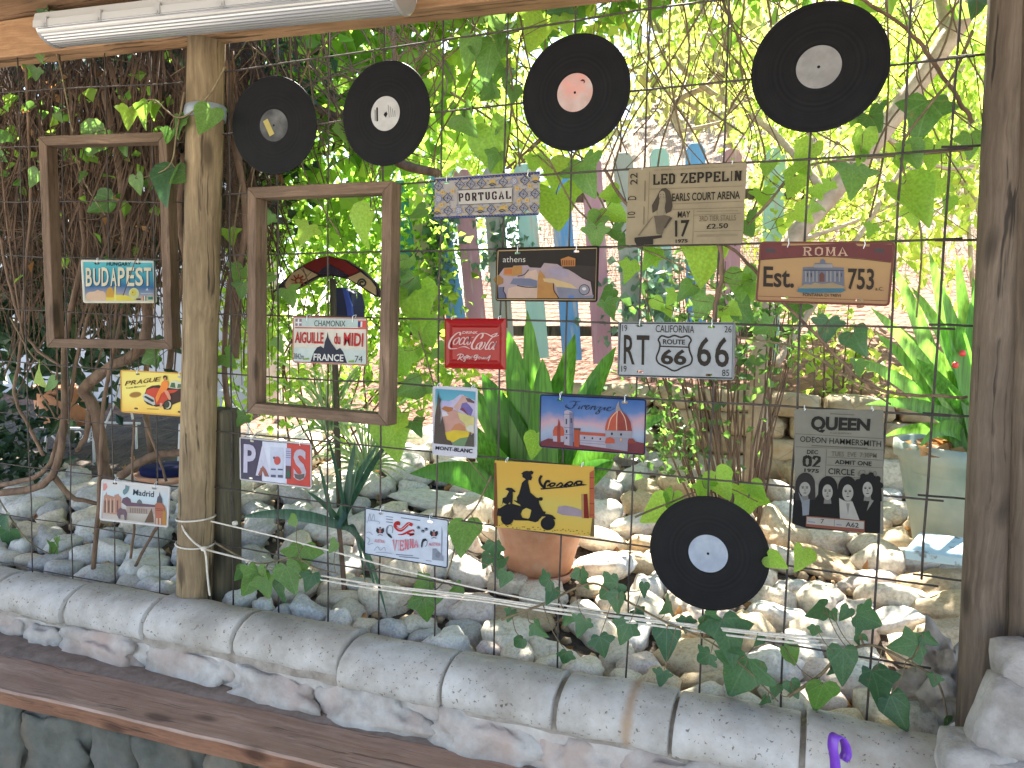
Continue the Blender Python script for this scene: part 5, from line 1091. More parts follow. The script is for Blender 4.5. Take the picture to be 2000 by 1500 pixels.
# ------------------------------------------------------------------ empty picture frames
def frame(label, ctr, W_, H_, yaw, tb, dp=.055, roll=0):
    root = empty('picture_frame', ctr, (0, roll, yaw), label, 'frame', 'empty wooden frames hung on the mesh')
    for k in range(4):
        horiz = k % 2 == 0; L2 = (W_ if horiz else H_) / 2; sgn = 1 if k < 2 else -1; off = (H_ if horiz else W_) / 2
        V = []
        for y in (-dp/2, dp/2):
            for (a, o_) in ((-L2, off), (L2, off), (L2 - tb, off - tb), (-L2 + tb, off - tb)):
                V.append((a, y, sgn*o_) if horiz else (sgn*o_, y, a))
        b = MB(); b.add(V, [(0,1,2,3), (7,6,5,4), (0,4,5,1), (1,5,6,2), (2,6,7,3), (3,7,4,0)])
        o = b.build('frame_bar', M['framex'] if horiz else M['framez'], root); bevel(o, .0025, 2)
    return root
P = [un(x, y, -.045) for x, y in [(500, 370), (776, 356), (766, 828), (490, 806)]]
c = sum(P, Vector()) / 4
frame('larger empty wooden frame hung around the CHAMONIX plate', c, .525, .72, radians(1.5), .034, .055, radians(.6))
FP = [un(x, y, -.03) for x, y in [(78, 265), (342, 265), (326, 684), (78, 672)]]
Lm = (FP[0] + FP[3]) / 2; Rm = (FP[1] + FP[2]) / 2
Lm = CAM + (Lm - CAM) * (.73 / (FP[0] - FP[3]).length); Rm = CAM + (Rm - CAM) * (.73 / (FP[1] - FP[2]).length)
c = (Lm + Rm) / 2; ax = Rm - Lm
frame('empty wooden frame in the thicket shade around the teal plate', c + Vector((.012, .012, 0)), (Rm - Lm).length * .965, .735, atan2(ax.y, ax.x), .032, .05, radians(-.8))
# ------------------------------------------------------------------ cords and strap
def pxpath(pts, Y): return [un(p[0], p[1], p[2] if len(p) > 2 else Y) for p in pts]
def cord(name, lst, r, m, label, cat, part='strand', n=6, group=None):
    root = empty(name, un(lst[0][0][0], lst[0][0][1], -.03), label=label, cat=cat, group=group)
    for pts in lst:
        pp = crom(pxpath(pts, -.02), 6); b = MB()
        b.tube([p - root.location for p in pp], r, n); b.build(part, m, root, smooth=True)
    return root
def ring_on_post(z, r=.0635, tilt=.0):
    t = (z - LPB.z) / (LPT.z - LPB.z); c = LPB.lerp(LPT, t)
    return [c + Vector((cos(a) * r, sin(a) * r, tilt * cos(a))) for a in [2 * pi * k / 24 for k in range(25)]]
rp = empty('white_cord', un(400, 1075, -.1), label='white cord knotted round the timber post and strung along the mesh', cat='cord')
def addcord(pp, r=.0032):
    b = MB(); b.tube([p - rp.location for p in pp], r, 6); b.build('strand', M['rope'], rp, smooth=True)
z1 = un(380, 1022, -.09).z; z2 = un(380, 1074, -.09).z
addcord(ring_on_post(z1, tilt=.004)); addcord(ring_on_post(z2, tilt=-.004))
kx, ky = 398, 1072
addcord(crom(pxpath([(355, 1024, -.085), (362, 1040, -.098), (380, 1060, -.1), (kx, ky, -.09)], 0), 6))
addcord(crom(pxpath([(kx, ky, -.1), (402, 1085, -.098), (405, 1120, -.09), (408, 1150, -.085), (410, 1163, -.08)], 0), 6))
addcord(crom(pxpath([(412, 1018, -.05), (530, 1046, -.02), (627, 1071, -.014), (780, 1112, -.012), (940, 1151, -.012), (1100, 1182, -.012), (1280, 1206, -.012)], 0), 6), .0028)
addcord(crom(pxpath([(kx, ky, -.09), (440, 1083, -.05), (560, 1112, -.015), (773, 1148, -.014), (940, 1169, -.014), (1100, 1192, -.014), (1280, 1212, -.014), (1500, 1237, -.014), (1688, 1250, -.014)], 0), 6))
addcord(crom(pxpath([(480, 1097, -.02), (600, 1127, -.02), (773, 1156, -.018), (940, 1174, -.018), (1100, 1199, -.016), (1280, 1222, -.016), (1500, 1250, -.016), (1688, 1266, -.016)], 0), 6))
addcord(crom(pxpath([(700, 1140, -.016), (900, 1160, -.016), (1200, 1205, -.016), (1400, 1230, -.016), (1600, 1252, -.016)], 0), 6), .0025)
for (x, y) in ((kx, ky), (459, 1022), (1688, 1256)):
    me = lump(7, .011, .009, .009, sub=2); me.materials.append(M['rope']); link('knot', me, rp, un(x, y, -.095 if x < 420 else -.02) - rp.location)
z0 = un(400, 212, -.08).z
b = MB(); V = []; F = []
t = (z0 - LPB.z) / (LPT.z - LPB.z); cc = LPB.lerp(LPT, t)
for k in range(33):
    a = pi * .95 + 2 * pi * k / 32
    x, y = cos(a) * .064, sin(a) * .064
    V += [(x, y, .022 - .012 * cos(a) * -1), (x * 1.03, y * 1.03, -.02 - .012 * cos(a) * -1)]
for k in range(32): F.append((2*k, 2*k+1, 2*k+3, 2*k+2))
b.add(V, F); o = b.build('strap', M['strap'], None, cc, (0, radians(8), 0), smooth=True); md = o.modifiers.new('t', 'SOLIDIFY'); md.thickness = .004
tag(o, 'grey-blue plastic strap wrapped round the top of the timber post', 'strap')

# ------------------------------------------------------------------ rocks
rr = random.Random(11)
def rockmat(name, lo, mid, hi, hue):
    m, N, L, P = nt(name); P.inputs['Roughness'].default_value = .82; P.inputs['Specular IOR Level'].default_value = .3
    tc = N.new('ShaderNodeTexCoord'); oi = N.new('ShaderNodeObjectInfo')
    mu = N.new('ShaderNodeMath'); mu.operation = 'MULTIPLY'; mu.inputs[1].default_value = 50; L.new(oi.outputs['Random'], mu.inputs[0])
    ad = N.new('ShaderNodeVectorMath'); L.new(tc.outputs['Object'], ad.inputs[0]); L.new(mu.outputs[0], ad.inputs[1])
    nz = N.new('ShaderNodeTexNoise'); nz.inputs['Scale'].default_value = 9; nz.inputs['Detail'].default_value = 8; nz.inputs['Roughness'].default_value = .65; L.new(ad.outputs[0], nz.inputs['Vector'])
    cr = N.new('ShaderNodeValToRGB'); e = cr.color_ramp.elements; e[0].position = .3; e[0].color = c4(lo); e[1].position = .72; e[1].color = c4(hi); q = e.new(.5); q.color = c4(mid)
    L.new(nz.outputs[0], cr.inputs[0])
    tint = N.new('ShaderNodeValToRGB'); t2 = tint.color_ramp.elements; tint.color_ramp.interpolation = 'LINEAR'
    t2[0].position = 0; t2[0].color = c4(hue); t2[1].position = 1; t2[1].color = c4(mul(hue, .84))
    L.new(oi.outputs['Random'], tint.inputs[0])
    mx = N.new('ShaderNodeMixRGB'); mx.blend_type = 'MULTIPLY'; mx.inputs[0].default_value = 1; L.new(cr.outputs[0], mx.inputs[1]); L.new(tint.outputs[0], mx.inputs[2])
    n3 = N.new('ShaderNodeTexNoise'); n3.inputs['Scale'].default_value = 5; n3.inputs['Detail'].default_value = 3; L.new(ad.outputs[0], n3.inputs['Vector'])
    r3 = N.new('ShaderNodeValToRGB'); r3.color_ramp.elements[0].position = .56; r3.color_ramp.elements[1].position = .74; L.new(n3.outputs[0], r3.inputs[0])
    mx2 = N.new('ShaderNodeMixRGB'); mx2.inputs[2].default_value = (.34, .25, .15, 1); sc_ = N.new('ShaderNodeMath'); sc_.operation = 'MULTIPLY'; sc_.inputs[1].default_value = .6; L.new(r3.outputs[0], sc_.inputs[0]); L.new(sc_.outputs[0], mx2.inputs[0]); L.new(mx.outputs[0], mx2.inputs[1])
    vo = N.new('ShaderNodeTexVoronoi'); vo.feature = 'DISTANCE_TO_EDGE'; vo.inputs['Scale'].default_value = 7; L.new(ad.outputs[0], vo.inputs['Vector'])
    vr_ = N.new('ShaderNodeMapRange'); vr_.inputs[2].default_value = .018; vr_.inputs[3].default_value = .7; vr_.inputs[4].default_value = 1; L.new(vo.outputs[0], vr_.inputs[0])
    sc3 = N.new('ShaderNodeVectorMath'); sc3.operation = 'SCALE'; L.new(mx2.outputs[0], sc3.inputs[0]); L.new(vr_.outputs[0], sc3.inputs['Scale'])
    L.new(sc3.outputs[0], P.inputs['Base Color'])
    nb = N.new('ShaderNodeTexNoise'); nb.inputs['Scale'].default_value = 34; nb.inputs['Detail'].default_value = 9; L.new(ad.outputs[0], nb.inputs['Vector'])
    bp = N.new('ShaderNodeBump'); bp.inputs['Strength'].default_value = .5; bp.inputs['Distance'].default_value = .008; L.new(nb.outputs[0], bp.inputs['Height']); L.new(bp.outputs[0], P.inputs['Normal'])
    return m
M['rock'] = rockmat('white_limestone', (.52, .48, .42), (.72, .69, .63), (.82, .80, .75), (1, .985, .95))
TINTS = (('white', M['rock']), ('cream', rockmat('cream_limestone', (.48, .42, .34), (.70, .64, .54), (.8, .755, .66), (1, .95, .86))), ('pinkish', rockmat('pinkish_limestone', (.48, .39, .33), (.67, .585, .52), (.78, .71, .65), (1, .94, .89))), ('greyish', rockmat('greyish_limestone', (.33, .32, .3), (.5, .49, .47), (.64, .63, .61), (1, .98, .95))), ('yellowish', rockmat('yellowish_limestone', (.42, .33, .21), (.6, .5, .36), (.7, .61, .47), (1, .94, .82))))
M['rock_yellow'] = rockmat('yellow_limestone', (.36, .27, .17), (.52, .43, .31), (.62, .55, .44), (.9, .8, .65))
variants = []
for k in range(18):
    me = lump(500 + k * 3, 1, rr.uniform(.7, .95), rr.uniform(.5, .72), sub=3, amp=rr.uniform(.24, .42), fac=rr.uniform(.9, 1.5), boxy=rr.uniform(.15, .65)); 
    vv = []
    for nm_, mt_ in TINTS:
        m2 = me.copy(); m2.materials.append(mt_); vv.append(m2)
    variants.append(vv)
LAND = (('below the thicket at the photo border', 60, 1060), ('under the Madrid plate', 260, 1060), ('next to the cord-tied post', 420, 1130), ('under the PARIS plate', 540, 1040), ('beneath the ivy spray by the stub post', 590, 1160), ('by the VIENNA plate', 790, 1080), ('below the VIENNA plate', 790, 1200), ('next to the terracotta pot', 1050, 1130), ('under the cords below the terracotta pot', 1000, 1230), ('between the pot and the low record', 1220, 1090), ('below the low record', 1380, 1230), ('around the ivy under the low record', 1250, 1260), ('below the upright ticket sign', 1640, 1120), ('among ivy near the grey post', 1680, 1280), ('beside the teal pot', 1780, 1000), ('behind the scooter sign', 1060, 960), ('at the shrub stems', 1440, 980), ('above the VIENNA plate', 780, 960), ('near the blue painted plank', 1830, 1100))
placed = []
def rock(x, y, s, z=None, rz=None, mt=None, lab=None, flat=1.0, sx=1.0, tilt=None):
    ti = rr.choice((0, 0, 0, 1, 3, 3) if x < -.2 else (0, 0, 1, 1, 2, 3) if x < .9 else (0, 1, 1, 1, 2, 4, 4)); me = rr.choice(variants)[ti if not lab else 0]
    o = link('rock', me, None, (x, y, (gz(x, y) + s * .18) if z is None else z), (rr.uniform(-.4, .4) if tilt is None else tilt, rr.uniform(-.35, .35), rr.uniform(0, 6.28) if rz is None else rz), (s * sx * rr.uniform(.9, 1.2), s * rr.uniform(.85, 1.1), s * flat * rr.uniform(.85, 1.15)))
    if mt: 
        o.data = me.copy(); o.data.materials.clear(); o.data.materials.append(mt)
    if lab: tag(o, lab, 'rock')
    else:
        q = RC.transposed() @ (o.location - CAM); ax_, ay_ = 1000 + FPX * q.x / -q.z, 750 - FPX * q.y / -q.z
        near = min(LAND, key=lambda t: (t[1] - ax_) ** 2 + (t[2] - ay_) ** 2)[0]
        tag(o, '%s %s limestone rock %s, %s' % ('small' if s < .068 else 'middling' if s < .092 else 'large', TINTS[ti][0], 'beside the coping' if y < .09 else 'in the heap' if y < .6 else 'further back', near), 'rock', 'limestone rocks in the bed')
    placed.append((x, y, s)); return o
def onground(px, py):
    d = ray(px, py); t = .5
    while t < 12:
        p = CAM + d * t
        if p.y > 0 and p.z <= gz(p.x, p.y): return p
        t += .02
    return CAM + d * 4
for (px, py, s, mt, lab, fl, sx) in (
    (1635, 1100, .125, M['rock_yellow'], 'long flat yellow boulder under the grey-green ticket sign', .5, 1.5), (1830, 1150, .12, M['rock_yellow'], 'round tan boulder beneath the blue painted plank', .9, 1),
    (1552, 1150, .075, M['rock'], 'squarish pale boulder touching the edge of the low record', 1.1, .9), (1745, 1205, .08, M['rock'], 'smooth pointed cream boulder beside the mortar lump', .8, 1.15), (1690, 1340, .1, M['rock'], 'large pinkish boulder behind the bottom corner of the mesh', 1, 1.2), (1770, 1090, .1, M['rock'], 'angular cracked grey boulder propping the blue painted plank', .9, 1.1),
    (1180, 1100, .11, M['rock'], 'big white boulder to one side of the terracotta pot', .8, 1.2), (915, 1110, .1, M['rock'], 'grey-white boulder leaning beside the VIENNA plate', .9, 1.1), (860, 975, .16, M['rock'], 'broad white slab behind the VIENNA plate', .5, 1.5), (1010, 1200, .1, M['rock_yellow'], 'sandy tan boulder under the cords', .6, 1.4)):
    p = onground(px, py + 20); rock(p.x, p.y, s, mt=mt, lab=lab, flat=fl, sx=sx, rz=rr.uniform(-.3, .3), tilt=.1)
# first a tidy row of small rocks along the coping, then the heap
x = -1.6
while x < 1.9:
    s = rr.uniform(.05, .078); rock(x, .045 + rr.uniform(0, .03), s, z=.445 + s * .2 + .012 * (x + 1)); x += s * 1.75
tries = 0
while len(placed) < 292 and tries < 60000:
    tries += 1
    y = .08 + 1.95 * rr.random() ** 1.15; x = rr.uniform(-1.75 - y * .9, 2.15 + y * .15)
    if x < -1.6 and y > .9: continue
    s = rr.uniform(.066, .108) + .03 * y / 2
    if rr.random() < .12: s *= 1.35
    if all((x - a) ** 2 + (y - b_) ** 2 > ((s + c_) * .64) ** 2 for a, b_, c_ in placed): rock(x, y, s)
# small pebbles and grit between the rocks
b = MB()
import bmesh as _bm
tm = _bm.new(); _bm.ops.create_icosphere(tm, subdivisions=1, radius=1); tv = [v.co.copy() for v in tm.verts]; tf = [tuple(v.index for v in f.verts) for f in tm.faces]; tm.free()
for k in range(1500):
    y = .03 + 2.0 * rr.random(); x = rr.uniform(-1.6, 2.3); s = rr.uniform(.008, .026); z = gz(x, y) + s * .3
    R = Euler((rr.random() * 6, rr.random() * 6, rr.random() * 6)).to_matrix(); q = Vector((1, rr.uniform(.6, 1), rr.uniform(.5, .8)))
    b.add([tuple(R @ Vector((v.x * q.x, v.y * q.y, v.z * q.z)) * s + Vector((x, y, z))) for v in tv], tf)
o = b.build('pebbles', M['rock_yellow'], smooth=True); tag(o, 'small stones and grit filling gaps between the rocks', 'pebbles', kind='stuff')
# mortar lump beside the grey post
me = lump(77, .075, .08, .1, sub=4, amp=.75, fac=2.4, boxy=.1); me.materials.append(M['mortar']); p = un(1845, 1300, .1)
tag(link('mortar_lump', me, None, (p.x, .12, p.z - .05)), 'rough grey mortar lump between the rocks and the grey post', 'mortar lump')

# ------------------------------------------------------------------ sandstone retaining wall
M['sandstone'] = rockmat('sandstone', (.30, .23, .15), (.48, .39, .27), (.58, .51, .4), (.9, .85, .75))
rw_ = empty('retaining_wall', (1.2, 2.1, .75), label='dry-stacked yellow sandstone retaining wall behind the shrub', cat='wall')
z = .72; row = 0
while z < TERR - .01:
    hgt = rr.uniform(.09, .15); x = .2 + rr.uniform(-.1, .1)
    while x < 3.9:
        wd = rr.uniform(.16, .42)
        me = lump(600 + int(x * 50) + row * 91, wd * .54, .13, hgt * .58, sub=3, amp=.16, boxy=.75); me.materials.append(M['sandstone'])
        link('stone', me, rw_, (x + wd/2 - 1.2, rr.uniform(-.02, .03) - .04 + row * .02, z + hgt/2 - .75), (rr.uniform(-.06, .06), rr.uniform(-.05, .05), rr.uniform(-.05, .05))); x += wd * .98
    z += hgt * .95; row += 1

# ------------------------------------------------------------------ picket fence
PD = 4.25
fw = RC @ Vector((0, 0, -1)); rt = RC @ Vector((1, 0, 0))
def at_depth(px, py, d): return CAM + ray(px, py) * d
pk_root = empty('picket_fence', at_depth(1100, 690, PD), label='crooked picket fence with slats painted blue, mauve and mint', cat='fence')
fang = atan2(rt.y, rt.x)
pk_root.rotation_euler = (0, 0, fang)
def paint(name, c, w=(.42, .38, .33)): return mat(name, c, .6, mul(c, .82), scale=7, third=w, tscale=30, tpos=(.56, .72), bump=.5, bscale=50, stretch=(1, 1, .1))
pcol = {'blue': paint('blue_paint', (.11, .30, .58)), 'mauve': paint('mauve_paint', (.42, .22, .27)), 'mint': paint('mint_paint', (.32, .52, .46)), 'grey': paint('grey_weathered_paint', (.33, .34, .30)), 'teal': paint('teal_paint', (.06, .27, .36)), 'cream': paint('cream_paint', (.62, .52, .40))}
Rz = Matrix.Rotation(-fang, 4, 'Z')
def fl(p): return Rz @ (p - pk_root.location)
for (t, b_, c_) in (((786, 358), (818, 640), 'teal'), ((816, 354), (850, 640), 'cream'), ((845, 346), (896, 650), 'blue'), ((903, 338), (934, 660), 'mauve'), ((960, 335), (985, 660), 'grey'), ((1020, 330), (1054, 700), 'mint'), ((1088, 326), (1118, 705), 'blue'), ((1150, 314), (1178, 710), 'mauve'), ((1212, 306), (1240, 710), 'grey'), ((1282, 297), (1299, 715), 'mint'), ((1349, 290), (1360, 715), 'blue'), ((1420, 300), (1424, 720), 'mauve'), ((1500, 300), (1500, 720), 'mint')):
    T = fl(at_depth(t[0], t[1], PD)); B = fl(at_depth(b_[0], b_[1], PD)); L_ = (T - B).length; wd = .056; th = .011
    b = MB(); pts = [(-wd, 0), (wd, 0), (wd, L_ - .045), (wd * .62, L_ - .006), (wd * .4, L_), (-wd * .4, L_), (-wd * .62, L_ - .006), (-wd, L_ - .045)]
    V = [(x, -th, z) for x, z in pts] + [(x, th, z) for x, z in pts]; n = len(pts)
    b.add(V, [tuple(range(n)), tuple(reversed(range(n, 2*n)))] + [(k, k + n, (k+1) % n + n, (k+1) % n) for k in range(n)])
    o = b.build('picket', pcol[c_], pk_root, (B.x, rr.uniform(-.008, .008), B.z), (rr.uniform(-.03, .03), atan2((T-B).x, (T-B).z), 0)); bevel(o, .003, 1)
for (y0, y1) in ((395, 388), (645, 655)):
    A = fl(at_depth(770, y0, PD + .03)); B = fl(at_depth(1560, y1 - 6, PD + .03)); b = MB(); d = B - A
    b.box((0, 0, 0), (d.length, .025, .06)); o = b.build('rail', M['post_back'], pk_root, (A + B) / 2, (0, -atan2(d.z, d.x), 0)); o.location.y = .034
# netting behind the pickets
net = empty('garden_netting', at_depth(1100, 600, PD + .12), (0, 0, fang), 'rusty fine wire netting stretched behind the pickets', 'netting')
A = at_depth(800, 430, PD + .1); Bq = at_depth(1600, 430, PD + .1)
b = MB()
for k in range(44):
    zz = 2.3 - k * .026
    pts = [Vector((-1.05 + i * .07, .02 * noise.noise(Vector((i * .3, k * .2, 0))), zz - net.location.z + .007 * noise.noise(Vector((i * .5, k, 4))))) for i in range(42)]
    b.tube(pts, .0022, 3, cap=False)
o = b.build('netting_wires', mat('netting_rust', (.26, .10, .06), .8), net); tag(o, kind='stuff')
# ------------------------------------------------------------------ pots and garden furniture
M['terracotta'] = mat('terracotta', (.42, .19, .10), .8, (.52, .27, .16), scale=10, bump=.25, bscale=50, third=(.55, .42, .33), tscale=6, tpos=(.55, .8))
M['potsoil'] = mat('potting_soil', (.05, .035, .025), .95, (.14, .09, .06), scale=30, bump=.8)
def pot(name, p, R1, R0, h, mt, label, saucer=None, lip=.025, lipt=.012):
    root = empty(name, p, label=label, cat='pot')
    b = MB(); b.lathe([(0, .001), (R0, 0), (R0 + (R1-R0)*.5, h*.5), (R1 - lipt, h - lip*2.2), (R1, h - lip*2), (R1 + .004, h - lip), (R1 + .002, h - .003), (R1 - .006, h), (R1 - .018, h - .004), (R1 - .024, h*.72), (0, h*.72)], 40)
    b.build('vessel', mt, root, smooth=True)
    b = MB(); V = [(0, 0, h * .86)]; n = 28
    for r in (.33, .66, .96):
        for k in range(n): a = 2*pi*k/n; V.append(((R1 - .02)*r*cos(a), (R1 - .02)*r*sin(a), h*.86 + .012*noise.noise(Vector((cos(a)*r*6, sin(a)*r*6, h*40)))))
    F = [(0, 1 + k, 1 + (k+1) % n) for k in range(n)] + [(1 + i*n + k, 1 + (i+1)*n + k, 1 + (i+1)*n + (k+1) % n, 1 + i*n + (k+1) % n) for i in range(2) for k in range(n)]
    b.add(V, F); b.build('soil', M['potsoil'], root, smooth=True)
    if saucer:
        b = MB(); b.lathe([(0, -.028), (saucer*.9, -.028), (saucer, .004), (saucer - .008, .006), (saucer*.86, -.014), (0, -.014)], 36); b.build('saucer', mt, root, smooth=True)
    return root
pp = onground(1052, 1128); POTC = Vector((pp.x, pp.y, pp.z + .035))
dq = (POTC - CAM).dot(fw); sc_px = dq / FPX
pot('terracotta_pot', POTC, 92 * sc_px, 62 * sc_px, .235, M['terracotta'], 'terracotta pot of broad-leaved plant standing on the rocks', saucer=70 * sc_px)
# big teal pot
M['tealpot'] = mat('weathered_teal_glaze', (.15, .225, .195), .6, (.23, .31, .275), scale=5, bump=.15, bscale=30, third=(.40, .40, .32), tscale=4, tpos=(.45, .75))
TP = at_depth(1895, 1045, 2.75); TPR = (at_depth(1895, 865, 2.75) - TP).length
teal = pot('teal_pot', TP - Vector((0, 0, .04)), .275, .19, TPR + .04, M['tealpot'], 'large weathered teal pot half hidden by the dark grey post', lip=.03, lipt=.016)
# blue painted plank lying on the rocks
pa = at_depth(1768, 1082, 2.3); pb = at_depth(1965, 1108, 2.12)
b = MB(); Lp = (pb - pa).length + .2; b.box((Lp/2, .085, 0), (Lp, .18, .03))
o = b.build('blue_plank', mat('flaking_blue_paint', (.36, .50, .56), .6, (.45, .58, .62), scale=8, third=(.13, .13, .12), tscale=22, tpos=(.58, .66), bump=.3), None, pa, (.12, atan2(pa.z - pb.z, Vector((pb.x - pa.x, pb.y - pa.y)).length), atan2(pb.y - pa.y, pb.x - pa.x))); bevel(o, .003, 1)
tag(o, 'flaking pale blue plank lying on boulders beside the dark grey post', 'plank')
# purple ribbon in front of the coping
Yr = -.5
path = crom([un(x, y, Yr + k) for x, y, k in ((1632, 1640, 0), (1631, 1500, 0), (1626, 1462, 0), (1629, 1440, .004), (1640, 1436, .012), (1650, 1450, .02), (1654, 1470, .022), (1648, 1486, .02))], 8)
b = MB(); V = []; F = []
for i, p in enumerate(path):
    q = path[min(i+1, len(path)-1)] - path[max(i-1, 0)]; s_ = Vector((.0085, -.005, 0)) * (1 if i < len(path)-3 else .8)
    V += [tuple(p - s_ + Vector((0, .002, 0))), tuple(p + s_)]
for i in range(len(path)-1): F.append((2*i, 2*i+1, 2*i+3, 2*i+2))
b.add(V, F); o = b.build('purple_ribbon', mat('purple_ribbon_plastic', (.13, .028, .36), .35, (.18, .05, .44), scale=40), smooth=True); o.modifiers.new('t', 'SOLIDIFY').thickness = .002
tag(o, 'curled purple ribbon end sticking up in front of the low wall', 'ribbon')

# house wall behind the thicket
b = MB(); b.box((-4.9, 2.6, 1.2), (5.2, .2, 3.0)); o = b.build('house_wall', mat('grey_white_plaster', (.42, .42, .44), .9, (.54, .54, .55), scale=4, bump=.2)); tag(o, 'pale plastered house wall showing through the thicket stems', 'wall')
# white iron garden bench / table with scrolls
wm = mat('white_painted_iron', (.62, .64, .66), .45, (.72, .73, .74), scale=20)
Yt = 1.15
def ironset(name, label, rails, Y, r=.007, cat='table'):
    root = empty(name, un(rails[0][1][0][0], rails[0][1][0][1], Y), label=label, cat=cat)
    for nm, pts, rr_, dY in rails:
        for off in ((0,) if dY == 0 else (0, dY)):
            b = MB(); pq = crom([un(x, y, Y) + Vector((0, off, 0)) for x, y in pts], 5); b.tube([p - root.location for p in pq], r * rr_, 8); b.build(nm, wm, root, smooth=True)
    return root
def spiral(cx, cy_, r0, a0, turns=1.6, s=1): return [(cx + r0*(1 - .75*k/16)*cos(a0 + s*2*pi*turns*k/16), cy_ + r0*(1 - .75*k/16)*sin(a0 + s*2*pi*turns*k/16)) for k in range(17)]
ironset('iron_plant_table', 'white wrought-iron plant table carrying a terracotta planter in the thicket shade', [('top_rail', [(55, 832), (120, 836), (190, 838)], 1.2, .3), ('arm', [(100, 726), (130, 732), (152, 750), (168, 790), (176, 830)], 1.0, .3), ('leg', [(236, 740), (222, 790), (205, 832), (200, 860)], .9, 0), ('leg', [(92, 838), (90, 860), (88, 880), (92, 940), (90, 1010)], 1.1, .3), ('leg', [(182, 838), (184, 900), (186, 1000)], 1.1, .3), ('scroll', spiral(152, 850, 11, 0), .6, 0), ('scroll', spiral(178, 850, 11, pi, 1.6, -1), .6, 0), ('brace', [(95, 845), (110, 860), (116, 880)], .8, 0)], Yt)
ironset('iron_chair', 'white iron chair behind the timber post with curled arm', [('arm', [(430, 762), (450, 764), (470, 762), (486, 766), (490, 790)], 1.1, .25), ('scroll', spiral(452, 785, 13, .5), .9, 0), ('leg', [(352, 828), (350, 880), (348, 930)], 1.2, 0), ('leg', [(488, 770), (486, 830), (484, 900)], 1.1, 0)], 1.25, cat='chair')
q = un(122, 834, Yt + .15)
pot('terracotta_planter', q + Vector((0, 0, .012)), .17, .13, .26, M['terracotta'], 'brown terracotta planter on the white plant table behind the thicket stems')
q = un(330, 935, .95); b = MB(); b.lathe([(0, 0), (.15, 0), (.175, .03), (.168, .034), (0, .02)], 32); root = empty('blue_tray', q, label='dark blue round dish on a terracotta saucer behind the timber post', cat='dish'); b.build('saucer', M['terracotta'], root, smooth=True)
b = MB(); b.lathe([(0, .02), (.135, .022), (.145, .06), (.13, .072), (.05, .078), (0, .078)], 32); b.build('dish', mat('dark_blue_enamel', (.008, .012, .05), .8, spec=.1), root, smooth=True)

# painted arch ornament seen through the larger frame
Yo = .85
def cB(p): return [(400 + x / 3.572, 480 + y / 3.572) for x, y in p]
arch = empty('painted_arch_ornament', un(640, 560, Yo), label='painted wooden arch with red centre, sun and spiral seen through the larger frame', cat='ornament')
def slabp(name, pts, m, y0, y1, parent=arch):
    P = [un(x, y, Yo) - arch.location for x, y in cB(pts)]; n = len(P)
    b = MB(); b.add([(p.x, y0, p.z) for p in P] + [(p.x, y1, p.z) for p in P], [tuple(range(n)), tuple(reversed(range(n, 2*n)))] + [(k, k+n, (k+1) % n + n, (k+1) % n) for k in range(n)]); return b.build(name, m, parent)
dko = pm(54, 40, 50); cro = pm(205, 176, 128); rdo = pm(128, 40, 34)
slabp('back_board', [(470, 325), (545, 245), (640, 160), (760, 95), (860, 70), (980, 98), (1095, 168), (1195, 265), (1222, 360), (1185, 355), (1100, 296), (1000, 235), (880, 208), (780, 222), (680, 280), (560, 345)], dko, 0, .02)
slabp('cream_panel', [(560, 320), (570, 255), (610, 195), (690, 150), (790, 205), (680, 262), (590, 330)], cro, -.006, .001); slabp('cream_panel', [(1000, 225), (1090, 185), (1160, 240), (1195, 290), (1198, 345), (1110, 290)], cro, -.006, .001)
slabp('red_panel', [(690, 145), (770, 95), (860, 75), (980, 105), (1088, 178), (1010, 212), (960, 180), (880, 170), (800, 190)], rdo, -.009, .001); slabp('dark_crest', [(800, 195), (830, 160), (880, 130), (940, 165), (1010, 205), (950, 212), (880, 195)], pm(60, 52, 66), -.012, .001)
b = MB(); b.tube([un(x, y, Yo) - arch.location + Vector((0, -.008, 0)) for x, y in cB(spiral(1105, 262, 34, 2.5, 1.5))], .004, 5); b.build('spiral', pm(60, 74, 66), arch)
b = MB()
for k in range(9):
    a = k * .7 + .3; b.tube([un(x, y, Yo) - arch.location + Vector((0, -.008, 0)) for x, y in cB([(660 + 18*cos(a), 245 + 18*sin(a)), (660 + 50*cos(a + .25), 245 + 46*sin(a + .25))])], .0035, 5)
b.tube([un(x, y, Yo) - arch.location + Vector((0, -.008, 0)) for x, y in cB([(660 + 20*cos(k*.63), 245 + 20*sin(k*.63)) for k in range(11)])], .004, 5); b.build('sun_motif', pm(166, 74, 50), arch)
b = MB(); q = un(655, 700, Yo + .12); b.tube([un(x, y, Yo + .02) - arch.location for x, y in ((650, 545), (652, 640), (656, 760), (660, 900), (664, 1010))], .014, 8); b.build('stake', M['post_back'], arch, smooth=True)
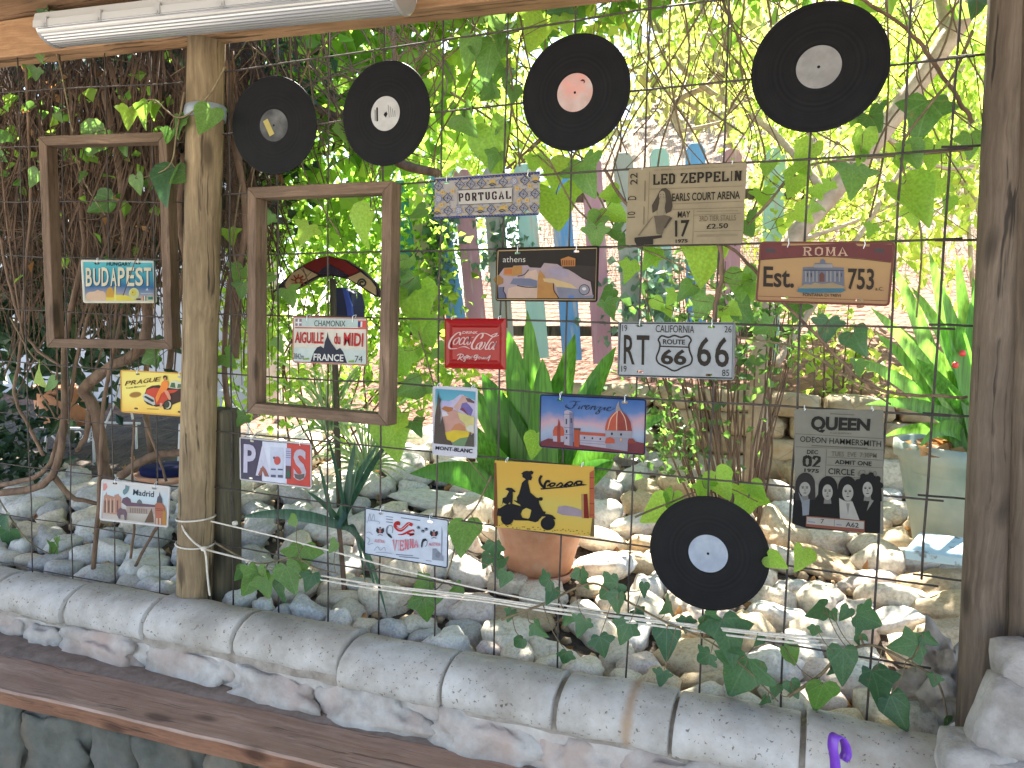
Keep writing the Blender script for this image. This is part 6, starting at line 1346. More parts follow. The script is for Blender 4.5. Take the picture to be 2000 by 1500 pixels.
# blue bag hanging below the arch
bag = empty('blue_bag', un(680, 600, 1.0), label='dark blue bag with bright strap among leaves under the painted arch', cat='bag')
def slab2(name, pts, m, y0, y1):
    P = [un(x, y, 1.0) - bag.location for x, y in cB(pts)]; n = len(P); b = MB()
    b.add([(p.x*.96, y0, p.z*.96) for p in P] + [(p.x, (y0+y1)/2, p.z) for p in P] + [(p.x*.96, y1, p.z*.96) for p in P], [tuple(range(n)), tuple(reversed(range(2*n, 3*n)))] + [(i*n+k, (i+1)*n+k, (i+1)*n+(k+1) % n, i*n+(k+1) % n) for i in range(2) for k in range(n)]); return b.build(name, m, bag, smooth=False)
slab2('bag_body', [(905, 300), (930, 290), (1000, 295), (1050, 330), (1070, 420), (1060, 520), (990, 560), (930, 540), (910, 420)], mat('navy_cloth', (.012, .016, .05), .8), -.04, .06); slab2('strap', [(1010, 300), (1040, 320), (1070, 420), (1080, 520), (1050, 520), (1035, 420)], mat('blue_webbing', (.02, .05, .26), .7), -.055, -.04)
# ------------------------------------------------------------------ leaves
def leaf_mesh(name, outline, m, fold=.12, curl=.15, mid=None):
    """outline: right half from base (0,0) to tip (0,-1); mirrored. base at origin, tip down -Z, faces -Y"""
    V = []; F = []
    half = outline
    n = len(half)
    midp = [(0, z) for x, z in half]
    for (x, z) in half:
        for s_ in (-1, 0, 1):
            xx = x * s_; V.append((xx, -(fold * abs(xx)) + curl * (z + .35) ** 2 - .02 * sin(6 * xx), z))
    for i in range(n - 1):
        for k in (0, 1): F.append((i*3+k, i*3+k+1, (i+1)*3+k+1, (i+1)*3+k))
    b = MB(); b.add(V, F); return b.mesh(name, m, True)
def star_leaf(name, pts, m, fold=.1, curl=.12, seed=0):
    """lobed leaf folded along its midrib, slightly wavy"""
    import bmesh
    bm = bmesh.new()
    for sg in (1, -1):
        ring = [(sg * x, z) for x, z in pts] + [(0, -.78), (0, -.55), (0, -.32), (0, -.12)]
        vs = [bm.verts.new((x, 0, z)) for x, z in ring]; es = [bm.edges.new((vs[i], vs[(i+1) % len(vs)])) for i in range(len(vs))]
        bmesh.ops.triangle_fill(bm, use_beauty=True, use_dissolve=False, edges=es)
    bmesh.ops.remove_doubles(bm, verts=bm.verts, dist=1e-4)
    for v in bm.verts:
        x, z = v.co.x, v.co.z
        v.co.y = -fold * abs(x) * (1 - .3 * abs(x)) + curl * (z + .4) ** 2 + .05 * noise.noise(Vector((x * 3 + seed, z * 3, seed)))
    bm.normal_update()
    for f in bm.faces:
        if f.normal.y > 0: f.normal_flip()
    me = bpy.data.meshes.new(name); bm.to_mesh(me); bm.free(); me.materials.append(m)
    me.polygons.foreach_set('use_smooth', [True] * len(me.polygons)); return me
IVY = [(0, 0), (.10, .10), (.26, .16), (.36, .10), (.40, -.02), (.52, -.08), (.62, -.18), (.50, -.30), (.36, -.38), (.31, -.46), (.24, -.62), (.14, -.82), (.04, -.97), (0, -1)]
IVY2 = [(0, 0), (.12, .13), (.30, .14), (.42, .02), (.46, -.14), (.44, -.28), (.36, -.42), (.26, -.60), (.13, -.84), (.03, -.98), (0, -1)]
IVY3 = [(0, 0), (.12, .14), (.28, .20), (.38, .12), (.40, .02), (.56, .02), (.72, -.08), (.60, -.22), (.42, -.30), (.34, -.40), (.30, -.54), (.20, -.76), (.06, -.96), (0, -1)]
def ivymat(name, c1, c2, vein, trans=.34, rough=.38, tcol=(1, 1, .8)):
    m = leafmat(name, c1, c2, trans, rough, False, tcol, True)
    N = m.node_tree.nodes; L = m.node_tree.links; P = N['Principled BSDF']
    # pale veins radiating from the base
    tc = N.new('ShaderNodeTexCoord'); sp = N.new('ShaderNodeSeparateXYZ'); L.new(tc.outputs['Object'], sp.inputs[0])
    ab = N.new('ShaderNodeMath'); ab.operation = 'ABSOLUTE'; L.new(sp.outputs[0], ab.inputs[0])
    at = N.new('ShaderNodeMath'); at.operation = 'ARCTAN2'; L.new(ab.outputs[0], at.inputs[0]); ng = N.new('ShaderNodeMath'); ng.operation = 'MULTIPLY'; ng.inputs[1].default_value = -1; L.new(sp.outputs[2], ng.inputs[0]); L.new(ng.outputs[0], at.inputs[1])
    md = N.new('ShaderNodeMath'); md.operation = 'PINGPONG'; md.inputs[1].default_value = .38; L.new(at.outputs[0], md.inputs[0])
    ln = N.new('ShaderNodeVectorMath'); ln.operation = 'LENGTH'; L.new(tc.outputs['Object'], ln.inputs[0])
    pr = N.new('ShaderNodeMath'); pr.operation = 'MULTIPLY'; L.new(md.outputs[0], pr.inputs[0]); L.new(ln.outputs['Value'], pr.inputs[1])
    mr = N.new('ShaderNodeMapRange'); mr.inputs[1].default_value = .006; mr.inputs[2].default_value = .022; mr.inputs[3].default_value = .55; mr.inputs[4].default_value = 0; L.new(pr.outputs[0], mr.inputs[0])
    src = P.inputs['Base Color'].links[0].from_socket
    mx = N.new('ShaderNodeMixRGB'); L.new(mr.outputs[0], mx.inputs[0]); L.new(src, mx.inputs[1]); mx.inputs[2].default_value = c4(vein)
    oi2 = N.new('ShaderNodeObjectInfo'); sh_ = N.new('ShaderNodeVectorMath'); mm = N.new('ShaderNodeMath'); mm.operation = 'MULTIPLY'; mm.inputs[1].default_value = 40; L.new(oi2.outputs['Random'], mm.inputs[0]); L.new(tc.outputs['Object'], sh_.inputs[0]); L.new(mm.outputs[0], sh_.inputs[1])
    bn = N.new('ShaderNodeTexNoise'); bn.inputs['Scale'].default_value = 4; bn.inputs['Detail'].default_value = 5; L.new(sh_.outputs[0], bn.inputs['Vector'])
    br2 = N.new('ShaderNodeMapRange'); br2.inputs[1].default_value = .66; br2.inputs[2].default_value = .74; br2.inputs[4].default_value = .85; L.new(bn.outputs[0], br2.inputs[0])
    mb2 = N.new('ShaderNodeMixRGB'); L.new(br2.outputs[0], mb2.inputs[0]); L.new(mx.outputs[0], mb2.inputs[1]); mb2.inputs[2].default_value = (.2, .13, .05, 1); L.new(mb2.outputs[0], P.inputs['Base Color'])
    return m
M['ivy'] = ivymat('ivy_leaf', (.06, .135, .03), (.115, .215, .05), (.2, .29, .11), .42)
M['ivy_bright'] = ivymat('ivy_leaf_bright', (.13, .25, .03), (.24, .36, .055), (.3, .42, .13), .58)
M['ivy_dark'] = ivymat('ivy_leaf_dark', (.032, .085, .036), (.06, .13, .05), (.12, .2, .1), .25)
IV = {k: [star_leaf('leaf', [(x_ * (1 + .16 * noise.noise(Vector((i * 3.1, z_ * 4, 2)))), z_) for x_, z_ in o_], M[k], .1 + .09*i, .35 - .5*(i % 2), i + 5) for i, o_ in enumerate((IVY, IVY2, IVY3, IVY2, IVY, IVY3, IVY2))] for k in ('ivy', 'ivy_bright', 'ivy_dark')}
M['vine_stem'] = mat('vine_stem', (.10, .07, .035), .85, (.2, .15, .08), scale=30, bump=.3)
M['bark'] = mat('brown_bark', (.085, .05, .03), .92, (.19, .12, .075), scale=26, bump=.8, bscale=50, stretch=(1, 1, .35), third=(.22, .17, .12), tscale=8, tpos=(.6, .8))
M['pale_bark'] = mat('pale_bark', (.30, .22, .15), .9, (.46, .36, .26), scale=14, bump=.7, bscale=30)
rg = random.Random(21)
def ivy_vine(label, stem, leaves, Y, kind='ivy', r=.0035, yr=.05, group=None, extra_stems=()):
    """leaves: (px, py, size px, tip angle deg, [kind], [dY])"""
    root = empty('ivy_vine', un(stem[0][0], stem[0][1], Y), label=label, cat='ivy', group=group)
    O = root.location.copy(); sp_ = []
    for st in [stem] + list(extra_stems):
        pts = crom([un(p[0], p[1], (p[2] if len(p) > 2 else Y) + .01 * noise.noise(Vector((p[0] * .02, p[1] * .02, 1)))) for p in st], 6); sp_ += pts
        b = MB(); n = len(pts); b.tube([p - O for p in pts], [r * (1 - .5 * i / n) for i in range(n)], 6); b.build('stem', M['vine_stem'], root, smooth=True)
    for lf in leaves:
        px, py, s, ang = lf[:4]; kd = lf[4] if len(lf) > 4 and lf[4] else kind; dy = lf[5] if len(lf) > 5 else rg.uniform(-yr, yr)
        if dy > .12: continue
        p = un(px, py, Y + dy); d = (p - CAM).dot(fw); L_ = s * d / FPX * (.84 if kd == 'ivy_dark' else .96) * rg.uniform(.88, 1.1)
        a = radians(ang)
        rot = Euler((rg.uniform(-.6, .3), a + rg.uniform(-.15, .15), rg.uniform(-.65, .65) + radians(14)), 'XYZ')
        Rm = rot.to_matrix(); base = p - Rm @ Vector((0, 0, -.42 * L_))
        o = link('leaf', rg.choice(IV[kd]), root, base - O, rot, (L_ * rg.uniform(.92, 1.1), L_, L_))
        q = min(sp_, key=lambda v: (v - base).length)
        if (q - base).length < .22:
            b = MB(); mid_ = (q + base) / 2 + Vector((0, -.012, -.008)); b.tube([v - O for v in crom([q, mid_, base], 4)], .0013, 4); b.build('leaf_stalk', M['vine_stem'], root, smooth=True)
    return root
def R(n, x0, x1, y0, y1, s0, s1, kd=None):
    return [(rg.uniform(x0, x1), rg.uniform(y0, y1), rg.uniform(s0, s1), rg.uniform(-60, 60), kd) for _ in range(n)]
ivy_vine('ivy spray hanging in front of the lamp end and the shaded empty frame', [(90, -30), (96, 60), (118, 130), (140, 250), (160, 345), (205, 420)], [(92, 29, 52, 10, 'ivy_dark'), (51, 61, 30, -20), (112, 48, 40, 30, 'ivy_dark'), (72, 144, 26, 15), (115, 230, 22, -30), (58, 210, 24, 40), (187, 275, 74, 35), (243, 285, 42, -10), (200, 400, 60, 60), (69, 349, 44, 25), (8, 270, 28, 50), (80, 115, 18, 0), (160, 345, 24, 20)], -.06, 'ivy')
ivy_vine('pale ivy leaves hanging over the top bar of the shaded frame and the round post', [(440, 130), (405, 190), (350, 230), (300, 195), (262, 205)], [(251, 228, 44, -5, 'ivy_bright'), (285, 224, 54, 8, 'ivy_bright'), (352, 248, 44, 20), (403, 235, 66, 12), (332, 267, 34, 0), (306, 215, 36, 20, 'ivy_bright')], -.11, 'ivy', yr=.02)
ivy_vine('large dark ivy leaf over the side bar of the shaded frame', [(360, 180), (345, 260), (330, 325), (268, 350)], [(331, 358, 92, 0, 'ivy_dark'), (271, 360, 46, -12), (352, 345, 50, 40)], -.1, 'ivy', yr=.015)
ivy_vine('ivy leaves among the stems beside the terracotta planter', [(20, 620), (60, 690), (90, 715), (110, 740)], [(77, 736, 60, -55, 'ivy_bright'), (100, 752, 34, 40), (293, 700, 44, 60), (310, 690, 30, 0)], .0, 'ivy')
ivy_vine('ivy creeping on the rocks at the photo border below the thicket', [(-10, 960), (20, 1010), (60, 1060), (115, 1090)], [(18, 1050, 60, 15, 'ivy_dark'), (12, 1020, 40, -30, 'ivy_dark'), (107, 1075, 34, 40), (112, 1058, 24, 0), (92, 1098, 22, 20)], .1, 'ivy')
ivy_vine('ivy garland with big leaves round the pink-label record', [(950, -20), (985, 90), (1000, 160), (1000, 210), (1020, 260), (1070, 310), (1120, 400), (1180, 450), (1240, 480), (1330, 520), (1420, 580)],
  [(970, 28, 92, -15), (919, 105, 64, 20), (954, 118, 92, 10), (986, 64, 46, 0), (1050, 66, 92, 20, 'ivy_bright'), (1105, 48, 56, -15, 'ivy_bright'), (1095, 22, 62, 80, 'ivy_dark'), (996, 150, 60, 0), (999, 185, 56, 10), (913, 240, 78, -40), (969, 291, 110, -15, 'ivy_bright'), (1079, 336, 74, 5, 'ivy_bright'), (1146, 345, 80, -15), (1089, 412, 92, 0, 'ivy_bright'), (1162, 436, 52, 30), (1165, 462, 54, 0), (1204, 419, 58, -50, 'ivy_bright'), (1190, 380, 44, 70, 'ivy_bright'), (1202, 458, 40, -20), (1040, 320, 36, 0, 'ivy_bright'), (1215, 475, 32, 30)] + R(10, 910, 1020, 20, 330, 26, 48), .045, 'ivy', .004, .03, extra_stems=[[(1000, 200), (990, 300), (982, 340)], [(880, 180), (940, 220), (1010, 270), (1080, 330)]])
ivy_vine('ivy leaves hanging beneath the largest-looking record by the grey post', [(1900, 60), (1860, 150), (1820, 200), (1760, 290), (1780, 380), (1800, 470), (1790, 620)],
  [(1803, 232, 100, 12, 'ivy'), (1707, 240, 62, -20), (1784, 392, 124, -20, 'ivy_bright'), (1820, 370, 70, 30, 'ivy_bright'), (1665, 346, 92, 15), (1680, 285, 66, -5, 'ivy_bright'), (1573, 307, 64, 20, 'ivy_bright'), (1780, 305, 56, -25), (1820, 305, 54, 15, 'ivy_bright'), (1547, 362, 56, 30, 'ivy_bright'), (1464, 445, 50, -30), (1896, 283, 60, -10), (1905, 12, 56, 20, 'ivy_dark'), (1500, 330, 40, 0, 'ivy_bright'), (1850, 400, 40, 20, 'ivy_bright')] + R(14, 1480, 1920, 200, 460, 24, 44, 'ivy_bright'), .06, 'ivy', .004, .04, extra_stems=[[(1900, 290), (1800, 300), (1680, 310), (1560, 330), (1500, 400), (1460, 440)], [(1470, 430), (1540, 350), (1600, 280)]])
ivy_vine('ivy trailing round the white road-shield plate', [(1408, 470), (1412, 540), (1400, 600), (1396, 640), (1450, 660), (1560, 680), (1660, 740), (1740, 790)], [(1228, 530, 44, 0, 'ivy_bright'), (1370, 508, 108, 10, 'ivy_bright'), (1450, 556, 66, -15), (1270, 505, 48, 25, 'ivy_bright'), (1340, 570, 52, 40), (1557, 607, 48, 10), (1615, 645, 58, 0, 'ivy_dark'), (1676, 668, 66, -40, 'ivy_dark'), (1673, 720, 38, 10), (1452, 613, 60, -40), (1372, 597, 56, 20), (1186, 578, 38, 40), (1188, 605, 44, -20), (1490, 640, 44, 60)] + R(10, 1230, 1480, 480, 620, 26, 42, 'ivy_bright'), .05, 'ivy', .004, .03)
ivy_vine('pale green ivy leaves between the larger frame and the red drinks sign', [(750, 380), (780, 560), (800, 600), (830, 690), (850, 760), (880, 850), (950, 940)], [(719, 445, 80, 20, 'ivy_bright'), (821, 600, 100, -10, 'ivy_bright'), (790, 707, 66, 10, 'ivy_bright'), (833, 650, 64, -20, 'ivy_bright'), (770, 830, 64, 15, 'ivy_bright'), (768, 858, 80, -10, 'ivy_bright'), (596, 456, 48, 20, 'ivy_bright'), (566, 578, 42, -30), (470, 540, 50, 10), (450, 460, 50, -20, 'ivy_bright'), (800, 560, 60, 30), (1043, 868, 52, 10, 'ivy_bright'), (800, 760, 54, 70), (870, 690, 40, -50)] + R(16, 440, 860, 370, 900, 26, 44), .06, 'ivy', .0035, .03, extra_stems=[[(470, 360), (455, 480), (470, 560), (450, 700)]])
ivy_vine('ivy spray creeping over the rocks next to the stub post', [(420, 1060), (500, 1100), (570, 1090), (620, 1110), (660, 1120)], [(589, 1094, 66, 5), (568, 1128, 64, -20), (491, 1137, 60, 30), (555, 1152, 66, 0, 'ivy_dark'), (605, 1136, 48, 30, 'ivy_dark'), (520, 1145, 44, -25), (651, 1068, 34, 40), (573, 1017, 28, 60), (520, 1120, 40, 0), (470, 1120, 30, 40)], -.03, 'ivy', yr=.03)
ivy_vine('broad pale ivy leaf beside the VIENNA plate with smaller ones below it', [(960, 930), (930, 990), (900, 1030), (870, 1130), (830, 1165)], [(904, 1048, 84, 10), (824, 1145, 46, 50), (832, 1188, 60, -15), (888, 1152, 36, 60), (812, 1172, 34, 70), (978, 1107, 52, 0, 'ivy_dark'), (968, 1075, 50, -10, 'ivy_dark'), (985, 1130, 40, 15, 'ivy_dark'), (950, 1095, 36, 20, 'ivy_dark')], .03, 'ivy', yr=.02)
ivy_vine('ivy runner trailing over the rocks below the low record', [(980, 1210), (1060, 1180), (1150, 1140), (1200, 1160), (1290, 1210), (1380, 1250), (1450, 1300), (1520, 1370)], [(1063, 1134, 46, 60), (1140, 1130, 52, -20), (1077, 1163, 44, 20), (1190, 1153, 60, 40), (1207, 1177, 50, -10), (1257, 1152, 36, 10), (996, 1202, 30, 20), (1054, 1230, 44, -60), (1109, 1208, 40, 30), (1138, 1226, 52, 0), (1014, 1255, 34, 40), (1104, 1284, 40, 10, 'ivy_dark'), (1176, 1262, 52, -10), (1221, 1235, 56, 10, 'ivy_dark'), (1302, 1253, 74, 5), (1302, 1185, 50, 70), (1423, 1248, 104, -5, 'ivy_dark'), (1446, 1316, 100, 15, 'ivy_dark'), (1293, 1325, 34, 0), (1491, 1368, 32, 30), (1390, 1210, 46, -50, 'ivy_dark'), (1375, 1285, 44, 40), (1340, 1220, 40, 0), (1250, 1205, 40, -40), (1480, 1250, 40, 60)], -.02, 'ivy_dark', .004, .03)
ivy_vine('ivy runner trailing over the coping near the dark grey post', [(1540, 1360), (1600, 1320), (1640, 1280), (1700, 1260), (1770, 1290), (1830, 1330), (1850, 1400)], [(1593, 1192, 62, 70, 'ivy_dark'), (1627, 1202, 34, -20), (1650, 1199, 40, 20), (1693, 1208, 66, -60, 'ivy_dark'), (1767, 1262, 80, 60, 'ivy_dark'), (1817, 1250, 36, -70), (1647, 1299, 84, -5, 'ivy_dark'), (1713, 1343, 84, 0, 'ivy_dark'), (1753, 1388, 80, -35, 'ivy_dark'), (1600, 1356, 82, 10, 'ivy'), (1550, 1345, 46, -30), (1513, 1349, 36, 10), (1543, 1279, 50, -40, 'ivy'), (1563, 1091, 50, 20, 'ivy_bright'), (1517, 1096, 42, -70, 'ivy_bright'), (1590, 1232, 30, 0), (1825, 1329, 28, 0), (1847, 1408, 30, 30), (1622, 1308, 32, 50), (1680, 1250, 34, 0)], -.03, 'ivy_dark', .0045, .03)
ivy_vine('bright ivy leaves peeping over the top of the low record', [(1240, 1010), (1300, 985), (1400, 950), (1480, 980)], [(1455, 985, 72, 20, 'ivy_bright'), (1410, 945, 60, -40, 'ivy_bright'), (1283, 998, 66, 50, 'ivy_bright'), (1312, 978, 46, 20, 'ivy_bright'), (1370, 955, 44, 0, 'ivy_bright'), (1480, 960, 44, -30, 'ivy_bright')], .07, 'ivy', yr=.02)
# ------------------------------------------------------------------ shrubs, trees and thicket
rh = random.Random(31)
def rv(): 
    while True:
        v = Vector((rh.uniform(-1, 1), rh.uniform(-1, 1), rh.uniform(-1, 1)))
        if .05 < v.length < 1: return v
def add_leaf(b, p, L_, wd, dirv, fold=.15):
    d = dirv.normalized(); s_ = d.cross(rv()); s_ = s_.normalized() if s_.length > 1e-3 else d.orthogonal()
    n_ = d.cross(s_); h = L_ * wd
    m1 = p + d * L_ * .42; tip = p + d * L_ + n_ * (-.12 * L_)
    V = [p, m1 + s_ * h + n_ * h * fold * 2, tip, m1 - s_ * h + n_ * h * fold * 2, m1 + n_ * 0]
    b.add([tuple(v) for v in V], [(0, 1, 4), (1, 2, 4), (0, 4, 3), (4, 2, 3)])
def crown(b, c, rad, clumps, per, L_, wd, spread=.22, droop=.5, hollow=.0):
    c = Vector(c)
    for _ in range(clumps):
        v = rv()
        if hollow and v.length < hollow: v = v.normalized() * rh.uniform(hollow, 1)
        q = c + Vector((v.x * rad[0], v.y * rad[1], v.z * rad[2]))
        ax = rv().normalized()
        for _ in range(per):
            o_ = Vector((rh.gauss(0, spread), rh.gauss(0, spread), rh.gauss(0, spread)))
            d = (rv() + ax * .5 + Vector((0, 0, -droop)))
            add_leaf(b, q + o_, L_ * rh.uniform(.6, 1.25), wd * rh.uniform(.8, 1.2), d)
def limb(b, pts, r0, r1, n=7):
    pp_ = crom(pts, 5); k = len(pp_); b.tube(pp_, [r0 + (r1 - r0) * i / (k - 1) for i in range(k)], n)
LM = {
 'lime': leafmat('sunny_lime_leaf', (.16, .25, .045), (.34, .41, .11), .6, .5, True, (1, 1, .6)),
 'green': leafmat('mid_green_leaf', (.06, .15, .025), (.17, .28, .05), .52, .45, True, (1, 1, .7)),
 'fresh': leafmat('fresh_green_leaf', (.09, .19, .028), (.23, .35, .06), .6, .45, True, (1, 1, .65)),
 'midshade': leafmat('shrub_leaf', (.035, .085, .022), (.11, .19, .045), .4, .45, True, (1, 1, .7)),
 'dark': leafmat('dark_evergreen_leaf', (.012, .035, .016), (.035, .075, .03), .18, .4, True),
 'blue': leafmat('blue_green_leaf', (.06, .13, .085), (.14, .23, .15), .35, .45, True),
 'olive': leafmat('olive_leaf', (.12, .15, .05), (.26, .27, .11), .45, .5, True, (1, .95, .65)),
 'dry': leafmat('dry_leaf', (.16, .09, .04), (.36, .22, .11), .3, .7, True, (1, .8, .5)),
}
def bush(name, label, cat, base, specs, m, stems=(), bark='bark', group=None):
    root = empty(name, base, label=label, cat=cat, group=group); base = Vector(base)
    b = MB()
    for s_ in specs: crown(b, Vector(s_[0]) - base, *s_[1:])
    b.build('crown', m, root)
    if stems:
        for (pts, r0, r1) in stems:
            t = MB(); limb(t, [Vector(p) - base for p in pts], r0, r1); t.build('trunk' if r0 > .02 else 'branch', M[bark], root, smooth=True)
    return root

# leaning tree: trunk behind the maroon plate, crown layers added overhead to shade rock bed and coping
TD = 3.55
tp = [at_depth(x, y, d) for x, y, d in ((1462, 985, 3.4), (1478, 850, 3.45), (1487, 720, 3.5), (1499, 600, 3.55), (1545, 475, 3.6), (1620, 385, 3.6), (1720, 262, 3.55), (1850, 80, 3.5), (1990, -150, 3.5), (2150, -420, 3.6))]
top = tp[-1]
brs = [([tp[7], at_depth(1800, -120, 3.7), at_depth(1600, -500, 4.0), at_depth(1300, -700, 4.2)], .03, .012), ([tp[5], at_depth(1500, 250, 3.9), at_depth(1330, 130, 4.1), at_depth(1200, -100, 4.3), at_depth(900, -400, 4.4)], .022, .008),
       ([tp[6], at_depth(1850, 330, 3.7), at_depth(1960, 300, 3.8)], .012, .006), ([tp[4], at_depth(1700, 420, 3.9), at_depth(1880, 330, 4.0)], .014, .006), ([at_depth(1515, 715, 3.6), at_depth(1560, 640, 3.7), at_depth(1640, 520, 3.8), at_depth(1760, 330, 4.0), at_depth(1900, 100, 4.2)], .02, .012),
       ([at_depth(1330, 260, 4.1), at_depth(1320, 200, 4.1), at_depth(1400, 150, 4.1), at_depth(1430, 30, 4.1), at_depth(1480, -150, 4.2)], .02, .012), ([at_depth(1335, 255, 4.1), at_depth(1420, 235, 4.1), at_depth(1480, 200, 4.2)], .012, .007)]
bush('leaning_tree', 'tree with pale leaning trunk behind the maroon plate and added shade crown overhead', 'tree', tp[0],
     [((.5, 1.5, 3.5), (2.8, .66, .25), 250, 44, .14, .22, .17), ((.8, 1.6, 3.75), (1.5, .4, .2), 80, 44, .14, .22, .16), ((-2.3, 2.5, 3.6), (.9, .9, .3), 80, 44, .14, .22, .19), ((1.6, 2.9, 4.7), (1.8, .8, .5), 22, 24, .15, .2, .25)],
     LM['green'], [(tp, .048, .05)] + brs, 'pale_bark')
GB = 'sunlit shrubs behind the picket fence'
def atp(x, y, d): return at_depth(x, y, d)
bush('narrow_leaved_tree', 'sunlit tree with long narrow lime leaves behind the grey-label record', 'tree', atp(1680, 560, 4.6),
     [(atp(1690, 230, 4.9), (.75, .5, .75), 44, 22, .13, .16, .13, .7), (atp(1840, 300, 4.3), (.35, .4, .8), 34, 22, .12, .17, .12, .7), (atp(1560, 420, 4.8), (.6, .4, .35), 22, 22, .11, .18, .12, .7), (atp(1880, 60, 4.4), (.4, .4, .4), 14, 22, .12, .17, .12, .7)], LM['lime'],
     [([atp(1680, 600, 4.6), atp(1690, 420, 4.7), atp(1760, 200, 4.8), atp(1800, -60, 4.9)], .022, .012), ([atp(1685, 500, 4.65), atp(1600, 330, 4.8), atp(1540, 100, 5.0)], .014, .007), ([atp(1900, 560, 4.4), atp(1880, 300, 4.4), atp(1850, 60, 4.4)], .014, .008), ([atp(1930, 470, 4.2), atp(1900, 380, 4.2), atp(1870, 350, 4.2)], .018, .012)], 'pale_bark')
bush('narrow_leaved_tree', 'sunlit tree with drooping blue-green leaves above the blue pickets', 'tree', atp(1440, 420, 5.4),
     [(atp(1400, 110, 5.4), (.7, .5, .45), 26, 16, .17, .17, .15, .8), (atp(1260, 20, 5.6), (.6, .5, .3), 10, 16, .16, .17, .15, .8)], LM['olive'],
     [([atp(1440, 440, 5.4), atp(1430, 300, 5.4), atp(1400, 120, 5.4), atp(1340, -80, 5.5)], .03, .015), ([atp(1425, 260, 5.4), atp(1340, 200, 5.4), atp(1220, 130, 5.5), atp(1080, 60, 5.6)], .014, .006)], 'pale_bark')
bush('tangled_shrub', 'thin tangled shrub with few leaves above the pink-label record', 'shrub', atp(1100, 330, 5.6),
     [(atp(1120, 40, 5.6), (1.0, .5, .4), 20, 10, .1, .2, .2, .3), (atp(960, 170, 5.2), (.5, .4, .5), 16, 10, .09, .22, .16, .3)], LM['lime'],
     [([atp(1100 + rh.uniform(-120, 120), 330, 5.6), atp(1080 + rh.uniform(-180, 180), 190, 5.6), atp(1100 + rh.uniform(-250, 250), 90, 5.5), atp(1120 + rh.uniform(-350, 350), -40, 5.5)], .008, .003) for _ in range(16)])
bush('vine_covered_tree', 'tree hung with broad green vine leaves between the two small records', 'tree', atp(640, 420, 3.6),
     [(atp(660, 140, 3.6), (.55, .3, .5), 36, 13, .11, .36, .12, .6), (atp(520, 90, 3.4), (.35, .3, .35), 16, 13, .10, .36, .12, .6), (atp(850, 130, 3.7), (.35, .3, .45), 24, 14, .11, .36, .12, .6), (atp(600, 330, 3.7), (.4, .3, .25), 12, 12, .10, .36, .1, .6)], LM['fresh'],
     [([atp(455, 700, 3.0), atp(465, 500, 3.0), atp(452, 300, 3.0), atp(470, 140, 3.0), atp(520, 60, 3.1)], .024, .014), ([atp(480, 130, 3.1), atp(620, 215, 3.3), atp(720, 260, 3.2), atp(780, 318, 3.1), atp(855, 338, 2.95)], .03, .018), ([atp(765, -40, 3.0), atp(768, 60, 3.0), atp(772, 140, 3.0)], .012, .01), ([atp(610, -20, 3.1), atp(640, 120, 3.2), atp(660, 230, 3.2)], .008, .004)] + [([atp(560 + rh.uniform(-120, 260), -30, 3.2), atp(600 + rh.uniform(-150, 280), 90, 3.2), atp(650 + rh.uniform(-180, 250), 200, 3.2), atp(700 + rh.uniform(-200, 250), 320, 3.3)], .005, .002) for _ in range(22)])
bush('leafy_shrub', 'green shrub with small leaves filling the larger frame', 'shrub', atp(620, 900, 3.9),
     [(atp(640, 430, 4.0), (.45, .3, .4), 44, 24, .055, .36, .1, .2), (atp(600, 560, 3.9), (.5, .3, .35), 40, 24, .055, .36, .1, .2), (atp(800, 480, 4.05), (.28, .2, .45), 34, 22, .05, .38, .09, .2), (atp(770, 700, 3.9), (.4, .25, .4), 36, 22, .06, .36, .1, .2), (atp(560, 720, 3.7), (.4, .25, .3), 26, 18, .055, .36, .1, .2)], LM['fresh'],
     [([atp(620 + rh.uniform(-60, 120), 900, 3.9), atp(640 + rh.uniform(-120, 160), 700, 3.9), atp(660 + rh.uniform(-140, 180), 480, 3.95)], .006, .003) for _ in range(14)])
bush('climbing_ivy', 'small-leaved climber growing over the blue and mauve pickets', 'ivy', atp(880, 640, 4.2),
     [(atp(855, 480, 4.18), (.1, .03, .4), 22, 18, .05, .42, .05, .4), (atp(985, 470, 4.18), (.12, .03, .3), 16, 16, .05, .42, .05, .4), (atp(1240, 560, 4.15), (.25, .05, .3), 16, 14, .06, .42, .07, .4)], LM['blue'], [([atp(870, 650, 4.2), atp(860, 540, 4.19), atp(850, 420, 4.18)], .006, .003), ([atp(990, 640, 4.2), atp(985, 520, 4.19), atp(975, 420, 4.18)], .005, .003)])
bush('hanging_vine', 'thin climber with small yellow-green leaves hanging above the maroon plate', 'vine', atp(1650, 60, 3.95),
     [(atp(1500, 250, 4.1), (.2, .2, .4), 30, 9, .055, .36, .08, .6), (atp(1640, 420, 4.0), (.4, .2, .2), 30, 9, .06, .36, .08, .6), (atp(1880, 250, 3.8), (.2, .2, .5), 34, 10, .075, .2, .09, .8), (atp(1740, 90, 4.1), (.5, .2, .25), 26, 9, .06, .36, .08, .6), (atp(1450, 60, 3.6), (.4, .2, .3), 24, 9, .06, .36, .08, .6), (atp(1080, 40, 3.7), (.6, .2, .25), 22, 8, .07, .36, .09, .6)], LM['lime'],
     [([atp(1650 + rh.uniform(-260, 260), -40, 3.95), atp(1640 + rh.uniform(-260, 260), 140, 4.0), atp(1640 + rh.uniform(-240, 280), 320, 4.0), atp(1640 + rh.uniform(-240, 280), 470, 4.0)], .0035, .002) for _ in range(18)], 'vine_stem')
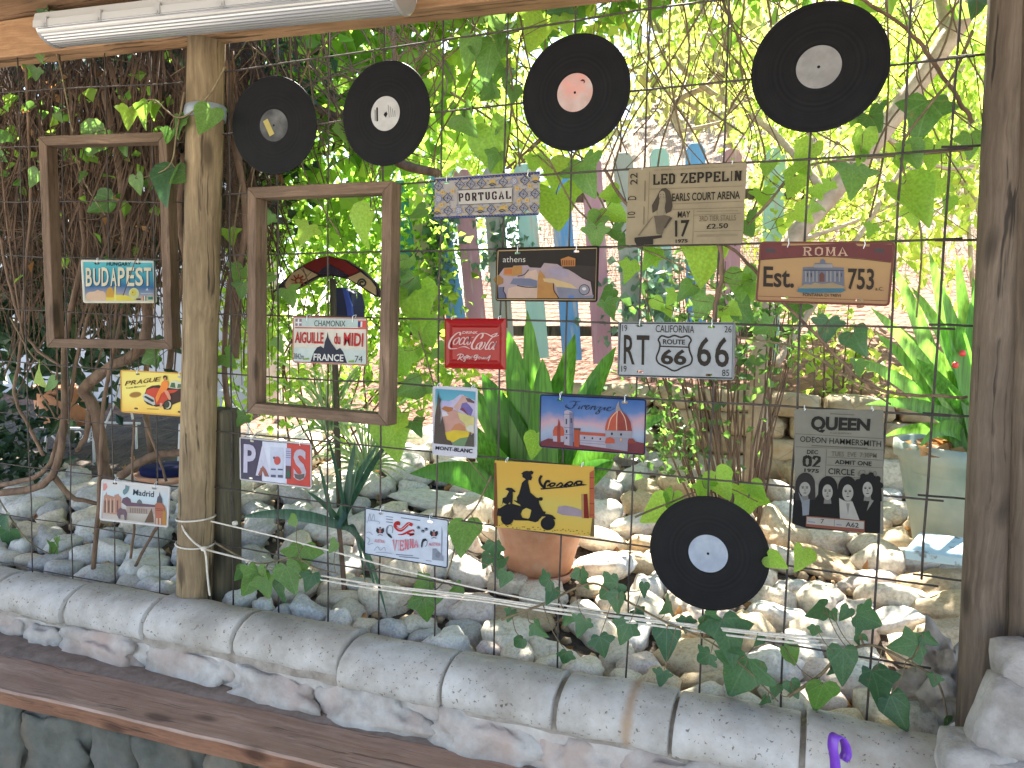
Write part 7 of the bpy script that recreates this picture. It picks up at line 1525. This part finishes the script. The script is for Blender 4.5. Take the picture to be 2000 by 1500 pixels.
# many-stemmed shrub in the bed
sb_ = onground(1430, 1040); st = []
for k in range(46):
    x1 = rh.uniform(1230, 1570); y1 = rh.uniform(500, 760); x0 = 1430 + (x1 - 1400) * .28 + rh.uniform(-20, 20); d0 = (sb_ - CAM).dot(fw)
    st.append(([atp(x0, 1030 + rh.uniform(-15, 25), d0 + rh.uniform(-.05, .1)), atp(x0 + (x1-x0)*.4 + rh.uniform(-14, 14), 880, d0 + .05), atp(x0 + (x1-x0)*.8 + rh.uniform(-14, 14), 720, d0 + .08), atp(x1, y1, d0 + rh.uniform(-.1, .2))], .0055, .0022))
bush('multi_stemmed_shrub', 'shrub of many thin upright stems with small round leaves below the road-shield plate', 'shrub', sb_,
     [(atp(1290, 800, 3.1), (.16, .15, .28), 30, 7, .042, .4, .05, .1), (atp(1420, 700, 3.1), (.3, .15, .3), 24, 7, .045, .4, .06, .1), (atp(1370, 880, 3.1), (.25, .12, .2), 12, 6, .04, .4, .05, .1), (atp(1500, 640, 3.15), (.2, .15, .2), 18, 8, .05, .4, .06, .1), (atp(1330, 600, 3.15), (.25, .15, .18), 20, 8, .05, .4, .06, .1)], LM['midshade'], st)
bush('young_shrub', 'low twiggy plant with yellow-green leaves on the terrace above the sandstone wall', 'shrub', atp(1600, 770, 3.9), [(atp(1620, 660, 3.9), (.3, .15, .25), 16, 9, .07, .36, .07, .2), (atp(1690, 760, 3.8), (.2, .12, .14), 9, 9, .07, .36, .07, .2)], LM['lime'], [([atp(1590 + 18*k, 790, 3.85), atp(1590 + 20*k, 700, 3.85), atp(1580 + 26*k, 600 + rh.uniform(-40, 40), 3.9)], .006, .003) for k in range(6)])

# strap-leaved plants
def blade(b, base, tip, wd, sag=.1, n=9, keel=.25, side=None):
    base = Vector(base); tip = Vector(tip); d = tip - base
    mid_ = base + d * .5 + Vector((0, 0, sag * d.length)) 
    V = []; F = []
    sd_ = side or d.cross(Vector((rh.uniform(-.3, .3), -1, rh.uniform(-.2, .2)))); sd_ = sd_.normalized()
    for i in range(n + 1):
        t = i / n; p = base * (1-t)**2 + mid_ * 2*t*(1-t) + tip * t*t
        h = wd * (sin(pi * min(1, .12 + .88 * t ** .8)) ** .6 if t < 1 else .02) * (1 if t < .95 else .6)
        V += [tuple(p - sd_ * h), tuple(p + Vector((0, h * keel, -h * keel))), tuple(p + sd_ * h)]
    for i in range(n):
        for k in (0, 1): F.append((i*3+k, i*3+k+1, (i+1)*3+k+1, (i+1)*3+k))
    b.add(V, F)
def strap_plant(name, label, base, tips, m, d, wd, sag, cat='plant', jit=.03):
    root = empty(name, base, label=label, cat=cat); base = Vector(base)
    for t in tips:
        b = MB(); q = at_depth(t[0], t[1], d + (t[3] if len(t) > 3 else rh.uniform(-.12, .12))); w_ = t[2] if len(t) > 2 and t[2] else wd
        blade(b, Vector((rh.uniform(-jit, jit), rh.uniform(-jit, jit), 0)), q - base, w_, t[4] if len(t) > 4 else sag); b.build('leaf', m, root, smooth=True)
    return root
def bladeleaf(name, a, b_, trans=.35, rough=.35):
    m = leafmat(name, a, b_, trans, rough, False, (1, 1, .7), False, .5); N = m.node_tree.nodes; L = m.node_tree.links
    nz = next(n for n in N if n.type == 'TEX_NOISE'); tc = next(n for n in N if n.type == 'TEX_COORD'); nz.inputs['Scale'].default_value = 1; nz.inputs['Detail'].default_value = 6
    mp = N.new('ShaderNodeMapping'); mp.inputs['Scale'].default_value = (110, 110, 4); L.new(tc.outputs['Object'], mp.inputs[0]); L.new(mp.outputs[0], nz.inputs['Vector'])
    mr = next(n for n in N if n.type == 'MAP_RANGE'); mr.inputs[3].default_value = .55; mr.inputs[4].default_value = 1.3
    return m
M['aspi'] = bladeleaf('broad_leaf_green', (.04, .135, .016), (.10, .25, .033), .4)
M['clivia'] = bladeleaf('strap_leaf_green', (.07, .19, .03), (.15, .29, .06), .45)
M['agap'] = bladeleaf('blue_strap_leaf', (.03, .08, .055), (.06, .13, .085), .2)
M['spider'] = bladeleaf('pale_grass_leaf', (.14, .24, .10), (.32, .42, .24), .4)
pd_ = (POTC - CAM).dot(fw)
strap_plant('broad_leaved_plant', 'plant with broad glossy upright leaves in the terracotta pot', POTC + Vector((0, 0, .2)), [(1030, 606, 0.0494), (992, 645, 0.0650), (1037, 661, 0.0546), (1123, 651, 0.0650), (1203, 677, 0.0546, .0, .12), (1098, 709, 0.0585), (941, 728, 0.0715), (905, 740, 0.0585), (1165, 728, 0.0650), (1010, 700, 0.0650), (1060, 700, 0.0585), (800, 925, 0.0585, -.1, .25), (1300, 812, 0.0520, .1, .25), (960, 800, 0.0650), (1120, 790, 0.0650), (880, 800, 0.0585), (1080, 800, 0.0650), (1200, 900, 0.0585, 0, .2), (1000, 820, 0.0650), (925, 880, 0.0585)], M['aspi'], pd_, .045, .06)
td_ = (TP - CAM).dot(fw)
strap_plant('strap_leaved_plant', 'arching strap-leaved plant in the large teal pot', TP + Vector((0, 0, TPR * .9)), [(1700, 600, 0.0286), (1745, 520, 0.0312), (1815, 492, 0.0312), (1868, 500, 0.0286), (1690, 790, 0.0286, 0, .3), (1722, 855, 0.0260, 0, .35), (1660, 700, 0.0286, 0, .2), (1780, 560, 0.0312), (1840, 560, 0.0286), (1760, 640, 0.0312), (1790, 880, 0.0312, -.15, .55), (1900, 540, 0.0286), (1930, 480, 0.0312), (1710, 650, 0.0286), (1870, 620, 0.0312), (1960, 600, 0.0286), (2000, 560, 0.0260), (2040, 660, 0.0286), (1830, 680, 0.0260), (1790, 700, 0.0286)], M['clivia'], td_, .022, .14, jit=.07)
b = MB()
for k in range(60): add_leaf(b, Vector((rh.gauss(0, .12), rh.gauss(0, .12), 0)), .06, .35, Vector((rh.uniform(-1, 1), rh.uniform(-1, 1), .2)))
o = b.build('leaf_litter', LM['dry'], None, TP + Vector((-.05, 0, TPR * .93))); tag(o, 'dry brown leaves lying on top of the teal pot', 'leaf litter', kind='stuff')
for k, (x, y) in enumerate(((1866, 713), (1880, 690))):
    me = lump(9 + k, .012, .012, .013, sub=2, amp=.1); me.materials.append(mat('red_berry', (.6, .05, .04), .4)); tag(link('red_berry', me, None, at_depth(x, y, td_ - .1)), ('lower ' if k == 0 else 'upper ') + 'red berry among the strap leaves of the teal pot', 'berry')
ab = at_depth(662, 1030, 2.75)
strap_plant('blue_strap_plant', 'dark blue-green strap-leaved plant between the PARIS and VIENNA plates', ab, [(738, 868, .016), (765, 855, .014), (694, 862, .014), (622, 905, .014), (640, 850, .012), (470, 1010, .022, -.1, .15), (758, 1212, .016, -.25, .45), (742, 1192, .012, -.2, .4), (715, 1150, .014, -.2, .45), (600, 960, .014), (700, 900, .013)], M['agap'], 2.75, .014, .12)
b = MB(); limb(b, [onground(675, 1190), at_depth(670, 1120, 2.72), ab], .011, .009); o = b.build('plant_stem', M['bark'], None, smooth=True); tag(o, 'bare brown stem under the blue-green strap-leaved plant', 'stem')
for (x, y, lab) in ((640, 800, 'grassy plant with pale striped blades at the foot of the larger frame'), (715, 880, 'smaller tuft of pale striped blades above the PARIS plate')):
    q = at_depth(x, y + 40, 3.4); strap_plant('striped_grass', lab, q, [(x + rh.uniform(-130, 130), y + rh.uniform(-110, 60), .006) for _ in range(46)], M['spider'], 3.4, .006, .35)

# ------------------------------------------------------------------ thicket behind the shaded mesh
th = empty('ivy_thicket', (-1.3, .4, .45), label='dense dark thicket of dead ivy twigs hanging under the roof beam', cat='hedge')
O = th.location
b = MB()
for k in range(2200):
    x = rh.uniform(-3.1, -.42); y = .1 + .55 * rh.random(); zt = 2.75 - rh.random() ** 2 * .3
    Ln = rh.uniform(.2, .75) * (1 if rh.random() < .8 else 1.3); a = rh.gauss(0, .28); c_ = rh.gauss(0, .2)
    if rh.random() < .4: zt -= rh.uniform(.2, .75)
    p0 = Vector((x, y, zt)); p1 = p0 + Vector((a * Ln * .6, c_ * Ln * .4, -Ln * .5)); p2 = p0 + Vector((a * Ln + rh.uniform(-.06, .06), c_ * Ln, -Ln))
    b.tube([p0 - O, p1 - O, p2 - O], [.0035, .003, .0015] if rh.random() < .85 else [.007, .006, .004], 3, cap=False)
for k in range(1100):                                   # crossing twigs
    p0 = Vector((rh.uniform(-2.4, -.4), rh.uniform(.08, .6), rh.uniform(1.55, 2.6))); d = Vector((rh.uniform(-1, 1), rh.uniform(-.3, .3), rh.uniform(-.8, .8))) * rh.uniform(.15, .5)
    b.tube([p0 - O, p0 + d * .5 + Vector((0, 0, rh.uniform(-.05, .05))) - O, p0 + d - O], .002, 3, cap=False)
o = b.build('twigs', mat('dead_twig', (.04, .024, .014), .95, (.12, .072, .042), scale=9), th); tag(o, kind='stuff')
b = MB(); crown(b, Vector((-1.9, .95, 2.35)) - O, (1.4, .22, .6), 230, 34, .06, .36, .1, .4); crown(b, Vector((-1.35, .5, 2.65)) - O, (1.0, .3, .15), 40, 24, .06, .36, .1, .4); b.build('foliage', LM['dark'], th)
b = MB(); crown(b, Vector((-1.4, .35, 2.1)) - O, (.9, .22, .5), 36, 5, .05, .35, .12, .5); b.build('dead_leaves', LM['dry'], th)
b = MB(); crown(b, Vector((-1.3, .12, 2.15)) - O, (.85, .08, .45), 30, 4, .055, .4, .06, .6); b.build('green_leaves', LM['green'], th)
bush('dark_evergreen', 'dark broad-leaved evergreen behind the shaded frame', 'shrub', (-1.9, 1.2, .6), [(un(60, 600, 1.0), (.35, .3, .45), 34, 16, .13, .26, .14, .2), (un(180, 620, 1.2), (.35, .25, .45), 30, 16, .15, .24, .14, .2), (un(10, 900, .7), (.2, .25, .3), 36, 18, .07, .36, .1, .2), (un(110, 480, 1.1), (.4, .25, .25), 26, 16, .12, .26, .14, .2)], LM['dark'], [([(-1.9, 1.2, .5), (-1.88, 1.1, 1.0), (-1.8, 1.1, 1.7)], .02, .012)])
# woody vine stems in front of it
def wv(label, paths, Y=.12):
    root = empty('woody_vine', un(paths[0][0][0][0], paths[0][0][0][1], Y), label=label, cat='vine')
    for pts, r0, r1 in paths:
        pp_ = crom([un(p[0], p[1], p[2] if len(p) > 2 else Y) for p in pts], 7); k = len(pp_); b = MB()
        rad = [(r0 + (r1 - r0) * i / (k-1)) * (1 + .16 * noise.noise(Vector((i * .5, r0 * 900, pts[0][0] * .1)))) for i in range(k)]
        b.tube([p - root.location + Vector((noise.noise(Vector((i * .45, pts[0][0], 0))), 0, noise.noise(Vector((i * .45, 7, pts[0][0])))) ) * .006 for i, p in enumerate(pp_)], rad, 9); b.build('stem', M['bark'], root, smooth=True)
    return root
wv('thick twisted brown vine trunk rising behind the Madrid plate', [([(240, 1000, .3), (205, 920, .25), (195, 850, .2), (180, 790, .16), (165, 760, .15), (210, 720, .14), (265, 690, .14), (288, 640, .14), (282, 580, .15), (255, 520, .16), (245, 440, .18), (235, 330, .2), (200, 150, .22)], .026, .016), ([(235, 930, .2), (300, 890, .22), (365, 885, .24)], .018, .015), ([(175, 800, .15), (168, 850, .15), (150, 880, .14)], .012, .01)])
wv('brown vine looping low at the photo border beside the white plant table', [([(-30, 965, .05), (60, 955, .06), (100, 930, .07), (118, 880, .07), (126, 800, .08), (125, 700, .09), (133, 630, .1), (150, 560, .12), (165, 480, .14), (160, 380, .18), (190, 230, .2)], .016, .010), ([(-20, 950, .06), (60, 935, .06), (98, 905, .08), (112, 860, .08), (135, 790, .1), (150, 700, .12), (185, 580, .14)], .011, .007), ([(105, 930, .1), (140, 970, .14), (200, 985, .2)], .012, .008)])
wv('knotted pale vine hanging straight at the photo border', [([(40, -40, .04), (52, 150, .04), (60, 400, .04), (52, 500, .05), (45, 610, .05), (38, 700, .05), (28, 770, .05), (55, 830, .06), (85, 890, .08)], .0055, .007), ([(0, 460, .05), (20, 560, .05), (45, 640, .06), (75, 685, .07), (120, 715, .1)], .006, .006), ([(0, 310, .0), (30, 560, .02), (60, 720, .03), (110, 820, .05)], .003, .003)])
wv('slender bare stem rising beside the Madrid plate', [([(182, 1110, .02), (192, 1000, .0), (198, 880, .0), (204, 780, .02), (240, 600, .1)], .0095, .007), ([(262, 1110, .1), (300, 1040, .08), (330, 1010, .06)], .006, .005), ([(255, 1090, .06), (262, 1020, .04), (258, 930, .04), (262, 820, .05)], .005, .004), ([(325, 940, .05), (305, 880, .05), (280, 815, .06)], .005, .004)], .03)
wv('dark vine climbing beside the round post behind the small record', [([(445, 800, .12), (438, 700, .12), (448, 560, .1), (470, 500, .09), (480, 430, .08), (470, 340, .08), (455, 260, .09), (448, 120, .1)], .010, .012), ([(330, 720, .1), (345, 600, .1), (362, 510, .1), (350, 440, .1), (358, 300, .12)], .012, .009), ([(455, 100, .1), (470, 300, .1), (485, 520, .1), (475, 720, .1)], .0035, .003)])
wv('diagonal brown runner crossing the mesh from the wide ticket sign to the grey post', [([(1180, 330, .05), (1250, 420, .05), (1420, 480, .04), (1500, 560, .04), (1600, 660, .03), (1680, 740, .03), (1760, 770, .03), (1890, 775, .03)], .0045, .0035), ([(1405, 470, .01), (1408, 540, .01), (1395, 600, .01), (1399, 640, .01)], .005, .004), ([(1900, 240, .1), (1870, 190, .1), (1800, 90, .1), (1750, 40, .1), (1650, -20, .1)], .005, .004)], .03)
for k in range(9):
    pass
for (lab, m, n_, x0, x1, Yv) in (('thin bare runners tangled above the pink-label record', 'vine_stem', 40, 880, 1460, .16), ('thin bare runners hanging beside the grey-label record', 'vine_stem', 16, 1480, 1930, .18), ('fine hanging runners in front of the vine leaves', 'vine_stem', 22, 450, 900, .14)):
    root = empty('bare_runners', un((x0+x1)/2, 40, Yv), label=lab, cat='vine')
    for k in range(n_):
        xa = rh.uniform(x0, x1); xb = xa + rh.uniform(-230, 230); yb = rh.uniform(90, 330) if rh.random() < .7 else rh.uniform(330, 480); Y_ = Yv + rh.uniform(-.08, .1)
        pts = crom([un(xa, -40, Y_), un(xa + (xb-xa)*.25 + rh.uniform(-40, 40), yb*.3, Y_), un(xa + (xb-xa)*.65 + rh.uniform(-50, 50), yb*.7, Y_), un(xb, yb, Y_)], 6); b = MB(); b.tube([p - root.location for p in pts], rh.choice((.0015, .002, .0028)), 5); b.build('runner', M[m], root, smooth=True)
# far planting on the slope
GF = 'trees growing on the far slope'
for k, (x, y, z, s, m, lab) in enumerate(((-6.5, 10, 4.2, 2.6, 'green', 'rounded green tree at the far end of the slope behind the house wall'), (-3.6, 9.5, 4.6, 1.7, 'lime', 'pale sunlit tree on the slope behind the two small records'), (-.3, 11, 5.6, 2.2, 'olive', 'olive-toned tree on the slope behind the pink-label record'), (2.8, 10, 5.4, 2.4, 'lime', 'wide sunlit tree on the slope behind the wide ticket sign'), (5.8, 8, 4.2, 2.2, 'green', 'green tree on the slope behind the dark grey post'))):
    q = Vector((x, y, gz(x, y)))
    bush('slope_tree', lab, 'tree', q, [((x, y, z), (s, s * .7, s * .75), 60, 40, .2, .3, .34, .3)], LM[m], [([q - Vector((0, 0, .2)), q + Vector((.1, 0, 1)), (x, y, z)], .09, .04)], group=GF)
# dry grass on the slope
b = MB()
for k in range(9000):
    y = 4.4 + 5 * rh.random() ** 1.3; x = rh.uniform(-5, 6); h = rh.uniform(.12, .42); z = gz(x, y); a = rh.uniform(0, 6.28); ln_ = rh.uniform(.05, .2)
    dx, dy = cos(a), sin(a); w_ = .004
    b.add([(x - dy*w_, y + dx*w_, z), (x + dy*w_, y - dx*w_, z), (x + dx*ln_, y + dy*ln_, z + h)], [(0, 1, 2)])
o = b.build('dry_grass', mat('dry_straw', (.42, .33, .2), .9, (.55, .46, .32), scale=2)); tag(o, 'pale dry grass covering the slope above the pickets', 'grass', kind='stuff')
# fallen leaves
b = MB()
for k in range(500):
    y = .03 + 2.0 * rh.random(); x = rh.uniform(-2.2, 2.2); add_leaf(b, Vector((x, y, gz(x, y) + .02)), rh.uniform(.03, .06), .3, Vector((rh.uniform(-1, 1), rh.uniform(-1, 1), rh.uniform(0, .4))))
o = b.build('leaf_litter', LM['dry']); tag(o, 'brown fallen leaves scattered between the rocks', 'leaf litter', kind='stuff')
